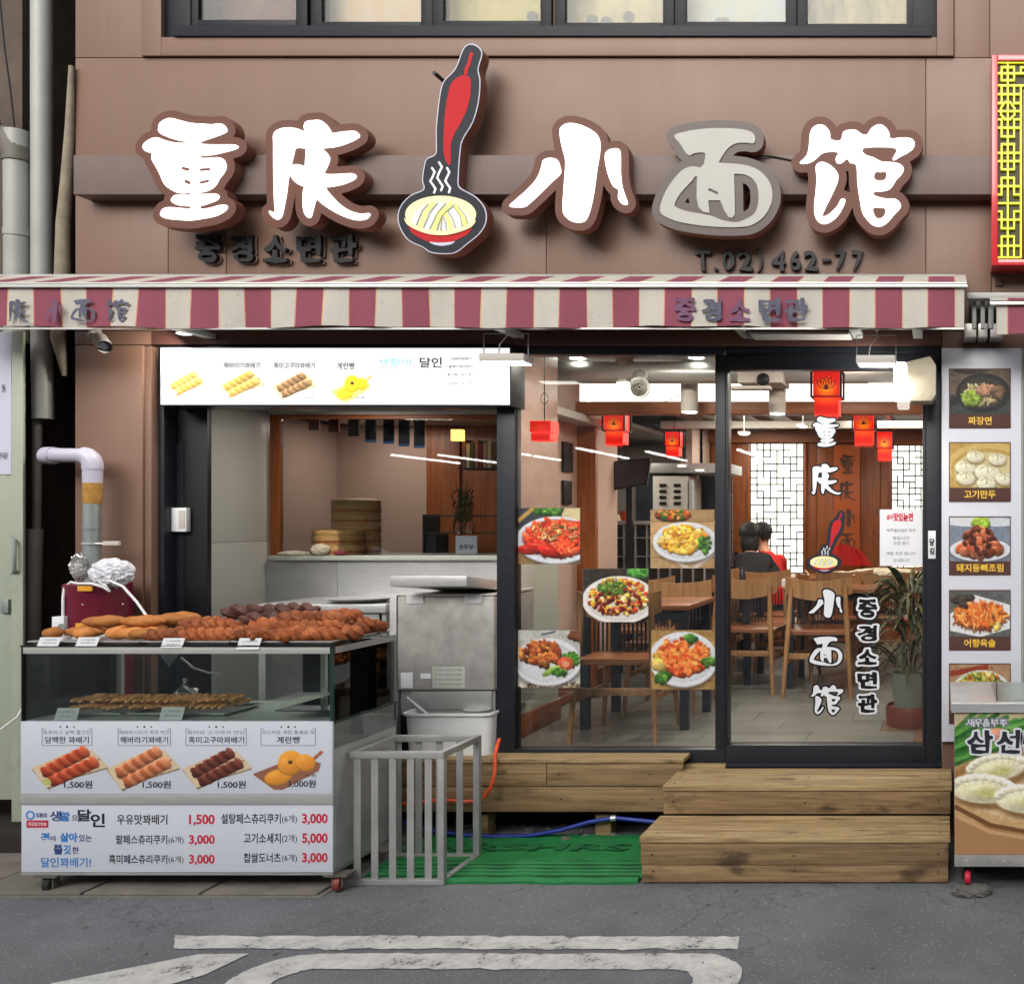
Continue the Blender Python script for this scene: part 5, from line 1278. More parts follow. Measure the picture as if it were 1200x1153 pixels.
        A.pieces(w_ * .5, h_ * .54, w_ * .42, h_ * .26, 170, [(206, 104, 44), (224, 130, 60), (184, 80, 34), (232, 160, 90)], 2.2, 4.5, .4); A.pieces(w_ * .75, h_ * .75, 10, 5, 8, YEL, 3); A.pieces(w_ * .2, h_ * .2, 14, 8, 14, [(70, 60, 54)], 4)
    elif kind == 'greens':
        A = Art(w_, h_, (176, 140, 104), seed).noise(10, 8); A.line([(0, h_ * .2), (w_ * .6, h_ * .05)], 4, (150, 60, 40)); A.plate(w_ * .52, h_ * .62, w_ * .5, h_ * .5)
        A.pieces(w_ * .52, h_ * .5, w_ * .38, h_ * .3, 140, [(150, 160, 70), (190, 190, 90), (110, 130, 50), (226, 200, 120), (200, 120, 50)], 2.6, 3, .4)
    g_ = A.a.copy(); A.noise(7, 3); A.a = np.clip(A.a, 0, 255) * .92
    return A
def art_photo_frame(A, col, t_=2):
    A.a[:t_] = col; A.a[-t_:] = col; A.a[:, :t_] = col; A.a[:, -t_:] = col
    return A
# five photos stuck on the inside-out of the fixed window
YP = YG - .004
for kind, (a, c, b_, d_), lab_ in (('crayfish', (605, 595, 680, 661), 'square food photo of red saucy dish on the window, upper left'), ('prawn', (762, 597, 837.5, 666), 'square food photo of golden fried pieces on the window, upper right'),
        ('tofu', (683, 666, 760, 729), 'food photo of yellow and red diced dish in the centre of the window'), ('ribs', (605, 738, 680, 806), 'square food photo of brown stir fry with carved flower on the window, lower left'),
        ('sweetsour', (763, 738, 838, 808), 'square food photo of orange glazed pieces on a white plate, lower right of the window')):
    t_ = thing('window_poster', lab_, 'poster', (X((a + b_) / 2, YP), YP, Z(d_, YP)), 'food photos on the shop window')
    A = art_dish(kind, 104, 92, 3); art_photo_frame(A, (110, 96, 80), 1)
    put_art('picture', A, X(a, YP), X(b_, YP), Z(d_, YP), Z(c, YP), YP, t_)
# vertical lettering stuck on the door
YD = YG - .0095
t_ = thing('door_lettering', 'vertical white Chinese characters with dark outline stuck on the door glass', 'lettering', (X(967, YD), YD, Z(840, YD)))
for k, (a, c, b_, d_) in {'zhong': (952, 488, 983, 524), 'qing': (950, 543, 986, 580), 'xiao': (947, 690, 988, 724), 'mian': (948, 745, 988, 781), 'guan': (949, 802, 989, 838)}.items():
    ox, oy, sc, ops, off, bb = CH[k]; u0, u1, v0, v1 = bb[0] + off, bb[1] - off, bb[2] + off, bb[3] - off
    fx = lambda u, v: (X(a + (u - u0) / (u1 - u0) * (b_ - a), YD), Z(c + (v - v0) / (v1 - v0) * (d_ - c), YD))
    raw('outline', slab_from(FIELDS[k].fill(46), fx, YD, None), 'ink_dark_film' if False else 'letter_black', t_)
    raw('character', slab_from(FIELDS[k].fill(0), fx, YD - .0008, None), 'ink_white', t_)
emblem(lambda u, v: (X(946 + (u - 466) * .385 + (12 if v < 170 else 12 * max(0, 1 - (v - 170) / 60)) * .55, YD), Z(598 + (v - 51) * .30, YD)), YD, YD, 'small chilli and noodle bowl emblem stuck on the door glass', True, (X(967, YD), YD, Z(640, YD)))
t_ = thing('door_lettering', 'vertical black Korean letters with white outline at the right of the door glass', 'lettering', (X(1017, YD), YD, Z(835, YD)))
for ch, (c, d_) in zip('중경소면관', [(703, 723), (733, 751), (761, 778), (788, 806), (814, 834)]):
    F_, (ga, gb, gc, gd) = glyph_field(ch, 64)
    fx = lambda u, v: (X(1006 + (u - ga) / (gb - ga) * 21, YD), Z(d_ - (v - gc) / (gd - gc) * (d_ - c), YD))
    raw('outline', slab_from(F_.fill(.125), fx, YD, None), 'ink_white', t_)
    raw('character', slab_from(F_.fill(.03), fx, YD - .0008, None), 'letter_black', t_)
t_ = thing('paper_notice', 'white printed paper notice taped on the door glass', 'notice', (X(1056, YD), YD, Z(663, YD)))
bx('sheet', 'paper', t_, X(1031, YD), X(1081, YD), YD, YD + .001, Z(663, YD), Z(597, YD))
lettering('공지', X(1039, YD), X(1046, YD), Z(609, YD), Z(603, YD), YD - .0006, 'ink_red', t_, .05)
lettering('맛있는면', X(1047, YD), X(1070, YD), Z(611, YD), Z(601, YD), YD - .0006, 'ink_red', t_, .05)
for i, (s_, a, b_, c) in enumerate([('매주월요일은 휴무', 1039, 1073, 621), ('영업시간', 1046, 1066, 630), ('오전 열시', 1047, 1065, 636), ('배달 포장 됩니다', 1039, 1073, 648), ('감사합니다', 1047, 1066, 656)]):
    lettering(s_, X(a, YD), X(b_, YD), Z(c + 2.5, YD), Z(c - 1.5, YD), YD - .0006, 'ink_grey', t_, .01)

# ---------------------------------------------------------------- menu lightbox
YL2 = -.03
lb = thing('menu_lightbox', 'glowing white menu lightbox with faint food pictures over the kitchen opening', 'sign', (X(392, YL2), 0, Z(473, YL2)))
lx0, lx1, lz0, lz1 = X(188.5, YL2), X(597, YL2), Z(474, YL2), Z(408, YL2)
bx('case', 'alu_dark', lb, lx0 - .012, lx1 + .006, YL2 + .004, .14, lz0 - .008, lz1 + .010, bevel=.003)
bx('face', 'lit_box', lb, lx0, lx1, YL2, YL2 + .0035, lz0, lz1) if 'lit_box' in M else None
emit_mat('lit_box', (.96, .98, 1, 1), .6)
if not [c for c in lb.children if c.name.startswith('face')]: bx('face', 'lit_box', lb, lx0, lx1, YL2, YL2 + .0035, lz0, lz1)
emit_mat('lit_ink', rgb(70, 70, 80), .15); emit_mat('lit_ink_pale', rgb(160, 206, 236), .7); emit_mat('lit_ink_orange', rgb(240, 130, 90), .6)
def art_board(kind, w_, h_, seed, lit=False):
    base = (252, 252, 252) if lit else (214, 222, 236)
    A = Art(w_, h_, base, seed)
    if kind == 'egg':
        A.poly([(2, h_ * .62), (w_ * .35, h_ * .4), (w_ * .8, h_ * .3), (w_ * .93, h_ * .38), (w_ * .9, h_ * .55), (w_ * .42, h_ * .98), (w_ * .3, h_ * .97)], (150, 100, 80) if not lit else (236, 220, 130))
        A.line([(w_ * .82, h_ * .3), (w_ * .93, h_ * .14)], 3, (170, 110, 80) if not lit else (230, 200, 120))
        for (u, v, a, b_, an) in ((.36, .68, .18, .16, -.2), (.52, .36, .17, .26, -.5), (.72, .36, .13, .18, .2)):
            c_ = (236, 156, 60) if not lit else (250, 224, 40)
            A.ell(w_ * u, h_ * v + 2, w_ * a, h_ * b_, tuple(q * .75 for q in c_), an); A.ell(w_ * u, h_ * v, w_ * a, h_ * b_, c_, an, 1.5, .25)
        A.ell(w_ * .52, h_ * .36, 3.5, 3, (90, 60, 40))
    else:
        c1_, c2_, dk = {'twist': ((160, 60, 38), (196, 92, 58), (92, 32, 22)), 'flower': ((176, 96, 60), (212, 136, 96), (104, 52, 34)), 'dark': ((88, 42, 34), (120, 64, 52), (48, 22, 20))}[kind]
        bc = (222, 200, 166)
        if lit: c1_, c2_, dk, bc = {'twist': ((226, 150, 70), (244, 186, 96), (190, 104, 60), (246, 232, 176)), 'flower': ((226, 176, 80), (244, 208, 120), (196, 146, 66), (248, 236, 180)), 'dark': ((150, 112, 76), (186, 148, 104), (104, 76, 56), (246, 236, 176))}[kind]
        A.poly([(1, h_ * .52), (w_ * .5, h_ * .16), (w_ * .78, h_ * .12), (w_ - 1, h_ * .5), (w_ * .55, h_ * .72), (w_ * .22, h_ - 2)], tuple(q * .62 for q in bc))
        A.poly([(1, h_ * .48), (w_ * .5, h_ * .12), (w_ * .78, h_ * .08), (w_ - 1, h_ * .46), (w_ * .55, h_ * .68), (w_ * .2, h_ - 5)], bc); A.noise(4, 6) if not lit else None
        if lit: pass
        for (u0, v0, u1, v1) in ((.2, .56, .68, .12), (.3, .76, .8, .36)):
            n_ = 9
            A.line([(w_ * u0, h_ * v0 + 3), (w_ * u1, h_ * v1 + 3)], h_ * .1, dk, .9)
            for i in range(n_ + 1):
                u = u0 + (u1 - u0) * i / n_; v = v0 + (v1 - v0) * i / n_
                A.ell(w_ * u, h_ * v, h_ * .15, h_ * .085, c2_ if i % 2 else c1_, .9 if i % 2 else .5, 1.4, .4)
        if kind == 'twist': A.ell(w_ * .2, h_ * .8, 7, 5, (190, 196, 120) if not lit else (240, 244, 190))
        A.ell(w_ * .86, h_ * .3, 1.6, 1.2, (90, 70, 50))
    if lit: A.a = np.where(np.abs(A.a - 252).sum(2, keepdims=True) < 4, 252, A.a)
    return A
def img_rel(a, c, b_, d_, y): return X(a, y), X(b_, y), Z(d_, y), Z(c, y)
for kind, (a, c, b_, d_) in (('twist', (194, 434, 243, 466)), ('flower', (256, 434, 311, 468)), ('dark', (318, 436, 372, 469)), ('egg', (385, 436, 438, 472))):
    A = art_board(kind, 84, 56, 2, True)
    A.m = np.abs(A.a - 252).sum(2) > 6
    x0, x1, z0, z1 = img_rel(a, c, b_, d_, YL2)
    put_art('picture', A, x0, x1, z0, z1, YL2 - .0012, lb, 'print_lit')
LT = [('담백한 꽈배기', 199, 236, 425, 431, 'lit_ink'), ('해바라기꽈배기', 262, 305, 425, 432, 'lit_ink'), ('흑미고구마꽈배기', 321, 369, 425, 432, 'lit_ink'), ('계란빵', 395, 416, 425, 433, 'lit_ink'),
      ('1,500원', 222, 238, 463, 466, 'lit_ink_pale'), ('1,500원', 290, 306, 464, 467, 'lit_ink_pale'), ('1,500원', 352, 368, 464, 468, 'lit_ink'), ('3,000원', 410, 428, 464, 468, 'lit_ink'),
      ('생활의', 443, 482, 420, 430, 'lit_ink_pale'), ('달인', 492, 518, 419, 431, 'lit_ink'), ('결이 살아있는', 456, 502, 441, 449, 'lit_ink_pale'), ('쫄깃한', 468, 492, 451, 457, 'lit_ink_pale'), ('달인꽈배기!', 458, 500, 460, 468, 'lit_ink_pale'),
      ('우유맛꽈배기', 529, 552, 419, 422, 'lit_ink'), ('팥페스츄리쿠키', 526, 554, 428, 431.5, 'lit_ink'), ('흑미페스츄리쿠키', 524, 556, 437.5, 441, 'lit_ink'), ('설탕페스츄리쿠키', 525, 556, 448, 451, 'lit_ink'), ('고기소세지', 535, 552, 457, 460, 'lit_ink_pale'), ('찹쌀도너츠', 536, 554, 466, 469, 'lit_ink_pale')]
for s_, a, b_, c, d_, m_ in LT: lettering(s_, X(a, YL2), X(b_, YL2), Z(d_, YL2), Z(c, YL2), YL2 - .0012, m_, lb, .015)
for (a, b_, c, d_) in ((445, 464, 429.5, 430), (445, 464, 433.6, 434.1), (445, 445.5, 430, 433.6), (463.5, 464, 430, 433.6)):
    bx('rule', 'lit_ink_orange', lb, X(a, YL2), X(b_, YL2), YL2 - .0014, YL2 - .0004, Z(d_, YL2), Z(c, YL2))

# ---------------------------------------------------------------- tall picture menu at the right
YM = -.035
mn = thing('picture_menu_board', 'tall grey board with framed food photos and yellow Korean captions right of the door', 'menu board', (X(1150, YM), YM, Z(868, YM)))
bx('board', 'menu_board', mn, X(1103.5, YM), X(1197, YM), YM, -.002, Z(869, YM), Z(408, YM), bevel=.003) if 'menu_board' in M else None
mat('menu_board', rgb(214, 217, 228, .9), rough=.35, var=.04, vscale=2)
if not mn.children: bx('board', 'menu_board', mn, X(1103.5, YM), X(1197, YM), YM, -.002, Z(869, YM), Z(408, YM), bevel=.003)
bx('edge_strip', 'pipe_grey', mn, X(1197.2, YM), X(1199.5, YM), YM - .004, -.002, Z(869, YM), Z(408, YM))
bx('rail', 'cabinet_grey', None, X(1104), X(1197), -.03, -.002, Z(905), Z(870)) if False else None
for kind, cap, (a, c, b_, d_), seed in (('noodle_pan', '짜장면', (1112, 432, 1184.5, 502), 1), ('steamer', '고기만두', (1112, 518, 1184.5, 588), 2), ('porkbone', '돼지등뼈조림', (1112, 605, 1184.5, 674), 3), ('shreds', '어향육슬', (1112, 691, 1184.5, 762), 4), ('greens', '마라탕', (1112, 777, 1184.5, 848), 5)):
    bx('photo_frame', 'clad_dark', mn, X(a, YM), X(b_, YM), YM - .004, YM - .0005, Z(d_, YM), Z(c, YM), bevel=.001)
    split = d_ - 16.5
    put_art('photo', art_dish(kind, 92, 68, seed), X(a + 1.2, YM), X(b_ - 1.2, YM), Z(split, YM), Z(c + 1.5, YM), YM - .005, mn)
    wd = 9.2 * len(cap); cx = (a + b_) / 2
    if kind != 'greens': lettering(cap, X(cx - min(wd, 64) / 2, YM), X(cx + min(wd, 64) / 2, YM), Z(d_ - 4, YM), Z(d_ - 13.5, YM), YM - .0052, 'ink_yellow', mn, .02)
bx('skirting', 'clad', None, X(1104), X(1200), -.02, -.001, 0, Z(870)) if False else None

# ---------------------------------------------------------------- pastry cart (glass case on a printed base)
CY = -.76; CB = -.27
s_ = S(CY); cx0, cx1 = X(25, CY), X(390, CY)
ct = thing('pastry_cart', 'wheeled pastry cart with glass case and printed white menu front', 'cart', (cx0, CY, 0))
zb0, zb1 = Z(1025, CY), Z(942, CY); zm1 = Z(930, CY); zt = Z(845, CY); zc = Z(766, CY); ztop = Z(757, CY)
bx('base_cabinet', 'steel_dull', ct, cx0 + .004, cx1 - .002, CY + .009, CB, zb0, zt - .004, bevel=.003)
bx('lower_menu_panel', 'white_board', ct, cx0, cx1, CY, CY + .008, zb0 + .012, zb1 - .001, bevel=.0015)
bx('edge_trim', 'steel_dull', ct, cx0 - .001, cx1 + .001, CY - .002, CY + .008, zb0, zb0 + .011)
bx('middle_rail', 'steel', ct, cx0 - .002, cx1 + .003, CY - .006, CY + .008, zb1, zm1 - .001, bevel=.002)
bx('upper_menu_panel', 'white_board', ct, cx0, cx1, CY - .003, CY + .008, zm1, zt, bevel=.0015)
bx('side_panel', 'steel_dull', ct, cx1 - .001, cx1 + .004, CY + .01, CB, zb0 + .02, zb1 + .03)
# glass case
gz0, gz1 = zt, zc
build('front_pane', MB().box(cx0 + .006, cx1 - .004, CY + .004, CY + .009, gz0, gz1), 'glass_case', ct)
build('side_pane', MB().box(cx1 - .006, cx1 - .001, CY + .012, CB, gz0 - .12, gz1), 'glass_case', ct)
build('side_pane', MB().box(cx0 + .001, cx0 + .006, CY + .012, CB, gz0, gz1), 'glass_case', ct)
build('corner_post', MB().box(cx1 - .012, cx1 + .001, CY - .001, CY + .011, gz0, ztop), 'glass_edge', ct)
build('corner_post', MB().box(cx0, cx0 + .007, CY - .001, CY + .011, gz0, ztop), 'black', ct)
for (x, nm) in ((cx0 + .01, 0), (cx1 - .022, 1)): bx('rear_post', 'alu_light', ct, x, x + .02, CB - .02, CB, gz0 - .1, gz1)
bx('top_frame', 'alu_light', ct, cx0 + .004, cx1 - .013, CY, CY + .014, zc, ztop - .003, bevel=.001)
bx('top_edge', 'black', ct, cx0 - .004, cx1 + .002, CY - .004, CY + .016, ztop - .0028, ztop + .003)
bx('top_glass', 'glass_case', ct, cx0, cx1 + .002, CY + .0165, CB + .003, ztop - .004, ztop + .003)
bx('side_rail', 'steel_dull', ct, cx1 - .010, cx1 + .001, CY + .018, CB, zc, ztop - .0045)
bx('side_rail', 'glass_edge', ct, cx1 - .012, cx1 + .003, CY + .012, CB, zt - .012, zt - .002)
zsh = Z(842, CY + .12)
build('shelf', MB().box(cx0 + .008, cx1 - .02, CY + .012, CB - .01, zt - .003, zt + .002), 'grey_shelf', ct)
zg = zt - .0005
build('glass_shelf', MB().box(cx1 - .26, cx1 - .01, CY + .02, CB - .01, Z(818, CY) - .06, Z(818, CY) - .055), 'glass_case', ct)
bx('inner_box', 'mustard', ct, cx1 - .16, cx1 - .02, CB - .10, CB - .012, zt + .004, zt + .055)
bx('inner_tray', 'cabinet_grey', ct, cx1 - .42, cx1 - .05, CB - .2, CB - .015, zt + .003, zt + .028, bevel=.004)
for i in range(2): bx('inner_post', 'alu_light', ct, X(304 + i * 24, CY), X(310 + i * 24, CY), CB - .08, CB - .06, zt + .003, zc)
build('hanging_cloth', MB().add([(X(98, CY), CB - .1, zc), (X(140, CY), CB - .11, zc), (X(118, CY), CB - .12, zc - .11), (X(104, CY), CB - .1, zc - .07)], [(0, 1, 2, 3)]), 'paper_lilac', ct)
ob_ = MB(); random.seed(4)
for k in range(60):
    a = random.uniform(0, 1); ob_
mbp = MB(); N_ = 14
for j in range(9):
    for i in range(N_ + 1):
        u, v = i / N_, j / 8
        x = X(125, CY) + (X(185, CY) - X(125, CY)) * (u * (.25 + .75 * v) + .30 * (1 - v)); z = zt + .004 + (1 - v) * .125 * (1 - .45 * u * (1))
        mbp.v.append((x, CB - .16 + .02 * math.sin(u * 9 + v * 7) + .012 * math.sin(u * 23), z + .004 * math.sin(u * 17)))
mbp.f = [(j * (N_ + 1) + i, j * (N_ + 1) + i + 1, (j + 1) * (N_ + 1) + i + 1, (j + 1) * (N_ + 1) + i) for j in range(8) for i in range(N_)]
o = build('plastic_bag', mbp, 'plastic_film', None, smooth=False, loc=(X(150, CY), CB - .16, zt)); setp(o, 'crumpled clear plastic bag standing inside the glass case', 'plastic bag')
# castors
def castor(x, y, m='rubber'):
    w_ = build('wheel', MB().lathe([(.006, -.016), (.030, -.014), (.034, -.006), (.034, .006), (.030, .014), (.006, .016)], (x, y, .034), 18, 'x'), m, ct)
    build('fork', MB().box(x - .024, x - .018, y - .016, y + .016, .02, zb0).box(x + .018, x + .024, y - .016, y + .016, .02, zb0).box(x - .05, x + .05, y - .03, y + .04, zb0 - .010, zb0 - .001), 'pipe_dark', w_)
castor(X(52, CY) + .01, CY + .02); castor(X(398, CY) - .02, CY + .03, 'pot_red'); castor(cx0 + .1, CB - .08); castor(cx1 - .08, CB - .08)
# printing on the cart
yp = CY - .0036; yq = CY - .0008
def T(s_, a, b_, c, d_, m_, y, bold=.02): return lettering(s_, X(a, y), X(b_, y), Z(d_, y), Z(c, y), y, m_, ct, bold)
def rule(a, b_, c, d_, m_, y): return bx('rule', m_, ct, X(a, y), X(b_, y), y - .0002, y + .0005, Z(d_, y), Z(c, y))
HD = [('담백한 꽈배기', '촉촉하고 살짝 쫄깃한', 49, 108, 53, 104), ('해바라기꽈배기', '해바라기씨가 콕콕 박힌', 138, 200, 141, 197), ('흑미고구마꽈배기', '흑미와 고구마가 만난', 217.5, 289, 221, 286), ('계란빵', '부드러운 계란 통째로 쏙', 305.5, 370, 324, 352)]
for s1, s2, a, b_, ta, tb in HD:
    T(s2, a + 1.5, b_ - 1.5, 855.5, 860.5, 'ink_grey', yp, 0)
    T(s1, ta, tb, 862.8, 870.8, 'ink_black', yp, .014)
    rule(a, a + .6, 854, 873, 'ink_grey', yp); rule(b_ - .6, b_, 854, 873, 'ink_grey', yp); rule(a, b_, 873, 873.6, 'ink_grey', yp); rule(a, a + 4, 853.4, 854, 'ink_grey', yp); rule(b_ - 4, b_, 853.4, 854, 'ink_grey', yp)
    cx = (a + b_) / 2
    for dx in (-8, 0, 8): build('dot', MB().lathe([(.0045 if dx == 0 else .0035, yp), (.0045 if dx == 0 else .0035, yp + .0004)], (X(cx + dx, yp), 0, Z(851.5, yp)), 10, 'y'), 'ink_black', ct, smooth=False)
for s1, a, b_, c, d_ in (('1,500원', 75, 108, 914.5, 924), ('1,500원', 167, 200, 914.5, 924), ('1,500원', 255, 288, 914.5, 924), ('3,000원', 337, 370, 913.5, 923), ('(6개)', 358, 370, 906, 911)):
    T(s1, a, b_, c, d_, 'ink_black', yp - .0006, .015 if len(s1) > 4 else 0)
for kind, (a, c, b_, d_) in (('twist', (36, 874, 128, 926)), ('flower', (124, 874, 212, 928)), ('dark', (213, 876, 296, 926)), ('egg', (294, 874, 382, 926))):
    A = art_board(kind, 118, 70, 2); A.m = np.abs(A.a - np.array((214, 222, 236))).sum(2) > 14
    x0, x1, z0, z1 = img_rel(a, c, b_, d_, yp)
    put_art('picture', A, x0, x1, z0, z1, yp - .0002, ct)
rows = [('우유맛꽈배기', 137, 196, 954, 966, '1,500', 221.5, 251.5), ('팥페스츄리쿠키', 135.5, 196, 978, 989, '3,000', 221.5, 251.5), ('흑미페스츄리쿠키', 127.5, 196, 1001, 1012, '3,000', 221.5, 251.5),
        ('설탕페스츄리쿠키', 259, 329, 953, 965, '3,000', 354, 384), ('고기소세지', 285.5, 329, 976, 988, '5,000', 354, 384), ('찹쌀도너츠', 285.5, 329, 999, 1010.5, '3,000', 354, 384)]
for i, (s1, a, b_, c, d_, pr, pa, pb) in enumerate(rows):
    T(s1, a, b_, c, d_, 'ink_black', yq, .016); T(pr, pa, pb, c, d_ + 1.5, 'ink_red', yq, .03)
    if i: T('(2개)' if i == 4 else '(6개)', b_ + 1.5, b_ + 19, c + 1.5, d_, 'ink_black', yq, .0)
T('SBS', 42, 55.5, 952.5, 957.5, 'ink_dblue', yq, .03)
ring_ = MB(); k_ = 20
for r_ in (.0195, .0125): ring_.v += [(X(35.5, yq) + r_ * math.cos(6.283 * i / k_), yq, Z(955, yq) + r_ * math.sin(6.283 * i / k_)) for i in range(k_)]
ring_.f = [(i, (i + 1) % k_, k_ + (i + 1) % k_, k_ + i) for i in range(k_)]
raw('logo_ring', ring_, 'ink_blue', ct)
rule(31, 56.5, 961, 969.5, 'ink_red', yq); T('최강달인방송', 33, 54.5, 963, 967.5, 'ink_white', yq - .0006, .02)
for ch, (a, b_, c, d_, m_) in zip('생활의달인', [(58, 72, 950, 962, 'ink_dblue'), (70, 82, 951, 962, 'ink_blue'), (84, 93, 954, 963, 'ink_grey'), (91, 107, 948, 962, 'ink_black'), (106, 123, 953, 969, 'ink_black')]): T(ch, a, b_, c, d_, m_, yq, .03)
T('결', 47.5, 58, 975.5, 986, 'ink_blue', yq, .05); T('이', 58.6, 65, 979, 985.5, 'ink_dblue', yq, .03); T('살아', 70, 91, 975.5, 986.5, 'ink_blue', yq, .05); T('있는', 92.5, 107.5, 977.5, 986, 'ink_dblue', yq, .02)
T('쫄', 63, 73, 989.5, 1001, 'ink_dblue', yq, .04); T('깃', 74.5, 83, 989.5, 1001, 'ink_blue', yq, .04); T('한', 84.5, 92.5, 992, 1000, 'ink_dblue', yq, .02); T('달인꽈배기!', 48, 106.5, 1004.5, 1016, 'ink_blue', yq, .02)

# trays, pastries and price cards on top of the case
zT = ztop + .0035
def tray(x0, x1, y0, y1, z, lab_, group):
    t_ = thing('metal_tray', lab_, 'tray', ((x0 + x1) / 2, y0, z), group)
    h_ = .016; mb = MB()
    a = [(x0 + .012, y0 + .012, z + .001), (x1 - .012, y0 + .012, z + .001), (x1 - .012, y1 - .012, z + .001), (x0 + .012, y1 - .012, z + .001)]
    b_ = [(x0 + .003, y0 + .003, z + h_), (x1 - .003, y0 + .003, z + h_), (x1 - .003, y1 - .003, z + h_), (x0 + .003, y1 - .003, z + h_)]
    c_ = [(x0 - .004, y0 - .004, z + h_), (x1 + .004, y0 - .004, z + h_), (x1 + .004, y1 + .004, z + h_), (x0 - .004, y1 + .004, z + h_)]
    e_ = [(q[0], q[1], q[2] - .005) for q in c_]
    mb.add(a + b_ + c_ + e_, [(0, 1, 2, 3)] + [(i + o_, (i + 1) % 4 + o_, (i + 1) % 4 + o_ + 4, i + o_ + 4) for o_ in (0, 4, 8) for i in range(4)])
    build('pan', mb, 'steel', t_)
    return t_
def tx(px): return X(px, CY + .02)
tray(tx(34), tx(163), CY + .02, CB - .05, zT, 'shallow metal tray of long buns, leftmost on the glass case', 'metal trays on the glass case')
tray(tx(167), tx(268), CY + .02, CB - .05, zT, 'shallow metal tray of twisted and dark donuts, middle of the glass case', 'metal trays on the glass case')
tray(tx(272), tx(388), CY + .02, CB - .01, zT, 'shallow metal tray heaped with orange twisted donuts, rightmost on the glass case', 'metal trays on the glass case')
def twist_mesh(name, L, r, turns, m):
    mb = MB(); n_ = 34
    for ph in (0, math.pi):
        pts = []; rs = []
        for i in range(n_ + 1):
            t_ = i / n_; a = ph + turns * 6.283 * t_; e_ = math.sin(math.pi * t_) ** .35
            pts.append((L * (t_ - .5), r * .62 * math.cos(a) * e_, r * .62 * math.sin(a) * e_)); rs.append(r * (.35 + .55 * e_))
        mb.tube(pts, rs, 8)
    o_ = build(name, mb, m); me = o_.data; bpy.data.objects.remove(o_); return me
def bun_mesh(name, L, r, m):
    mb = MB(); mb.ball((0, 0, 0), L / 2, r, r * .85, 20, 16); mb.v = [(x * (1 + .05 * math.sin(y * 90)), y * (1 + .08 * math.sin(x * 60 + 1) + .05 * math.sin(x * 130)), z * (1 + .09 * math.sin(x * 48) + .05 * math.sin(x * 110 + y * 60)) - (.004 if abs(y) < .004 and z > 0 else 0)) for x, y, z in mb.v]; o_ = build(name, mb, m); me = o_.data
    bpy.data.objects.remove(o_); return me
tw = [twist_mesh('twisted_donut', .15, .023, 1.9, 'donut'), twist_mesh('twisted_donut', .135, .026, 1.6, 'donut'), twist_mesh('dark_donut', .16, .023, 1.3, 'donut_dark')]
bn = [bun_mesh('long_bun', .165, .029, 'bread'), bun_mesh('round_bun', .085, .034, 'bread')]
BAKED = []
def pc(me, name, x, y, z, rz, tilt=0, s_=1, lab_='', cat='donut', group=''):
    o_ = bpy.data.objects.new(name, me); COL.objects.link(o_); o_.location = (x, y, z); o_.rotation_euler = (random.uniform(0, 6) if me in tw else 0, tilt, rz); s_ *= random.uniform(.86, 1.12); o_.scale = (s_, s_ * random.uniform(.92, 1.08), s_)
    o_['label'] = lab_; o_['category'] = cat; o_['group'] = group
    BAKED.append((group, round((z - ztop) / .03), o_))
    return o_
random.seed(21)
bz = zT + .018
# left tray: long and round buns
for (px_, yy_, lv, rz, k) in [(44, .07, 0, .2, 1), (70, .12, 0, .1, 0), (86, .05, 0, .3, 1), (92, .13, 1, .25, 0), (60, .2, 0, -.2, 0), (112, .16, 0, .1, 0), (120, .07, 0, .1, 1), (140, .06, 0, .12, 0), (150, .11, 0, .25, 0), (138, .13, 1, .12, 0), (152, .2, 1, .15, 0), (124, .24, 0, .1, 0), (96, .27, 0, .2, 0), (146, .3, 1, .1, 0), (156, .05, 0, .05, 0)]:
    pc(bn[k], 'long_bun' if k == 0 else 'round_bun', tx(px_) , CY + .02 + yy_, bz + .024 + lv * .045, rz, 0, 1, 'golden long bun lying on the left metal tray' if k == 0 else 'small round golden bun at the front of the left metal tray', 'bun', 'buns on the left metal tray')
# middle tray
for (px_, yy_, lv, rz, k) in [(182, .05, 0, .1, 0), (200, .06, 0, .2, 1), (222, .05, 0, .1, 0), (246, .05, 0, .0, 0), (190, .12, 0, .3, 1), (212, .12, 1, .15, 0), (236, .12, 1, .1, 0), (186, .2, 1, .3, 0), (252, .13, 0, .1, 1), (208, .2, 1, .25, 1), (262, .2, 1, 0, 0)]:
    pc(tw[k], 'twisted_donut', tx(px_) + random.uniform(-.01, .01), CY + .02 + yy_, bz + .018 + lv * .034, rz, 0, 1, 'orange twisted donut on the middle metal tray', 'donut', 'twisted donuts on the middle metal tray')
for (px_, yy_, lv, rz) in [(240, .24, 3, .25), (258, .30, 3, .1), (280, .26, 3, .05), (268, .20, 2, .1), (294, .32, 3, -.1), (292, .2, 2, .1)]:
    pc(tw[2], 'dark_donut', tx(px_), CY + .02 + yy_, bz + .012 + lv * .03, rz, 0, 1, 'dark chocolate coloured twisted donut lying over the middle of the trays', 'donut', 'dark twisted donuts')
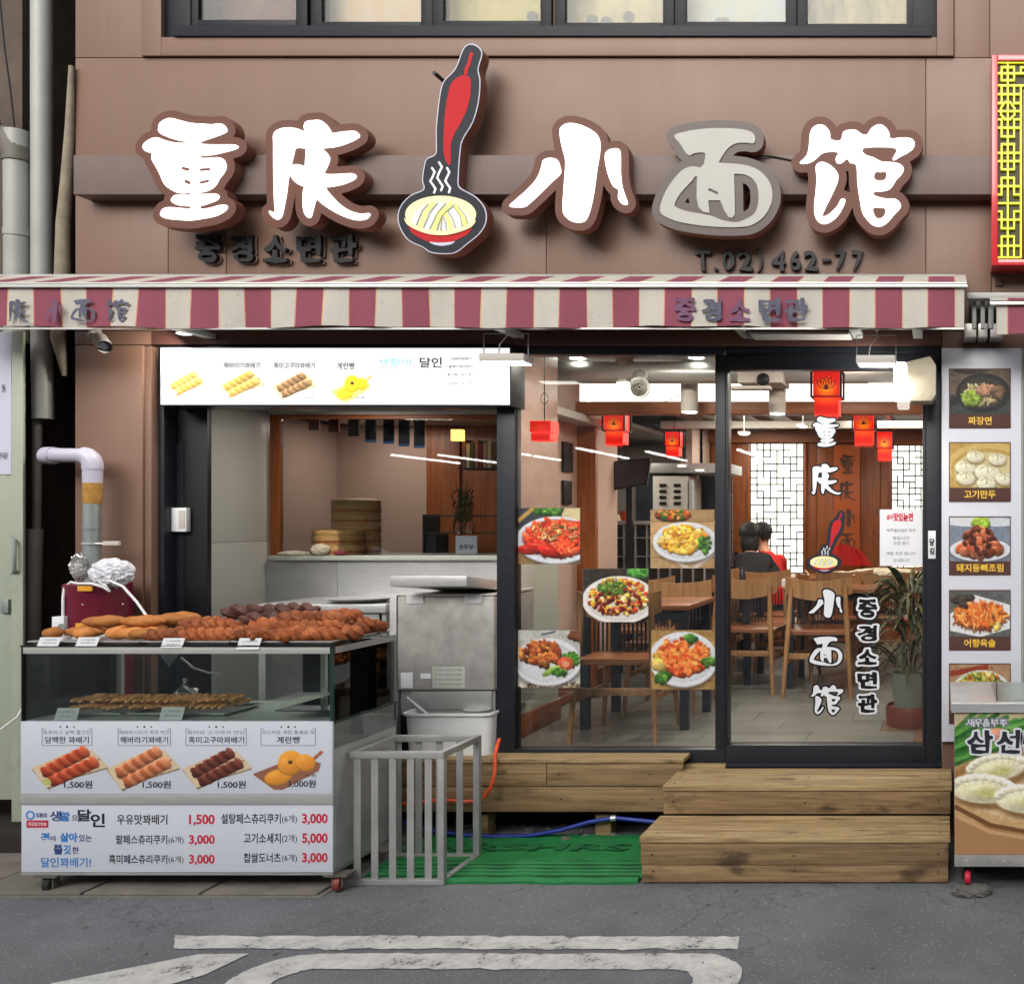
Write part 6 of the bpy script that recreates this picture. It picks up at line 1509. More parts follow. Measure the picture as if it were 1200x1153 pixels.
# right heap
for lv, rows_ in ((0, [(286, .05), (304, .05), (322, .05), (340, .05), (358, .05), (374, .05), (292, .14), (316, .14), (340, .14), (362, .14), (378, .14), (300, .24), (330, .24), (360, .25), (380, .25), (380, .34), (350, .35)]),
                  (1, [(300, .09), (322, .1), (344, .09), (366, .1), (316, .18), (342, .19), (368, .19), (378, .28), (350, .29)]),
                  (2, [(318, .14), (342, .14), (362, .16), (334, .23), (364, .25)])):
    for (px_, yy_) in rows_:
        pc(tw[random.randint(0, 1)], 'twisted_donut', tx(px_) + random.uniform(-.012, .012), CY + .02 + yy_ + random.uniform(-.012, .012), bz + .018 + lv * .03, random.uniform(-.1, .7) if lv else random.uniform(.2, 1.5), random.uniform(-.1, .1), 1, 'orange twisted donut in the heap on the right metal tray', 'donut', 'twisted donuts heaped on the right metal tray')
# price cards
for i, (a, b_, c, d_, lab_) in enumerate([(43, 69, 747, 757, 'white price card at the left end of the left tray'), (88, 114, 747, 757, 'white price card at the middle of the left tray'), (188, 214, 748, 759, 'white price card at the front of the middle tray'), (277, 304, 748, 761, 'white price card between the middle and right trays'),
        (63, 90, 830, 845, 'white price card inside the case in front of the left pastry tray'), (186, 214, 829, 844, 'white price card inside the case in front of the right pastry tray')]):
    y = CY - .006 if i < 4 else CY + .016
    t_ = thing('price_card', lab_, 'price card', (X((a + b_) / 2, y), y, Z(d_, y)), 'white price cards on the pastry cart')
    x0, x1, z0, z1 = X(a, y), X(b_, y), Z(d_, y), Z(c, y)
    mb = MB().add([(x0, y, z0), (x1 - .004, y, z0), (x1 + .002, y + .012, z1), (x0 + .005, y + .012, z1), (x0, y + .0015, z0), (x1 - .004, y + .0015, z0), (x1 + .002, y + .0135, z1), (x0 + .005, y + .0135, z1)], [(0, 1, 2, 3), (7, 6, 5, 4), (0, 4, 5, 1), (1, 5, 6, 2), (2, 6, 7, 3), (3, 7, 4, 0)])
    build('card', mb, 'paper', t_)
    for r_, tx_ in enumerate(('1,500원', '꽈배기')):
        zz = z1 - (z1 - z0) * (.28 + .36 * r_)
        lettering(tx_, x0 + .02, x1 - .016, zz - .005, zz + .004, y + .012 * (zz - z0) / (z1 - z0) - .0012, 'ink_grey', t_, 0)
# pastry rows inside the case
pm = bun_mesh('pastry', .046, .0122, 'pastry')
for (pa, pb, nr, lab_, g_) in ((78, 148, 9, 'small golden pastry in the left tray inside the case', 'pastries in the left tray inside the case'), (150, 262, 13, 'small golden pastry in the right tray inside the case', 'pastries in the right tray inside the case')):
    y0 = CY + .10
    tray(X(pa - 4, y0), X(pb + 4, y0), y0 - .015, y0 + .22, zt + .004, 'dark metal tray of small pastries inside the case, ' + ('left' if pa < 100 else 'right') + ' one', 'pastry trays inside the case')
    for r_ in range(7):
        for i in range(nr):
            x = X(pa, y0) + (X(pb, y0) - X(pa, y0)) * (i + .5) / nr
            pc(pm, 'pastry', x + random.uniform(-.003, .003), y0 + .012 + (r_ % 4) * .05 + (.02 if r_ > 3 else 0), zt + (.038 if r_ < 4 else .064) + random.uniform(0, .006), 1.57 + random.uniform(-.3, .3), random.uniform(-.3, .3), random.uniform(.9, 1.1), lab_, 'pastry', g_)

ORD = ['first', 'second', 'third', 'fourth', 'fifth', 'sixth', 'seventh', 'eighth', 'ninth', 'tenth', 'eleventh', 'twelfth', 'thirteenth', 'fourteenth', 'fifteenth', 'sixteenth', 'seventeenth']
gr = {}
for g_, lv_, o_ in BAKED:
    row = int((o_.location.y - CY) / .05) if 'case' in g_ else (0 if o_.location.y < CY + .13 else 1)
    lay = ('lower' if o_.location.z < zt + .055 else 'upper') if 'case' in g_ else ('bottom' if o_.location.z < bz + .034 else ('top' if o_.location.z > bz + .066 else 'middle'))
    gr.setdefault((g_, lay, row), []).append(o_)
for (g_, lay, row), os_ in gr.items():
    os_.sort(key=lambda o_: o_.location.x)
    for i, o_ in enumerate(os_):
        nth = ORD[i] + ' from left'
        if 'case' in g_: o_['label'] = 'small pastry, %s layer, %s row of %s case tray, %s' % (lay, ORD[max(0, row - 2)], 'left' if 'left' in g_ else 'right', nth)
        else:
            kind = 'golden bun' if 'bun' in g_ else ('dark twisted donut' if 'dark' in g_ else 'orange twisted donut')
            where = 'left tray' if 'left' in g_ else ('middle tray' if 'middle' in g_ else ('right tray heap' if 'right' in g_ else 'tray backs'))
            o_['label'] = '%s, %s layer, %s half of %s, %s' % (kind, lay, 'front' if row == 0 else 'rear', where, nth)
# ---------------------------------------------------------------- steel rack beside the cart
RY0, RY1 = -.67, -.32
rk = thing('steel_rack', 'open steel bar rack standing on the green mat', 'rack', (X(460, RY0), RY0, 0))
rx0, rx1 = X(409, RY0), X(520, RY0); rz1 = Z(881, RY0)
tt = .028
def rbar(n_, *a): bx(n_, 'steel_dull', rk, *a, bevel=.002)
rbar('rail', rx0, rx1, RY0, RY0 + tt, rz1 - tt, rz1); rbar('rail', rx0, rx1, RY0, RY0 + tt, .002, .026)
rbar('rail', rx0, rx1, RY1 - tt, RY1, rz1 - tt, rz1); rbar('rail', rx0, rx1, RY1 - tt, RY1, .002, .026)
rbar('post', rx1 - tt, rx1, RY0, RY0 + tt, .0265, rz1 - tt - .0005); rbar('post', rx1 - tt, rx1, RY1 - tt, RY1, .0265, rz1 - tt - .0005)
rbar('side_rail', rx1 - tt, rx1, RY0 + tt + .0005, RY1 - tt - .0005, rz1 - tt, rz1); rbar('side_rail', rx1 - tt, rx1, RY0 + tt + .0005, RY1 - tt - .0005, .002, .026)
rbar('side_rail', rx0, rx0 + tt, RY0 + tt + .0005, RY1 - tt - .0005, rz1 - tt, rz1)
for px_ in (417.5, 438, 459, 480, 501):
    x = X(px_, RY0); bx('bar', 'steel_dull', rk, x - .015, x + .015, RY0 + .006, RY0 + .011, .0265, rz1 - tt - .0005)
for px_ in (468, 492, 516, 540):
    x = X(px_, RY1); bx('bar', 'steel_dull', rk, x - .015, x + .015, RY1 - .012, RY1 - .007, .0265, rz1 - tt - .0005)
x = X(552, RY1 - .1)
# hoses
o = build('hose', MB().tube([(X(572, -.12), .0, Z(866)), (X(578, -.12), -.10, Z(885, -.12)), (X(580, -.14), -.14, Z(905, -.14)), (X(576, -.14), -.15, Z(922, -.14)), (X(568, -.14), -.15, Z(934, -.14))], .009, 8), 'hose_orange', None, loc=(X(578), -.1, Z(900)))
setp(o, 'orange hose hanging down from the white tub beside the window frame', 'hose')
o = build('hose', MB().tube([(X(462, -.12), -.13, Z(942, -.12)), (X(490, -.12), -.14, Z(939, -.12)), (X(520, -.12), -.13, Z(936, -.12)), (X(545, -.12), -.12, Z(939, -.12)), (X(560, -.12), -.11, Z(938, -.12))], .008, 8), 'hose_orange', None, loc=(X(500), -.1, Z(939)))
setp(o, 'red orange hose lying along the platform behind the steel rack', 'hose')
pts = [(470, 962), (500, 972), (540, 978), (580, 980), (620, 979), (655, 973), (690, 963), (720, 958), (760, 962), (800, 966)]
hb = build('hose', MB().tube([(X(a, -.06), -.06, Z(b_, -.06)) for a, b_ in pts], .011, 10), 'hose_blue', None, loc=(X(620), -.06, Z(979)))
setp(hb, 'dark blue hose running under the wooden platform', 'hose')
build('clamp', MB().tube([(X(716, -.06), -.06, Z(958.5, -.06)), (X(722, -.06), -.06, Z(958.3, -.06))], .015, 10), 'steel', hb)

# ---------------------------------------------------------------- maroon drum with its flue
DYY = -.17
dm_ = thing('maroon_drum', 'dark maroon metal drum with a grey flue pipe behind the pastry cart', 'stove', (X(115, DYY), DYY + .0, 0))
dxc = X(115, DYY); dr_ = (X(147, DYY) - X(83, DYY)) / 2; dz = Z(683, DYY)
build('drum', MB().lathe([(dr_, .05), (dr_, dz - .006), (dr_ - .005, dz), (.05, dz + .001)], (dxc, DYY + .0, 0), 36), 'maroon', dm_)
build('label', MB().tube([], .1, 3) if False else MB().box(X(84, DYY - dr_), X(107, DYY - dr_), DYY - dr_ * .99, DYY - dr_ * .93, Z(692, DYY - .1), Z(686, DYY - .1)), 'orange_label', dm_)
bx('orange_plate', 'orange_label', dm_, X(90, -.3), X(100, -.3), DYY - dr_ - .005, DYY - dr_ + .004, Z(744, -.3), Z(730, -.3))
for px_ in (101, 141): build('rivet', MB().ball((X(px_, -.28), DYY - dr_ * (.98 if px_ < 110 else .72), Z(708, -.28)), .004, .004, .004, 8, 6), 'steel', dm_)
fy = DYY + .04; fxp = X(107.5, fy)
fl_ = thing('flue_pipe', 'grey flue pipe rising from the maroon drum and bending left into the alley', 'pipe', (fxp, fy, dz))
build('lower_pipe', MB().tube([(fxp, fy, dz - .02), (fxp, fy, Z(618, fy)), (fxp + .001, fy, Z(590, fy))], .036, 20), 'pipe_steel', fl_)
build('joint_ring', MB().tube([(fxp, fy, Z(620, fy)), (fxp, fy, Z(617, fy))], .039, 20), 'pipe_steel', fl_)
build('tape', MB().tube([(fxp + .002, fy, Z(590, fy)), (fxp + .004, fy, Z(578, fy)), (fxp + .004, fy, Z(566, fy))], [.037, .041, .040], 20), 'tape', fl_)
build('upper_pipe', MB().tube([(fxp + .004, fy, Z(567, fy)), (fxp + .004, fy, Z(549, fy))], .040, 20), 'pipe_pvc', fl_)
zc_ = Z(534, fy)
el = [(fxp + .004, fy, Z(550, fy))]
for k in range(7):
    a = R(90 * k / 6); el.append((fxp + .004 - .045 * (1 - math.cos(a)), fy, zc_ - .045 + .045 * math.sin(a)))
build('elbow', MB().tube(el, .0425, 20), 'pipe_pvc', fl_)
build('cross_pipe', MB().tube([(el[-1][0], fy, zc_), (X(63, fy), fy + .005, zc_ + .003), (X(52, fy), fy + .01, zc_ + .003)], .035, 20), 'pipe_pvc', fl_)
build('end_elbow', MB().tube([(X(62, fy), fy + .005, zc_ + .003), (X(53, fy), fy + .01, zc_ + .003), (X(48, fy), fy + .03, zc_ + .001), (X(46, fy), fy + .08, zc_ - .004)], [.040, .041, .040, .036], 20), 'pipe_pvc', fl_)
build('clamp', MB().tube([(fxp, fy, Z(638, fy)), (fxp, fy, Z(635.5, fy))], .041, 20).tube([(fxp + .03, fy - .02, Z(637, fy)), (X(124, fy), fy - .01, Z(637, fy))], .004, 6), 'steel', fl_)
bx('wall_bracket', 'ceiling_white', fl_, X(123, fy), X(142, fy), fy - .015, fy + .0, Z(639, fy), Z(634, fy), bevel=.002)
# crumpled plastic bag round the flue
def crumple(c, r, seed, m, name):
    bm = bmesh.new(); bmesh.ops.create_icosphere(bm, subdivisions=4, radius=1)
    rs = np.random.RandomState(seed); D = rs.randn(130, 3); D /= np.linalg.norm(D, axis=1)[:, None]; K = rs.uniform(.0, .32, 60)
    for v in bm.verts:
        n_ = np.array(v.co); n_ /= np.linalg.norm(n_); d_ = np.sort(np.arccos(np.clip(D @ n_, -1, 1)))
        f_ = 1 - .5 * max(0, .22 - (d_[1] - d_[0]) * 3) + .09 * math.sin(n_[0] * 9 + n_[2] * 7) * math.cos(n_[1] * 8) + .05 * math.sin(n_[0] * 31 - n_[2] * 27)
        v.co = Vector((n_[0] * r[0], n_[1] * r[1], n_[2] * r[2])) * f_
    me = bpy.data.meshes.new(name); bm.to_mesh(me); bm.free(); me.materials.append(M[m])
    o_ = bpy.data.objects.new(name, me); COL.objects.link(o_); o_.location = c
    return o_
bp = mat('bag_white', rgb(222, 224, 232, .85), rough=.42, var=.1, vscale=16, spec=.45, bump=.2, bscale=24)
o = crumple((X(133, fy - .08), fy - .09, Z(671, fy - .08)), (.095, .07, .07), 8, 'bag_white', 'plastic_bag'); setp(o, 'crumpled white plastic bag tied beside the flue on top of the drum', 'plastic bag')
o2 = crumple((X(101, fy), fy - .03, Z(664, fy)), (.045, .04, .07), 5, 'plastic_film', 'bag_tail'); o2.parent = o; o2.location = Vector(o2.location) - Vector(o.location)
# white power cable with plug
cy0 = DYY - dr_
cb = build('power_cable', MB().tube([(X(74, -.3), -.30, Z(722, -.3)), (X(74, -.3), -.30, Z(700, -.3)), (X(76, -.28), -.28, Z(688, -.28)), (X(83, -.26), -.26, Z(682, -.26)), (X(95, -.28), -.30, Z(683.5, -.28)), (X(112, -.29), -.31, Z(683.5, -.29)), (X(124, -.29), -.30, Z(688, -.29)), (X(130, -.29), -.30, Z(692, -.29)), (X(128, -.29), -.31, Z(686, -.29)), (X(119, -.29), -.31, Z(681, -.29)), (X(130, -.28), -.29, Z(680, -.28)), (X(146, -.26), -.27, Z(687, -.26)), (X(160, -.26), -.26, Z(705, -.26)), (X(172, -.26), -.26, Z(722, -.26)), (X(177, -.26), -.26, Z(732, -.26))], .006, 8), 'white_plastic', None, loc=(X(112), -.29, Z(684)))
setp(cb, 'white power cable draped over the maroon drum with hanging plug adaptor', 'cable')
build('adaptor', MB().box(X(65, -.3), X(79, -.3), -.32, -.28, Z(745, -.3), Z(722, -.3)), 'white_plastic', cb, bevel=.004)
build('adaptor_label', MB().lathe([(.018, -.3212), (.018, -.3206)], (X(72, -.32), 0, Z(735, -.32)), 16, 'y'), 'pipe_steel', cb)
o = build('power_cable', MB().tube([(X(64, -.3), -.34, Z(772, -.3)), (X(55, -.3), -.36, Z(800, -.3)), (X(44, -.3), -.4, Z(835, -.3)), (X(30, -.4), -.55, Z(852, -.4)), (X(18, -.5), -.66, Z(886, -.5)), (X(-4, -.5), -.6, Z(925, -.5)), (X(-20, -.5), -.6, Z(950, -.5))], .005, 8), 'white_plastic', None, loc=(X(44), -.4, Z(835)))
setp(o, 'white cable running behind the glass case and down to the left', 'cable')
o = build('power_cable', MB().tube([(X(214, -.32), -.33, Z(770, -.32)), (X(228, -.32), -.33, Z(782, -.32)), (X(246, -.32), -.33, Z(788, -.32)), (X(262, -.32), -.34, Z(789, -.32))], .005, 8), 'white_plastic', None, loc=(X(228), -.33, Z(782)))
setp(o, 'short white cable sagging inside the glass case, middle', 'cable')

# ---------------------------------------------------------------- dumpling cart on the right
DC = -.79
x0 = X(1118.5, DC); x1 = x0 + 1.15
dc = thing('dumpling_cart', 'steel topped food cart with big dumpling poster at the right edge', 'cart', (x0, DC, 0))
bx('body', 'steel_dull', dc, x0 + .004, x1, DC + .012, -.30, Z(1014, DC), Z(834, DC), bevel=.003)
bx('worktop', 'steel', dc, X(1114.5, DC), x1, DC - .012, -.25, Z(834, DC) + .001, Z(823, DC), bevel=.004)
bx('worktop_edge', 'steel', dc, X(1115, DC), x1, DC - .015, DC - .0125, Z(834, DC), Z(824, DC))
bx('base_rail', 'steel_worn', dc, x0, x1, DC - .004, DC + .0115, Z(1015, DC), Z(1001, DC), bevel=.002)
mb = MB()
for k in range(8): mb.ball((x0 + .05 + k * .16, DC - .006, Z(1008, DC)), .005, .003, .005, 8, 5)
build('rivets', mb, 'steel', dc)
W_, H_ = 230, 170
A = Art(W_, H_, (206, 176, 138), 9).noise(5, 12)
A.poly([(0, 0), (W_, 0), (W_, 52), (60, 62), (0, 74)], (190, 176, 140))
for i in range(9): A.line([(0, 22 + i * 5), (20 + i * 8, -4 + i * 3)], 2.4, [(60, 120, 50), (96, 160, 76), (40, 96, 40)][i % 3])
for i in range(10): A.line([(34 + i * 7, 18), (80 + i * 12, 0)], 2.2, [(60, 120, 50), (96, 160, 76), (120, 180, 90)][i % 3])
A.ell(78, 22, 16, 14, (206, 110, 80), 0, 2, .3); A.ell(36, 26, 9, 8, (214, 150, 120), 0, 2, .3)
A.ell(130, 100, 150, 62, (176, 130, 84)); A.ell(130, 92, 146, 58, (206, 168, 118), soft=3); A.ell(132, 84, 138, 50, (150, 108, 66), soft=3); A.ell(132, 90, 132, 48, (218, 190, 150), soft=3)
for (u, v, r, an) in ((36, 66, 22, -.25), (84, 62, 20, .2), (24, 92, 24, .1), (128, 70, 24, -.2), (62, 104, 24, .05), (176, 74, 24, .15), (104, 96, 24, -.15), (150, 106, 24, .1), (205, 98, 24, -.1)):
    A.ell(u + 3, v + 6, r * 1.2, r * .72, (140, 106, 66), an, 5)
    A.ell(u, v, r * 1.15, r * .68, (236, 230, 200), an, 2, .2)
    A.ell(u - 2, v + 2, r * .72, r * .42, (226, 220, 178), an, 6, .35)
    A.ell(u + 4, v + 4, r * .4, r * .22, (206, 200, 130), an, 5)
    for k in range(9):
        t_ = -1.25 + k * .31; ca, sa = math.cos(an), math.sin(an)
        lx, ly = r * 1.08 * math.sin(t_), -r * .62 * math.cos(t_)
        A.ell(u + lx * ca - ly * sa, v + lx * sa + ly * ca, r * .24, r * .17, (244, 238, 212), an + t_, 1.5, .45)
        A.line([(u + (lx * .98) * ca - (ly * .98) * sa, v + lx * sa + ly * ca), (u + lx * .72, v + ly * .45)], .6, (200, 184, 130), .25)
A.noise(9, 4)
lowy = (A.yy > 128) & ((A.xx - 130) ** 2 / 150 ** 2 + (A.yy - 92) ** 2 / 62 ** 2 > 1)
A.poly([(0, 124), (30, 142), (80, 152), (130, 155), (230, 148), (230, 170), (0, 170)], (176, 132, 92))
A.line([(0, 112), (30, 134), (80, 147), (130, 152), (230, 148)], 2.5, (120, 80, 50)); A.line([(0, 122), (30, 142), (80, 154), (130, 158), (230, 154)], 2, (206, 164, 120))
put_art('poster', A, x0 + .001, x1 - .01, Z(1000.5, DC), Z(835, DC), DC - .003, dc)
yd = DC - .0042
def T2(s_, a, b_, c, d_, m_, bold, y=yd): return lettering(s_, X(a, y), X(b_, y), Z(d_, y), Z(c, y), y, m_, dc, bold)
for dx in (0,):
    for ch, (a, b_) in zip('삼선만두', [(1134, 1163), (1168, 1195), (1200, 1229), (1234, 1262)]):
        F_, (ga, gb, gc, gd) = glyph_field(ch, 70)
        fx = lambda u, v: (X(a + (u - ga) / (gb - ga) * (b_ - a), yd), Z(882 - (v - gc) / (gd - gc) * 26, yd))
        raw('outline', slab_from(F_.fill(.10), fx, yd, None), 'ink_white', dc); raw('lettering', slab_from(F_.fill(.018), fx, yd - .001, None), 'ink_black', dc)
for ch, (a, b_) in zip('새우&부추', [(1132, 1142), (1142, 1151), (1152, 1160), (1161, 1170), (1171, 1181)]):
    F_, (ga, gb, gc, gd) = glyph_field(ch, 50)
    fx = lambda u, v: (X(a + (u - ga) / (gb - ga) * (b_ - a), yd), Z(851 - (v - gc) / (gd - gc) * 9, yd))
    raw('outline', slab_from(F_.fill(.13), fx, yd, None), 'ink_grey', dc); raw('lettering', slab_from(F_.fill(.0), fx, yd - .001, None), 'ink_white', dc)
build('glass_guard', MB().box(X(1168, DC), x1 - .02, DC + .02, DC + .024, Z(823, DC) + .001, Z(800, DC)), 'glass_case', dc)
build('glass_guard', MB().box(X(1168, DC), X(1168, DC) + .004, DC + .025, -.3, Z(823, DC) + .001, Z(800, DC)), 'glass_case', dc)
wh = build('castor', MB().lathe([(.006, -.014), (.026, -.012), (.03, -.005), (.03, .005), (.026, .012), (.006, .014)], (X(1134, DC), DC + .03, .072), 18, 'x'), 'ink_red', dc)
build('fork', MB().box(X(1134, DC) - .022, X(1134, DC) - .017, DC + .015, DC + .045, .06, Z(1015, DC)).box(X(1134, DC) + .017, X(1134, DC) + .022, DC + .015, DC + .045, .06, Z(1015, DC)), 'black', wh)
bx('undershelf', 'black', dc, x0 + .02, x1, -.6, -.35, .06, .10)
o = crumple((X(1139, DC), DC + .02, .018), (.085, .05, .028), 4, 'rock', 'stone_wedge'); setp(o, 'flat grey stone wedged under the wheel of the dumpling cart', 'stone')
# ================================================================ KITCHEN BAY
KB = .85       # depth of the partition behind the kitchen bay
CZ = 2.62      # dining room ceiling
SW = -2.37     # pillar face between the kitchen bay and the dining room
kx0 = X(88) + .14
flo = struct(bx('shop_floor', 'tile_floor', None, kx0, .9, .06, 6.1, FL - .06, FL - .012))
kw = thing('kitchen_side_wall', 'pale glossy panelled wall at the left side of the kitchen bay', 'wall', (X(192), .4, FL))
wx = X(192.5, .1)
random.seed(2)
for i in range(2):
    for j in range(1):
        z0 = FL + i * 1.1; z1 = min(2.25, z0 + 1.098); y0 = .17
        build('wall_sheet', MB().box(wx - .02, wx, y0, y0 + .72, z0, z1), 'wall_white', kw, bevel=.0015)
bx('wall_core', 'ceiling_grey', kw, wx - .12, wx - .0205, .15, .93, FL, 2.3)
kc = struct(bx('kitchen_ceiling', 'ceiling_white', None, wx - .1, SW - .02, .15, 2.2, 2.252, 2.30))
cl = thing('ceiling_lamp', 'round unlit ceiling lamp above the kitchen bay', 'lamp', (X(367, .6), .6, 2.25))
build('dish', MB().lathe([(.13, 2.251), (.12, 2.235), (.08, 2.225), (.0, 2.222)], (X(367, .75), .72, 0), 24), 'cabinet_grey', cl)
kp = thing('kitchen_partition', 'partition with orange wood framed window behind the kitchen counter', 'wall', (X(450, KB), KB, FL))
def K(nm, m_, a, b_, c, d_, y0=KB, y1=None, bevel=.002): return bx(nm, m_, kp, X(a, y0), X(b_, y0), y0, y1 if y1 else y0 + .03, Z(d_, y0), Z(c, y0), bevel=bevel)
bx('lower_panel', 'steel_dull', kp, wx, X(395, KB), KB, KB + .03, FL, Z(657, KB))
bx('lower_panel', 'steel', kp, X(395.4, KB), SW - .03, KB, KB + .03, FL, Z(657, KB))
K('ledge', 'cabinet_grey', 314, 602, 651, 656.5, KB - .03, KB + .12)
K('window_frame', 'wood_orange', 316, 328, 486, 650.8); K('window_frame', 'wood_orange_h', 328.3, 602, 486, 491)
bx('upper_panel', 'ceiling_white', kp, wx, SW - .03, KB + .002, KB + .03, Z(485.6, KB), 2.25)
build('pane', MB().box(X(328.5, KB), X(602, KB), KB + .012, KB + .018, Z(650, KB), Z(491, KB)), 'glass', kp)
o = thing('back_room_wall', 'plain pinkish wall seen through the kitchen partition window', 'wall', (X(420, 1.9), 1.9, FL))
bx('plaster', 'wall_pink', o, -5.0, X(501, 1.9), 1.9, 1.95, FL, 2.25)
bx('wood_panel', 'wood_orange', o, X(501.3, 1.9), X(540, 1.9), 1.88, 1.95, FL, 2.25, bevel=.003)
bx('wood_panel', 'wood_orange', o, X(540.4, 1.9), SW - .05, 1.90, 1.95, FL, 2.25, bevel=.003)
bx('end_wall', 'wall_pink', o, -4.239, -4.225, .95, 1.9, FL, 2.25)
# hanging coloured tags
for i, (a, d_, m_) in enumerate([(368, 504, 'maroon_cloth'), (391, 506, 'maroon_cloth'), (414, 511, 'cloth_black'), (434, 515, 'cloth_jean'), (455, 517, 'cloth_jean'), (473, 520, 'dark_blue'), (491, 522, 'dark_blue')]):
    y = 1.25
    t_ = thing('hanging_tag', ['dark red cloth tag, first of the hanging row', 'dark red cloth tag, second of the hanging row', 'black cloth tag, third of the hanging row', 'dark teal cloth tag, fourth of the hanging row', 'dark blue cloth tag, fifth of the hanging row', 'blue ended cloth tag, sixth of the hanging row', 'blue ended cloth tag, last of the hanging row by the wood panel'][i], 'cloth tag', (X(a, y), y, 2.25), 'cloth tags hanging in the partition window')
    bx('cloth', m_, t_, X(a - 6, y), X(a + 6, y), y, y + .01 , Z(d_, y), 2.249)
    bx('cloth_edge', 'ink_blue' if i > 2 else m_, t_, X(a - 6, y), X(a + 5.5, y), y - .001, y + .011, Z(d_ + 3 * (i > 2), y), Z(d_, y) - .0005)
# glass shelf unit with amber lamp and flowers
y = 1.35
su = thing('shelf_unit', 'dark shelf unit with amber lamp and vases behind the partition glass', 'shelf', (X(555, y), y, FL))
for z_ in (604, 624, 548): bx('shelf', 'glass_edge' if z_ != 548 else 'black', su, X(496 if z_ > 600 else 536, y), X(578, y), y, y + .2, Z(z_ + 1.5, y), Z(z_, y))
bx('upright', 'black', su, X(495, y), X(497, y), y, y + .2, Z(650, y), Z(603, y)); bx('side_panel', 'black', su, X(496, y), X(509, y), y + .02, y + .18, Z(650, y), Z(626, y))
for k in range(7):
    bx('spine', ['wood_orange', 'cloth_white', 'olive', 'wood_orange', 'maroon_cloth', 'wood_chair', 'cloth_white'][k], su, X(537 + k * 5, y), X(541 + k * 5, y), y + .05, y + .15, Z(547.5, y), Z(514 + (k * 5) % 7, y))
bx('amber_lamp', 'lamp_amber', su, X(532, y), X(545, y), y - .04, y - .005, Z(517, y), Z(504, y))
mb = MB(); random.seed(6)
for k in range(2):
    cx = X(537 + k * 13, y - .06); mb.lathe([(.022, Z(625, y)), (.03, Z(618, y)), (.018, Z(606, y)), (.022, Z(602, y))], (cx, y - .06, 0), 12)
build('vase', mb, 'glass_case', su)
mb = MB()
for k in range(26):
    a = random.uniform(-1, 1); b_ = random.uniform(.6, 1.3); cx = X(540 + random.uniform(-6, 12), y - .06)
    mb.tube([(cx, y - .06, Z(612, y)), (cx + a * .05, y - .06 + random.uniform(-.03, .03), Z(612, y) + .22 * b_)], [.003, .001], 4)
    for q in range(3): mb.bar((cx + a * .03, y - .06, Z(612, y) + .08 * b_ + q * .04), (cx + a * .03 + random.uniform(-.04, .04), y - .07, Z(612, y) + .1 * b_ + q * .04), .012, .002)
build('flowers', mb, 'leaf', su, smooth=False)
sgn = bx('small_sign', 'paper_lilac', su, X(534, y - .1), X(559, y - .1), y - .1, y - .09, Z(650, y - .1), Z(628, y - .1))
lettering('손두부', X(538, y - .1), X(555, y - .1), Z(644, y - .1), Z(638, y - .1), y - .102, 'ink_black', sgn)
# bamboo steamers on the ledge
def steamer(px0, px1, zb, n_, y, lab_):
    t_ = thing('bamboo_steamer_stack', lab_, 'steamer', (X((px0 + px1) / 2, y), y, zb), 'bamboo steamers'); r = (X(px1, y) - X(px0, y)) / 2; cx = X((px0 + px1) / 2, y)
    hh = .062
    for k in range(n_):
        z = zb + k * hh
        tr_ = build('tier', MB().lathe([(r, z + .002), (r, z + hh - .006), (r * .97, z + hh - .003), (r * .97, z + hh)], (cx, y, 0), 28), 'bamboo', t_)
        build('band', MB().lathe([(r * 1.015, z + .012), (r * 1.015, z + .026)], (cx, y, 0), 28, cap=False), 'wood_orange', tr_)
    build('lid', MB().lathe([(r, zb + n_ * hh + .001), (r, zb + n_ * hh + .02), (r * .7, zb + n_ * hh + .034), (0, zb + n_ * hh + .038)], (cx, y, 0), 28), 'bamboo', t_)
    return t_
lz = Z(650.8, KB)
steamer(392, 443, lz, 5, 1.12, 'taller stack of bamboo steamers at the back of the ledge')
steamer(370, 425, lz, 2, KB + .135, 'lower stack of bamboo steamers in front on the ledge')
bx('rear_ledge', 'steel_dull', kp, wx, SW - .05, KB + .125, KB + .6, lz - .03, lz - .001)
o = crumple((X(378, KB), KB - .02, lz + .035), (.05, .035, .035), 3, 'cloth_white', 'cloth_bundle'); setp(o, 'crumpled white cloth bundle lying on the kitchen ledge', 'cloth')
o = crumple((X(345, KB), KB - .01, lz + .012), (.09, .03, .016), 13, 'cloth_white', 'cloth_bundle'); setp(o, 'flat grey cloth lying at the left end of the kitchen ledge', 'cloth')
o = crumple((X(400, KB), KB - .015, lz + .014), (.035, .02, .016), 14, 'maroon_cloth', 'cloth_bundle'); setp(o, 'small dark red cloth beside the bamboo steamers', 'cloth')
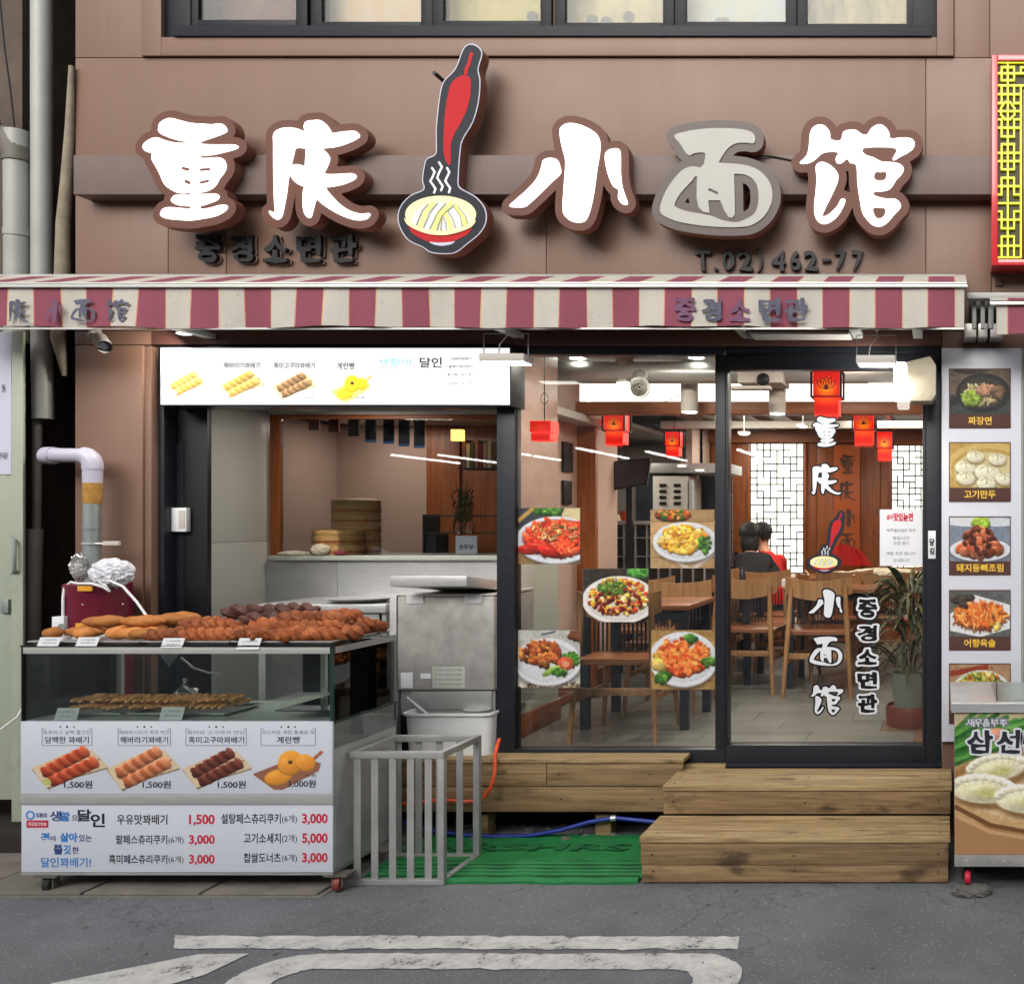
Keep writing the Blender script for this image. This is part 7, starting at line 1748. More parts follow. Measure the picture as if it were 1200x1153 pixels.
# steel counter
y = .32
kt = thing('steel_counter', 'low stainless steel counter in the kitchen bay behind the donuts', 'counter', (X(380, y), y, FL))
bx('top', 'steel', kt, X(298, y), X(452, y), y, KB - .01, Z(718, y), Z(708, y), bevel=.004)
bx('apron', 'steel_dull', kt, X(310, y), X(445, y), y + .02, y + .04, Z(748, y), Z(718.4, y))
for px_ in (304, 446): bx('leg', 'steel_dull', kt, X(px_ - 4, y), X(px_ + 4, y), y + .02, y + .06, FL, Z(718.4, y))
bx('lower_shelf', 'steel_dull', kt, X(306, y), X(450, y), y + .03, KB - .02, .6, .62)
bx('black_panel', 'black', kt, X(312, y), X(440, y), y + .3, y + .31, .62, Z(720, y))
o = build('metal_tray', MB().lathe([(.12, Z(707.5, y)), (.17, Z(703, y)), (.175, Z(702.4, y))], (X(418, y + .1), y + .14, 0), 24), 'steel', None, loc=(X(418, y), y + .14, Z(707, y))); setp(o, 'wide shallow steel tray lying on the steel counter', 'tray')
# tall upright fryer cabinet
y = .135
fc = thing('steel_fryer', 'tall brushed steel cooker with angled lid beside the window frame', 'cooker', (X(520, y), y, FL))
bx('front_panel', 'steel_worn', fc, X(466, y), X(579, y), y, y + .02, Z(808, y), Z(699, y), bevel=.004)
bx('body', 'steel_dull', fc, X(466, y) + .004, X(579, y) - .004, y + .021, y + .5, Z(838, y), Z(699, y) - .004)
bx('side_edge', 'steel', fc, X(457, y), X(465, y), y - .004, y + .4, FL, Z(697, y), bevel=.002)
bx('top', 'steel', fc, X(457, y), X(579, y), y, y + .52, Z(698.6, y), Z(696, y), bevel=.002)
bx('lower_panel', 'black', fc, X(466, y), X(579, y), y + .03, y + .05, FL, Z(808.5, y))
bx('heat_plate', 'steel_dull', fc, X(480, y), X(575, y), y + .012, y + .029, Z(832, y), Z(810, y), bevel=.006)
yl = -.02
x0, x1 = X(457, yl), X(547, yl); z0, z1 = Z(687, yl), Z(675, yl)
mb = MB().add([(x0, yl, z1), (x1, yl, z1), (x1 + .05, .42, z1 - .055), (x0 + .05, .42, z1 - .055), (x0, yl, z0), (x1, yl, z0), (x1 + .05, .42, z0 - .055), (x0 + .05, .42, z0 - .055)], [(0, 1, 2, 3), (4, 7, 6, 5), (0, 4, 5, 1), (1, 5, 6, 2), (2, 6, 7, 3), (3, 7, 4, 0)])
build('hood', mb, 'steel', fc, bevel=.004)
for a in (477, 545): bx('hinge', 'white_plastic', fc, X(a, y), X(a + 20, y), y - .006, y - .0005, Z(707, y), Z(697, y), bevel=.001)
for (a, b_, c, d_, s1) in ((470, 484, 788, 806, ''), (493, 505, 789, 795, ''), (507, 545, 781, 806, '사용설명 주의사항')):
    lbp = bx('label', 'paper' if a < 500 else 'cabinet_grey', fc, X(a, y), X(b_, y), y - .002, y - .0005, Z(d_, y), Z(c, y))
    if s1:
        for k in range(4): lettering('주의사항안내문', X(a + 2, y), X(b_ - 3, y), Z(c + 5 + k * 5.6, y), Z(c + 2.5 + k * 5.6, y), y - .0026, 'ink_grey', lbp, 0)
# tub
y = -.03
tb = thing('white_tub', 'white plastic tub on the platform under the steel cooker', 'tub', (X(525, y), y, Z(889, y)))
def ringp(x0, x1, y0, y1, z, r):
    o_ = []
    for cx, cy_, a0 in ((x1 - r, y1 - r, 0), (x0 + r, y1 - r, 90), (x0 + r, y0 + r, 180), (x1 - r, y0 + r, 270)):
        for k in range(7): a = R(a0 + k * 15); o_.append((cx + r * math.cos(a), cy_ + r * math.sin(a), z))
    return o_
x0, x1 = X(469, y), X(575, y); zb_, zt_ = Z(889, y), Z(836, y)
L_ = [ringp(x0 + .02, x1 - .02, y + .02, y + .36, zb_, .04), ringp(x0 + .006, x1 - .006, y + .006, y + .38, zt_ - .012, .05), ringp(x0 - .004, x1 + .004, y - .006, y + .39, zt_ - .012, .055), ringp(x0 - .004, x1 + .004, y - .006, y + .39, zt_, .055), ringp(x0 + .006, x1 - .006, y + .004, y + .38, zt_, .05), ringp(x0 + .024, x1 - .024, y + .024, y + .355, zb_ + .01, .04)]
mb = MB(); nn = len(L_[0])
for r_ in L_: mb.v += r_
for i in range(len(L_) - 1): mb.f += [(i * nn + k, i * nn + (k + 1) % nn, (i + 1) * nn + (k + 1) % nn, (i + 1) * nn + k) for k in range(nn)]
mb.f += [tuple(range(nn)), tuple((len(L_) - 1) * nn + k for k in range(nn))]; mb.sm = True
build('tub', mb, 'white_plastic', tb)
o = build('steel_pan', MB().tube([(X(482, y), y + .15, zt_ - .03), (X(461, y), y + .12, zt_ + .06)], .008, 8).lathe([(.05, zt_ - .05), (.07, zt_ - .01)], (X(540, y), y + .18, 0), 20), 'steel', None, loc=(X(520, y), y, zt_ - .05)); setp(o, 'steel ladle and bowl lying in the white tub', 'utensil')

# ================================================================ DINING ROOM
pl = thing('marbled_pillar', 'pillar with pink marbled upper part and grey panel below at the left inside the window', 'pillar', (SW, .6, FL))
bx('upper', 'marble_pink', pl, SW - .03, SW, .45, 1.1, Z(664, .5), CZ)
bx('lower', 'cabinet_grey', pl, SW - .03, SW + .004, .45, 1.1, FL + .13, Z(664, .5) - .001)
bx('moulding', 'wall_white', pl, SW + .0045, SW + .012, .50, .72, 1.05, 1.40, bevel=.003)
bx('skirting', 'wood_orange_h', pl, SW - .03, SW + .015, .45, 1.12, FL, FL + .128, bevel=.003)

lw = thing('dining_left_wall', 'pink painted wall with small pictures left of the tables', 'wall', (-2.55, 1.9, FL))
bx('plaster', 'wall_pink', lw, -2.7, -2.55, 1.1, 2.75, FL, CZ); bx('skirting', 'wood_orange_h', lw, -2.55 + .0005, -2.53, 1.12, 2.75, FL, FL + .13)
bx('window_blind', 'wood_orange', lw, -2.549, -2.535, 1.13, 1.28, 1.2, 2.1)
for (ya_, yb_, c, d_) in ((1.62, 1.78, 2.12, 1.92), (1.62, 1.76, 1.86, 1.70)): bx('picture', 'black', lw, -2.549, -2.53, ya_, yb_, d_, c, bevel=.002)
for (yy_, zz_) in ((2.1, 2.02), (2.35, 1.78)): build('ornament', MB().prism([(-.04, 0), (.04, 0), (.012, .035), (0, .07), (-.012, .035)], -.004, .004), 'black', lw).location = Vector((-2.543, yy_, zz_)) - lw.location
for oo_ in [c for c in lw.children if c.name.startswith('ornament')]: oo_.rotation_euler = (0, 0, R(90))
bw = thing('dining_back_wall', 'orange brown wood wall with glowing lattice windows at the back of the dining room', 'wall', (-1.2, 5, FL))
YB2 = 5.0
bx('wall_core', 'ceiling_grey', bw, -5, .6, YB2 + .06, YB2 + .1, FL, CZ)
random.seed(8)
xx = -2.35; edges = []
while xx < .5: edges.append(xx); xx += .215
L1 = (X(880, YB2), X(942, YB2)); L2 = (X(1045, YB2), X(1100, YB2))
for e_ in edges:
    bx('wood_panel', 'wood_orange', bw, e_, e_ + .211, YB2 + random.uniform(0, .006), YB2 + .05, FL, Z(508, YB2), bevel=.003)
bx('header_beam', 'wood_orange_h', bw, -2.4, .6, YB2 - .06, YB2 + .05, Z(519, YB2), Z(505, YB2), bevel=.004)
def shoji(a, b_, zb_, zt_):
    sh = build('lattice_window', MB().box(a, b_, YB2 - .02, YB2 - .006, zb_, zt_), 'lit_shoji', bw)
    mb = MB(); wv = .0115; yv = YB2 - .032; n_ = 0
    W_ = b_ - a; nx = 8; dx = W_ / nx; nz_ = int((zt_ - zb_) / dx); dz_ = (zt_ - zb_) / nz_
    random.seed(14)
    for i in range(nx + 1):
        for j in range(nz_):
            if (i in (0, nx)) or ((i * 5 + j * 3) % 7 not in (0, 3)): mb.box(a + i * dx - wv / 2, a + i * dx + wv / 2, yv, yv + .010, zb_ + j * dz_ - wv / 2, zb_ + (j + 1) * dz_ + wv / 2 - .0001 * (i + 1))
    for j in range(nz_ + 1):
        for i in range(nx):
            if (j in (0, nz_)) or ((i * 3 + j * 5) % 7 not in (1, 4)): mb.box(a + i * dx - wv / 2, a + (i + 1) * dx + wv / 2, yv + .0012, yv + .009, zb_ + j * dz_ - wv / 2, zb_ + j * dz_ + wv / 2)
    build('lattice', mb, 'black', sh)
    bx('window_frame', 'wood_orange', bw, a - .03, a - .001, YB2 - .04, YB2, zb_ - .03, zt_ + .0, bevel=.002); bx('window_frame', 'wood_orange', bw, b_ + .001, b_ + .03, YB2 - .04, YB2, zb_ - .03, zt_, bevel=.002)
shoji(L1[0], L1[1], 1.0, Z(520, YB2)); shoji(L2[0], L2[1], 1.0, Z(522, YB2))
ps = thing('wall_sign', 'amber wooden sign board with dark characters on the back wall', 'sign', (X(992, YB2), YB2 - .05, 1.5))
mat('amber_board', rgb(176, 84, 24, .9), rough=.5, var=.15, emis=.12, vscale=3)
bx('board', 'amber_board', ps, X(978, YB2), X(1008, YB2), YB2 - .045, YB2 - .012, Z(668, YB2), Z(522, YB2), bevel=.003)
for k, (c, d_) in {'zhong': (532, 556), 'qing': (563, 587), 'xiao': (596, 618), 'mian': (624, 642)}.items():
    bb = CH[k][5]; off = CH[k][4]; ys_ = YB2 - .048
    fx = lambda u, v: (X(983 + (u - bb[0] - off) / (bb[1] - bb[0] - 2 * off) * 20, ys_), Z(c + (v - bb[2] - off) / (bb[3] - bb[2] - 2 * off) * (d_ - c), ys_))
    raw('character', slab_from(FIELDS[k].fill(-6), fx, ys_, None), 'clad_dark', ps)
lm = thing('table_banner', 'red cloth hanging low on the back wall behind the emblem', 'cloth', (X(1000, 4.9), 4.9, 1.1))
mbp = MB(); N_ = 16
for j in range(7):
    for i in range(N_ + 1):
        u, v = i / N_, j / 6
        mbp.v.append((X(968, 4.8) + (X(1022, 4.8) - X(968, 4.8)) * (u * (1 - .35 * (1 - v)) + .1 * (1 - v)), 4.82 + .02 * math.sin(u * 19), 1.15 + .22 * (1 - v) * (1 - .5 * abs(u - .4))))
mbp.f = [(j * (N_ + 1) + i, j * (N_ + 1) + i + 1, (j + 1) * (N_ + 1) + i + 1, (j + 1) * (N_ + 1) + i) for j in range(6) for i in range(N_)]
mbp.sm = True; build('cloth', mbp, 'cloth_red', lm)
rw = thing('dining_right_wall', 'wood clad wall on the right side of the dining room', 'wall', (.55, 3, FL))
bx('wall_core', 'wall_pink', rw, .5, .6, .14, 5.1, FL, CZ); bx('wood_panel', 'wood_orange_h', rw, .47, .499, 1.2, 4.9, FL, 2.3, bevel=.003)
# open kitchen at the far left
ok = thing('open_kitchen', 'dim open kitchen with hood and stone tiled back behind the counter', 'kitchen', (-2.8, 4.6, FL))
bx('back_wall', 'ceiling_grey', ok, -5, -2.36, 4.6, 4.7, FL, CZ); bx('side_wall', 'opp_dark', ok, -5.05, -5, 1.96, 4.6, FL, CZ)
bx('dark_backsplash', 'screen', ok, X(745, 4.55), X(858, 4.55), 4.55, 4.59, Z(668, 4.5), Z(547, 4.55)); bx('end_wall', 'wall_pink', ok, -2.42, -2.36, 4.3, 4.99, FL, CZ)
bx('hood', 'steel_dull', ok, X(760, 4.2), X(862, 4.2), 3.9, 4.5, Z(556, 4.2), Z(545, 4.2), bevel=.004)
bx('ceiling_panel', 'ceiling_grey', ok, -5, -2.5, 2.76, 4.6, 2.35, 2.38)
mc = thing('oven_rack', 'tall white oven cabinet with four dark slots in two rows in the open kitchen', 'oven', (X(785, 3.9), 3.9, FL))
bx('body', 'ceiling_white', mc, X(765, 3.9), X(806, 3.9), 3.9, 4.4, FL, Z(558, 3.9), bevel=.004)
for c in (567, 574, 581, 588):
    for a in (773, 790): bx('slot', 'black', mc, X(a, 3.9), X(a + 8, 3.9), 3.89, 3.899, Z(c + 3.5, 3.9), Z(c, 3.9))
o = bx('steam_cabinet', 'steel', mc, X(808, 3.9), X(812, 3.9), 3.88, 3.95, FL, Z(562, 3.9)) 
ct2 = thing('service_counter', 'dark service counter with bottle grid in front of the open kitchen', 'counter', (-2.75, 3.0, FL))
yk = 2.95
bx('top', 'steel_dull', ct2, -3.2, X(838, yk), yk, yk + .5, 1.56, 1.59, bevel=.003); bx('base', 'dark_shelf', ct2, -3.2, X(836, yk), yk + .06, yk + .45, FL, 1.559)
for k in range(9): bx('upright', 'steel_dull', ct2, X(716 + k * 13.5, yk), X(717.5 + k * 13.5, yk), yk + .01, yk + .055, FL, 1.558)
for z_ in (.8, 1.05, 1.3, 1.45): bx('shelf', 'steel_dull', ct2, -3.1, X(836, yk), yk + .012, yk + .058, z_, z_ + .01)
o = build('flower_pot', MB().lathe([(.04, 1.592), (.055, 1.66), (.06, 1.67)], (X(729, yk), yk + .1, 0), 14), 'hose_orange', None, loc=(X(729, yk), yk + .1, 1.59)); setp(o, 'small orange bowl standing on the service counter', 'bowl')
o = bx('napkin_stack', 'cloth_white', None, X(690, yk), X(716, yk), yk + .05, yk + .3, 1.592, 1.64, bevel=.004); setp(o, 'pale folded stack lying on the service counter', 'cloth')
tv = thing('television', 'dark screen television tilted on a pole at the end of the pink wall', 'television', (X(740, 2.8), 2.8, 1.9))
mb = MB().prism([(-.16, -.13), (.16, -.08), (.19, .13), (-.13, .10)], -.03, .0)
o = build('casing', mb, 'black', tv, bevel=.004); o.location = (0.0, -.1, .05); o.data.transform(Matrix.Translation(tv.location))
o2 = build('screen', MB().prism([(-.145, -.115), (.145, -.065), (.172, .115), (-.118, .088)], -.034, -.031), 'screen', tv); o2.data.transform(Matrix.Translation(tv.location)); o2.location = (0, -.1, .05)
bx('pole', 'black', tv, X(734, 2.8), X(741, 2.8), 2.79, 2.83, FL, 1.9)
# ceiling
dcg = struct(bx('dining_ceiling', 'ceiling_white', None, -5, .6, .14, 5.1, CZ, CZ + .05))
cb_ = thing('ceiling_canopy', 'ceiling canopy with white lit cove and brown band across the dining room', 'ceiling canopy', (-1, 1.65, 2.3))
y = 1.6
bx('lit_cove', 'lit_panel', cb_, X(676, y) + .05, .49, y + .02, y + .1, Z(470, y), Z(449, y)); bx('brown_band', 'wood_orange_h', cb_, X(674, y), .49, y, y + .12, Z(485, y), Z(470.5, y), bevel=.004)
build('rounded_end', MB().tube([(X(676, y) + .05, y + .06, Z(470, y)), (X(676, y) + .05, y + .06, Z(449, y))], .05, 16), 'lit_panel', cb_)
for k in range(9):
    x = -2.3 + k * .3; bx('slat', 'wood_orange_h', cb_, x, x + .035, 1.75, YB2 - .07, 2.50, 2.56)
bx('slat_backing', 'cabinet_grey', cb_, -2.5, .49, 1.75, YB2 - .07, 2.575, 2.60)
bx('white_beam', 'ceiling_white', cb_, -2.4, .49, 3.4, 3.5, 2.38, 2.44, bevel=.003)
def downlight(px_, py_, y, lab_, hang=0.0, disc=False):
    x = X(px_, y); z = Z(py_, y)
    t_ = thing('ceiling_light', lab_, 'light', (x, y, CZ), 'ceiling lights in the dining room')
    r = .055
    if disc: r = .042
    if disc: build('trim', MB().lathe([(r + .008, z + .002), (r + .008, z + .02)], (x, y, 0), 18), 'ceiling_white', t_); build('rod', MB().tube([(x, y, z + .02), (x, y, CZ)], .003, 5), 'ceiling_white', t_)
    elif hang: build('cylinder', MB().lathe([(r, z + .002), (r, CZ - .001)], (x, y, 0), 18), 'ceiling_white', t_)
    else: z = CZ - .008; build('trim', MB().lathe([(r + .015, CZ - .006), (r + .015, CZ - .001)], (x, y, 0), 20), 'ceiling_white', t_)
    build('lens', MB().lathe([(r - .008, z - .004), (r - .008, z + .0015)], (x, y, 0), 18), 'lit_down', t_)
    return t_
downlight(677, 427, 1.25, 'round recessed ceiling light at the top left of the shop window'); downlight(816, 428, 1.22, 'round recessed ceiling light at the top right of the shop window')
downlight(732, 449, 1.3, 'hanging white cylinder light left of the round air vent', 1); downlight(808, 483, 1.45, 'hanging white cylinder light near the right post of the shop window', 1)
downlight(911, 485, 1.45, 'hanging white cylinder light seen through the upper left of the door', 1); downlight(858, 448, 1.3, 'round ceiling light at the upper left corner of the door glass', 0)
downlight(872, 509, 3.0, 'small round ceiling light left of the lanterns, far back', 1, True); downlight(941, 500, 3.0, 'small round ceiling light near the top left lantern, far back', 1, True)
downlight(799, 546, 3.6, 'round light over the open kitchen counter, left one', 1, True); downlight(820, 551, 3.8, 'round light over the open kitchen counter, right one', 1, True)
dv = thing('air_duct', 'silver air duct with round vent under the dining ceiling', 'duct', (X(740, 1.2), 1.2, 2.5))
build('duct', MB().tube([(X(666, 1.25) - .1, 1.3, 2.53), (X(720, 1.25), 1.3, 2.53), (X(760, 1.25), 1.3, 2.53), (.45, 1.3, 2.53)], .07, 18), 'duct', dv)
build('branch', MB().tube([(X(745, 1.15), 1.25, 2.50), (X(748, 1.15), 1.18, 2.44), (X(750, 1.15), 1.1, 2.40)], [.05, .055, .06], 18), 'duct', dv)
vt = build('vent', MB().lathe([(.066, 1.09), (.066, 1.075), (.052, 1.085)], (X(750, 1.1), 0, Z(455, 1.1)), 24, 'y', cap=False), 'pipe_grey', dv)
mb = MB()
for r_ in (.05, .036, .022): mb.lathe([(r_, 1.085), (r_ - .008, 1.075), (r_ - .012, 1.087)], (X(750, 1.1), 0, Z(455, 1.1)), 20, 'y', cap=False)
build('vent_ring', mb, 'pipe_dark', vt)
build('flange', MB().prism([(X(765, 1.1), Z(462, 1.1)), (X(775, 1.1), Z(457, 1.1)), (X(797, 1.1), Z(464, 1.1)), (X(780, 1.1), Z(471, 1.1))], 1.08, 1.1), 'cabinet_grey', dv)
ac = thing('ceiling_air_unit', 'white ceiling air unit with dark fan opening seen through the door', 'air unit', (X(893, 1.2), 1.2, CZ))
bx('body', 'ceiling_white', ac, X(866, 1.2), X(918, 1.2), 1.15, 1.45, Z(450, 1.2), Z(436, 1.2), bevel=.01)
build('fan_opening', MB().lathe([(.04, 1.149), (.03, 1.14), (.012, 1.147)], (X(896, 1.2), 0, Z(446, 1.2)), 20, 'y'), 'black', ac)
bx('wing', 'ceiling_white', ac, X(858, 1.2), X(905, 1.2), 1.12, 1.2, Z(458, 1.2), Z(454, 1.2), bevel=.004)
# lanterns
def lantern(px_, ptop, pbot, wpx, y, lab_, solid=False):
    s = S(y); w_ = wpx / s / 2; zt_, zb_ = Z(ptop, y), Z(pbot, y); hh = zt_ - zb_; x = X(px_, y)
    t_ = thing('red_lantern', lab_, 'lantern', (x, y, zt_), 'red paper lanterns')
    zm = zb_ + hh * .42
    bx('paper_box', 'lantern_red', t_, x - w_ * .9, x + w_ * .9, y - w_ * .9, y + w_ * .9, zm, zt_ - .006)
    bx('skirt', 'lantern_red', t_, x - w_ * .82, x + w_ * .82, y - w_ * .82, y + w_ * .82, zb_ + hh * .05, zm - .004)
    fr_ = MB()
    for q in range(14): fr_.box(x - w_ * .8 + q * w_ * .116, x - w_ * .8 + q * w_ * .116 + w_ * .06, y - w_ * .83, y - w_ * .80, zb_ - hh * .05 * (q % 2), zb_ + hh * .05)
    build('fringe', fr_, 'lantern_red', t_)
    for nm_, (a0, a1, b0, b1), (cu, cv) in (('glowing_paper', (x - w_ * .86, x + w_ * .86, zm + .004, zt_ - .010), (.5, .68)), ('glowing_skirt', (x - w_ * .8, x + w_ * .8, zb_ + hh * .06, zm - .006), (.5, .05))):
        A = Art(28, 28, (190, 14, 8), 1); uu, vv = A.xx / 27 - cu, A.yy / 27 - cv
        g_ = np.clip(1 - np.sqrt((uu * (1.5 if cu == .5 and cv > .5 else .8)) ** 2 + (vv * 1.5) ** 2) * 1.25, 0, 1)[..., None]  # bulb glow painted into the colour, orange centre fading to red
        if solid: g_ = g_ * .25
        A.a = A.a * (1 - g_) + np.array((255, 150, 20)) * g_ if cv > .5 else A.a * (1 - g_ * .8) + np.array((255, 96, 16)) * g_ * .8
        put_art(nm_, A, a0, a1, b0, b1, y - w_ * .9 - .0008 if cv > .5 else y - w_ * .82 - .0008, t_, 'lantern_glow_paint')
    mb = MB(); e_ = w_ * .07
    for sx in (-1, 1):
        for sy in (-1, 1): mb.box(x + sx * w_ - e_, x + sx * w_ + e_, y + sy * w_ - e_, y + sy * w_ + e_, zm - .003, zt_)
    for z in (zm, zt_ - .004):
        for sy in (-1, 1): mb.box(x - w_ + e_, x + w_ - e_, y + sy * w_ - e_ * .8, y + sy * w_ + e_ * .8, z - e_ * .7, z + e_ * .7)
        for sx in (-1, 1): mb.box(x + sx * w_ - e_ * .8, x + sx * w_ + e_ * .8, y - w_ + e_, y + w_ - e_, z - e_ * .69, z + e_ * .69)
    if not solid: build('frame', mb, 'black', t_)
    if not solid:
        red = MB(); yf = y - w_ * .9 - .0012; r_ = w_ * .62; cz_ = (zm + zt_) / 2 - r_ * .1
        for a0 in (-50, -25, 0, 25, 50):
            pts = []
            for k in range(9):
                q = k / 8; a = R(a0); wd = math.sin(q * math.pi) * r_ * .28
                pts.append((x + math.sin(a) * r_ * 1.35 * q + wd * math.cos(a), yf - .001, cz_ - r_ * .6 + math.cos(a) * r_ * 1.45 * q - wd * math.sin(a)))
            pts2 = [(2 * (x + math.sin(R(a0)) * r_ * 1.35 * (k / 8)) - p_[0], p_[1], 2 * (cz_ - r_ * .6 + math.cos(R(a0)) * r_ * 1.45 * (k / 8)) - p_[2]) for k, p_ in enumerate(pts)]
            red.tube(pts, w_ * .028, 4); red.tube(pts2, w_ * .028, 4)
        build('lotus_drawing', red, 'maroon_cloth', t_, smooth=False)
    build('cord', MB().tube([(x, y, zt_), (x, y, CZ)], .003, 5), 'black', t_)
    build('hook', MB().tube([(x + .02 * math.cos(k * .6), y, zt_ + .12 + .03 * math.sin(k * .6)) for k in range(11)], .002, 5), 'black', t_)
    return t_
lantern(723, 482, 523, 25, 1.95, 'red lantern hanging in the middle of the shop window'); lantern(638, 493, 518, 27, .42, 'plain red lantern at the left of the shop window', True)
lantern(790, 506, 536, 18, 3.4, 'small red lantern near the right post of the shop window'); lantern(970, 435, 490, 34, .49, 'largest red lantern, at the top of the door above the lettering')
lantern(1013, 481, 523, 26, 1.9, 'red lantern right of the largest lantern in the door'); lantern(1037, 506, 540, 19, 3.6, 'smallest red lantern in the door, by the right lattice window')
# area lights added to light the rooms, not placed at the fittings
def room_light(x, y, z, e_, sz, c_=(1, .9, .78), par=dcg):
    ld = bpy.data.lights.new('ceiling_glow', 'AREA'); ld.shape = 'SQUARE'; ld.size = sz; ld.energy = e_ * .8; ld.color = c_
    lo = bpy.data.objects.new('ceiling_glow', ld); COL.objects.link(lo); lo.parent = par; lo.location = (x, y, z)
room_light(-1.7, .7, CZ - .03, 17, .3); room_light(-.6, .8, CZ - .03, 14, .3); room_light(-1.5, 2.8, 2.48, 22, .8); room_light(-.4, 3.4, 2.48, 20, .8); room_light(-3.0, 3.7, 2.33, 9, .4)
room_light(-3.7, 1.5, 2.24, 2.6, .4, (1, .86, .76)); room_light(-3.3, .5, 2.24, 5.0, .3, (1, .92, .84)); room_light(-1.8, 4.4, 2.48, 10, .5)
# floor tiles
fp = None
random.seed(12)
for j in range(13):
    y0 = .15 + j * .3
    off = (j % 3) * .2
    for i in range(6):
        x0 = -2.36 + i * .6 - off; x1 = x0 + .597
        x0 = max(x0, -2.36); x1 = min(x1, .46)
        if x1 - x0 < .05: continue
        build('floor_tile', MB().box(x0, x1, y0, y0 + .297, FL - .011, FL + random.uniform(-.0006, .0006)), 'floor_red' if (i > 3 and j < 3) else 'tile_floor', flo)

# furniture
def chair_proto():
    t_ = thing('wooden_chair', 'light wood chair with curved back and slatted lower edge nearest the window', 'chair', (0, 0, 0), 'wooden chairs in the dining room')
    # faces +y (back of the chair towards the street)
    for sx in (-1, 1):
        build('leg', MB().tube([(sx * .19, -.04, .76), (sx * .20, -.06, .55), (sx * .235, -.12, .0)], [.014, .019, .014], 8), 'wood_chair', t_)
        build('leg', MB().tube([(sx * .19, .36, .44), (sx * .225, .40, .0)], [.019, .013], 8), 'wood_chair', t_)
    mb = MB(); n_ = 14; vs = []
    for k in range(n_ + 1):
        a = -1 + 2 * k / n_; x = a * .235; y = -.06 - .055 * (1 - a * a) + .05
        dz_ = .03 * a * a
        for (dy, z) in ((0, .665 + dz_ * 1.5), (0, .80 + dz_), (.016, .80 + dz_), (.016, .665 + dz_ * 1.5)): vs.append((x, y + dy, z))
    fs = [(k * 4 + q, k * 4 + (q + 1) % 4, k * 4 + 4 + (q + 1) % 4, k * 4 + 4 + q) for k in range(n_) for q in range(4)] + [(3, 2, 1, 0), (n_ * 4, n_ * 4 + 1, n_ * 4 + 2, n_ * 4 + 3)]
    mb.add(vs, fs); build('backrest', mb, 'wood_chair', t_, smooth=True)
    build('seat', MB().prism([(-.22, .42), (.22, .42), (.235, .435), (.235, .455), (-.235, .455), (-.235, .435)], -.04, .39), 'wood_table', t_, bevel=.008)
    build('stretcher', MB().box(-.205, .205, -.075, -.055, .26, .30), 'wood_chair', t_, bevel=.003)
    for sx in (-1, 1): build('side_stretcher', MB().bar((sx * .213, -.08, .24), (sx * .213, .38, .24), .02, .03), 'wood_chair', t_)
    mb = MB()
    for k in range(15): mb.box(-.165 + k * .0236 - .004, -.165 + k * .0236 + .004, -.062, -.052, .50, .664)
    build('slats', mb, 'cloth_black', t_)
    return t_
chair = chair_proto()
chairs = [(-1.80, .52, 0, None), (-1.78, 1.62, 180, 'wood chair at the far side of the table by the window, facing the street'), (-2.15, 2.05, 10, 'wood chair near the pink wall with its back to the street'), (-1.42, 2.1, -5, 'wood chair right of the centre food photo, back to the street'),
          (-.87, 1.95, 0, 'wood chair behind the door lettering with its back to the street'), (-.80, 3.05, 180, 'wood chair at the far side of the door table'), (-1.48, 3.1, 0, 'wood chair left of the door where the guests sit, back to the street'), (-.45, 2.75, 0, 'wood chair right of the door lettering in front of the white cloth table'),
          (-1.95, 3.3, 0, 'wood chair far back by the service counter'), (-.35, 3.9, 175, 'wood chair far back near the amber sign board'), (-1.1, 2.65, 90, 'wood chair turned sideways beside the guests table')]
for i, (x, y, a, lb_) in enumerate(chairs):
    if i == 0: chair.location = (x, y, FL); continue
    copy_tree(chair, None, (x, y, FL), R(a), lb_)
def table_proto():
    t_ = thing('dining_table', 'dining table with reddish wood top and dark legs nearest the shop window', 'table', (0, 0, 0), 'dining tables')
    build('tabletop', MB().box(-.33, .33, -.32, .32, .70, .73), 'wood_table', t_, bevel=.004)
    for sx in (-1, 1):
        for sy in (-1, 1): bx('leg', 'dark_blue', t_, sx * .29 - .024, sx * .29 + .024, sy * .27 - .024, sy * .27 + .024, .0, .699)
    bx('apron', 'dark_blue', t_, -.26, .26, -.27, -.255, .64, .699)
    return t_
tb_ = table_proto()
for i, (x, y, a, lb_) in enumerate([(-1.80, 1.07, 0, None), (-.82, 2.48, 0, 'dining table behind the door lettering'), (-1.75, 2.65, 0, 'dining table right of the pink wall in the middle of the room'), (-1.42, 3.95, 0, 'dining table where the two guests sit'), (-.42, 3.35, 0, 'dining table covered with white cloth, right of the door emblem')]):
    if i == 0: tb_.location = (x, y, FL); continue
    copy_tree(tb_, None, (x, y, FL), R(a), lb_)
o = crumple((-.50, 3.3, FL + .775), (.34, .25, .05), 6, 'cloth_white', 'white_tablecloth'); setp(o, 'rumpled white cloth heaped on the table right of the door emblem', 'cloth')
o = crumple((-.86, 3.3, FL + .765), (.12, .16, .035), 9, 'cloth_white', 'folded_cloth'); setp(o, 'smaller folded white cloth beside the rumpled tablecloth', 'cloth')
o = bx('napkin_box', 'white_plastic', None, -1.19, -1.13, 2.3, 2.36, FL + .731, FL + .79, bevel=.004); setp(o, 'small white napkin box on the table behind the door', 'napkin box')
o = build('napkin_cone', MB().lathe([(.05, FL + .731), (.03, FL + .79), (.004, FL + .83)], (-1.98, 1.05, 0), 10), 'paper', None, smooth=False, loc=(-1.98, 1.05, FL + .731)); setp(o, 'pointed white napkin on the table by the window', 'napkin')
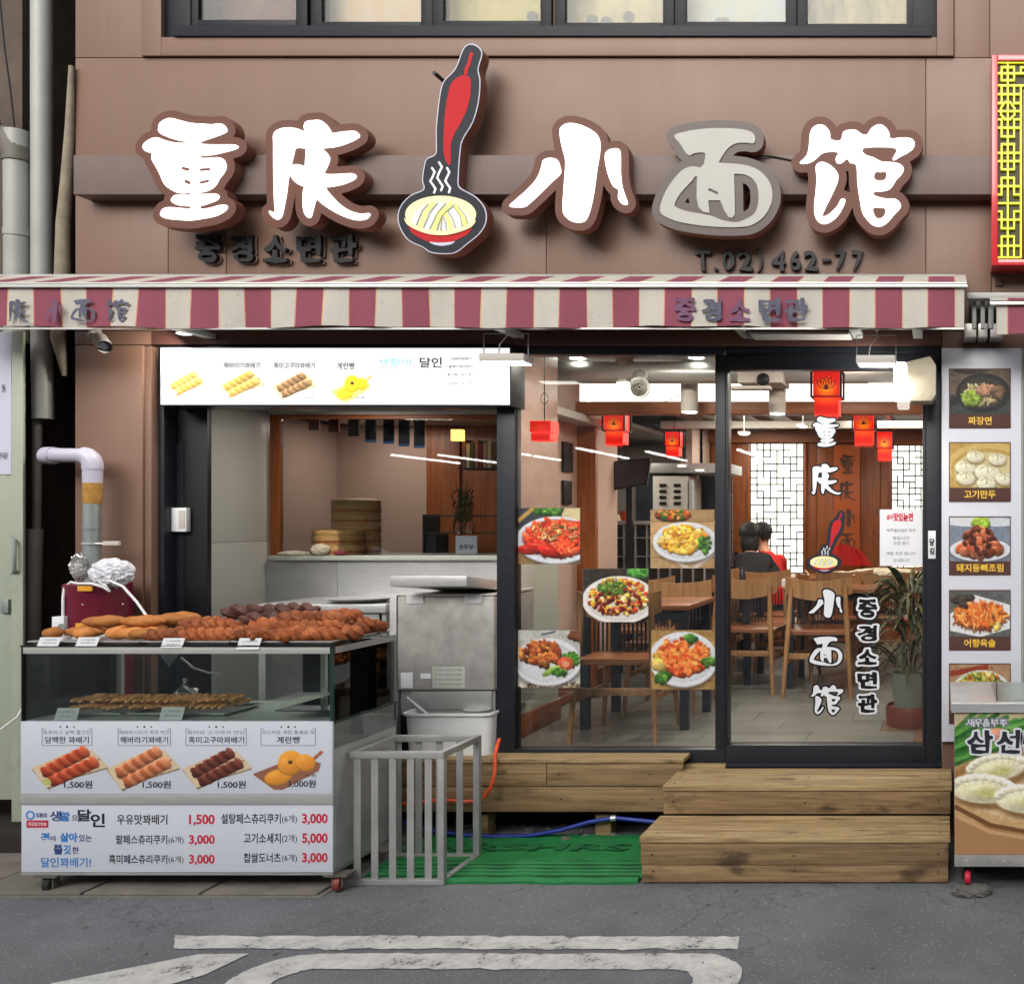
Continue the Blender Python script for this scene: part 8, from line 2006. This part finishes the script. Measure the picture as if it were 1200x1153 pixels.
o = build('condiment_bottle', MB().lathe([(.025, FL + .731), (.025, FL + .82), (.012, FL + .85), (.012, FL + .88)], (-1.55, 2.65, 0), 12), 'screen', None, loc=(-1.55, 2.65, FL + .731)); setp(o, 'dark condiment bottle on the middle table', 'bottle')
# potted plant
pp = thing('potted_plant', 'palm like plant in a grey pot behind the right edge of the door', 'plant', (-.22, .95, FL))
build('pot', MB().lathe([(.09, FL + .08), (.12, FL + .30), (.125, FL + .31), (.11, FL + .31), (.10, FL + .27)], (-.20, .98, 0), 20), 'pot_grey', pp)
build('saucer', MB().lathe([(.15, FL + .0), (.155, FL + .10), (.145, FL + .12), (.14, FL + .10)], (-.19, .96, 0), 22), 'pot_red', pp)
random.seed(31)
mb = MB()
for k in range(7):
    a = random.uniform(0, 6.28); mb.tube([(-.20 + .03 * math.cos(a), .98 + .03 * math.sin(a), FL + .28), (-.20 + .06 * math.cos(a), .98 + .06 * math.sin(a), FL + .6), (-.20 + .11 * math.cos(a), .98 + .1 * math.sin(a), FL + .82 + random.uniform(-.1, .1))], [.009, .007, .004], 6)
build('stems', mb, 'branch', pp)
mb = MB(); mb2 = MB()
for k in range(190):
    a = random.uniform(0, 6.28); h0 = random.choice([.35, .5, .62, .75, .82]) + random.uniform(-.06, .06); L = random.uniform(.14, .30); el_ = random.uniform(.1, 1.7)
    p0 = Vector((-.20 + .07 * math.cos(a), .98 + .06 * math.sin(a), FL + h0)); prev = None; w_ = random.uniform(.008, .014)
    pts = []
    for q in range(6):
        t_ = q / 5; pts.append(p0 + Vector((math.cos(a) * L * t_, math.sin(a) * L * t_ * .7, L * (el_ * t_ - .85 * t_ * t_))))
    side = Vector((-math.sin(a), math.cos(a), .3)).normalized()
    tgt = mb if k % 4 else mb2
    vs = []
    for q, p_ in enumerate(pts):
        ww = w_ * (math.sin(math.pi * (q + .6) / 6.2)); vs += [p_ - side * ww, p_ + Vector((0, 0, ww * .4)), p_ + side * ww]
    tgt.add(vs, [(q * 3 + r_, q * 3 + r_ + 1, q * 3 + r_ + 4, q * 3 + r_ + 3) for q in range(5) for r_ in (0, 1)])
build('foliage', mb, 'leaf', pp, smooth=False); build('dry_foliage', mb2, 'leaf_dry', pp, smooth=False)

# ---------------------------------------------------------------- guests
def person(lab_, loc, rz, top_mat, head_turn=0.0, lean=.12, hair_long=False):
    # local frame: faces +y, seat at z .46
    J = {'pelvis': (0, 0, .50, .135, .115), 'waist': (0, .02, .66, .125, .10), 'chest': (0, .03 + lean * .4, .86, .155, .115), 'neckb': (0, .05 + lean * .8, 1.0, .075, .07), 'neck': (0, .06 + lean, 1.06, .052, .052), 'head': (0, .09 + lean, 1.15, .082, .095), 'crown': (0, .085 + lean, 1.235, .072, .085)}
    for s_, sx in (('l', -1), ('r', 1)):
        J['sh' + s_] = (sx * .16, .04 + lean * .7, .965, .062, .06); J['el' + s_] = (sx * .235, .12 + lean * .8, .74, .046, .046); J['wr' + s_] = (sx * .12, .36 + lean, .78, .03, .026); J['ha' + s_] = (sx * .09, .42 + lean, .785, .036, .018)
        J['hip' + s_] = (sx * .09, .02, .49, .095, .09); J['kn' + s_] = (sx * .12, .42, .47, .066, .066); J['an' + s_] = (sx * .12, .40, .09, .04, .042); J['to' + s_] = (sx * .125, .53, .035, .04, .03)
        for f_ in range(4):
            J['f%d%s' % (f_, s_)] = (sx * (.09 + (f_ - 1.5) * .018), .475 + lean, .782, .009, .009); J['g%d%s' % (f_, s_)] = (sx * (.09 + (f_ - 1.5) * .019), .505 + lean - abs(f_ - 1.4) * .006, .770, .007, .007)
        J['t' + s_] = (sx * .045, .43 + lean, .785, .009, .009)
    E_ = [('pelvis', 'waist'), ('waist', 'chest'), ('chest', 'neckb'), ('neckb', 'neck'), ('neck', 'head'), ('head', 'crown')]
    for s_ in 'lr': E_ += [('chest', 'sh' + s_), ('sh' + s_, 'el' + s_), ('el' + s_, 'wr' + s_), ('wr' + s_, 'ha' + s_), ('pelvis', 'hip' + s_), ('hip' + s_, 'kn' + s_), ('kn' + s_, 'an' + s_), ('an' + s_, 'to' + s_), ('ha' + s_, 't' + s_)] + [q for f_ in range(4) for q in (('ha' + s_, 'f%d%s' % (f_, s_)), ('f%d%s' % (f_, s_), 'g%d%s' % (f_, s_)))]
    nm = list(J); me = bpy.data.meshes.new('body_cage'); me.from_pydata([J[k][:3] for k in nm], [(nm.index(a), nm.index(b_)) for a, b_ in E_], [])
    ob_ = bpy.data.objects.new('body_cage', me); COL.objects.link(ob_)
    ob_.modifiers.new('skin', 'SKIN'); sub = ob_.modifiers.new('sub', 'SUBSURF'); sub.levels = 2; sub.render_levels = 2
    for i, k in enumerate(nm):
        sv = me.skin_vertices[0].data[i]; sv.radius = (J[k][3], J[k][4]); sv.use_root = (k == 'pelvis')
    bpy.context.view_layer.update(); dg = bpy.context.evaluated_depsgraph_get()
    bod = bpy.data.meshes.new_from_object(ob_.evaluated_get(dg)); bpy.data.objects.remove(ob_)
    t_ = thing('person', lab_, 'person', loc, None, R(rz))
    for m_ in ('skin', top_mat, 'cloth_jean', 'black'): bod.materials.append(M[m_])
    hc = Vector((0, .09 + lean, 1.18))
    for p_ in bod.polygons:
        c = p_.center; p_.use_smooth = True
        if c.z > 1.035 or (c.y > .345 + lean and c.z > .7): p_.material_index = 0
        elif c.z < .12: p_.material_index = 3
        elif c.z < .56 or (c.y > .2 and c.z < .6): p_.material_index = 2
        else: p_.material_index = 1
    for v in bod.vertices:
        z_ = v.co.z
        if .14 < z_ < 1.0: v.co += v.normal * (.007 * math.sin(z_ * 62 + v.co.x * 30) * math.sin(v.co.x * 41 + v.co.y * 37))
    t_.scale = (.93, .93, .93)
    b_o = bpy.data.objects.new('body', bod); COL.objects.link(b_o); b_o.parent = t_
    def child(nm_, mb, m_, smooth=None):
        me_o = build(nm_, mb, m_, None, smooth=smooth); me_o.parent = t_; return me_o
    st2 = MB(); rr_ = random.Random(int(rz))
    for q in range(260):
        ph = rr_.uniform(-math.pi, math.pi)
        if abs(ph - math.pi / 2) < .75: ph += math.pi
        t0_ = rr_.uniform(.1, .9); t1_ = t0_ + rr_.uniform(.5, 1.0) * (1.2 if hair_long else .8); pts = []
        for k in range(5):
            tt_ = min(t0_ + (t1_ - t0_) * k / 4, 2.9 if hair_long else 2.0); e_ = 1.03 + rr_.uniform(0, .09)
            down = max(0, tt_ - 1.7) * (.09 if hair_long else 0)
            tq = min(tt_, 1.9)
            pts.append((.088 * e_ * math.sin(tq) * math.cos(ph), hc.y - .016 + .104 * e_ * math.sin(tq) * math.sin(ph), hc.z + .022 + .092 * e_ * math.cos(tq) - down))
        st2.tube(pts, [.006, .006, .005, .004, .002], 4)
    child('hair_strands', st2, 'hair')
    hd = child('hair', MB().ball((0, hc.y - .016, hc.z + .022), .088, .104, .092, 24, 16), 'hair')
    for v in hd.data.vertices:
        if v.co.y > hc.y + .03 and v.co.z < hc.z + .05: v.co.y = hc.y + .03
        v.co += (v.co - Vector((0, hc.y, hc.z))).normalized() * (.007 * math.sin(v.co.x * 130 + v.co.z * 70) + .006 * math.sin(v.co.y * 210 - v.co.x * 90))
    if hair_long: child('hair_back', MB().ball((0, hc.y - .06, hc.z - .06), .088, .06, .13, 16, 10), 'hair')
    child('face', MB().ball((-.032, hc.y + .088, hc.z + .0), .010, .006, .006, 8, 6).ball((.032, hc.y + .088, hc.z + .0), .010, .006, .006, 8, 6), 'black')
    child('nose', MB().ball((0, hc.y + .098, hc.z - .02), .011, .014, .02, 8, 6), 'skin'); child('mouth', MB().ball((0, hc.y + .086, hc.z - .055), .022, .006, .005, 8, 6), 'maroon_cloth')
    for sx in (-1, 1): child('ear', MB().ball((sx * .088, hc.y, hc.z - .01), .010, .018, .028, 8, 6), 'skin')
    if top_mat == 'cloth_red': child('dark_vest', MB().ball((-.04, .02 + lean * .5, .78), .175, .15, .21, 18, 12), 'cloth_black')
    return t_
person('seated guest in black clothes with long dark hair, back to the street', (X(882, 3.45), 3.34, FL), 12, 'cloth_black', hair_long=True, lean=.10)
person('seated guest with short black hair and bright red top beside the lattice window', (X(908, 3.6), 3.50, FL), 38, 'cloth_red', lean=.14)
# remove the lettering probe
bpy.data.objects.remove(_fo); bpy.data.curves.remove(_fc)
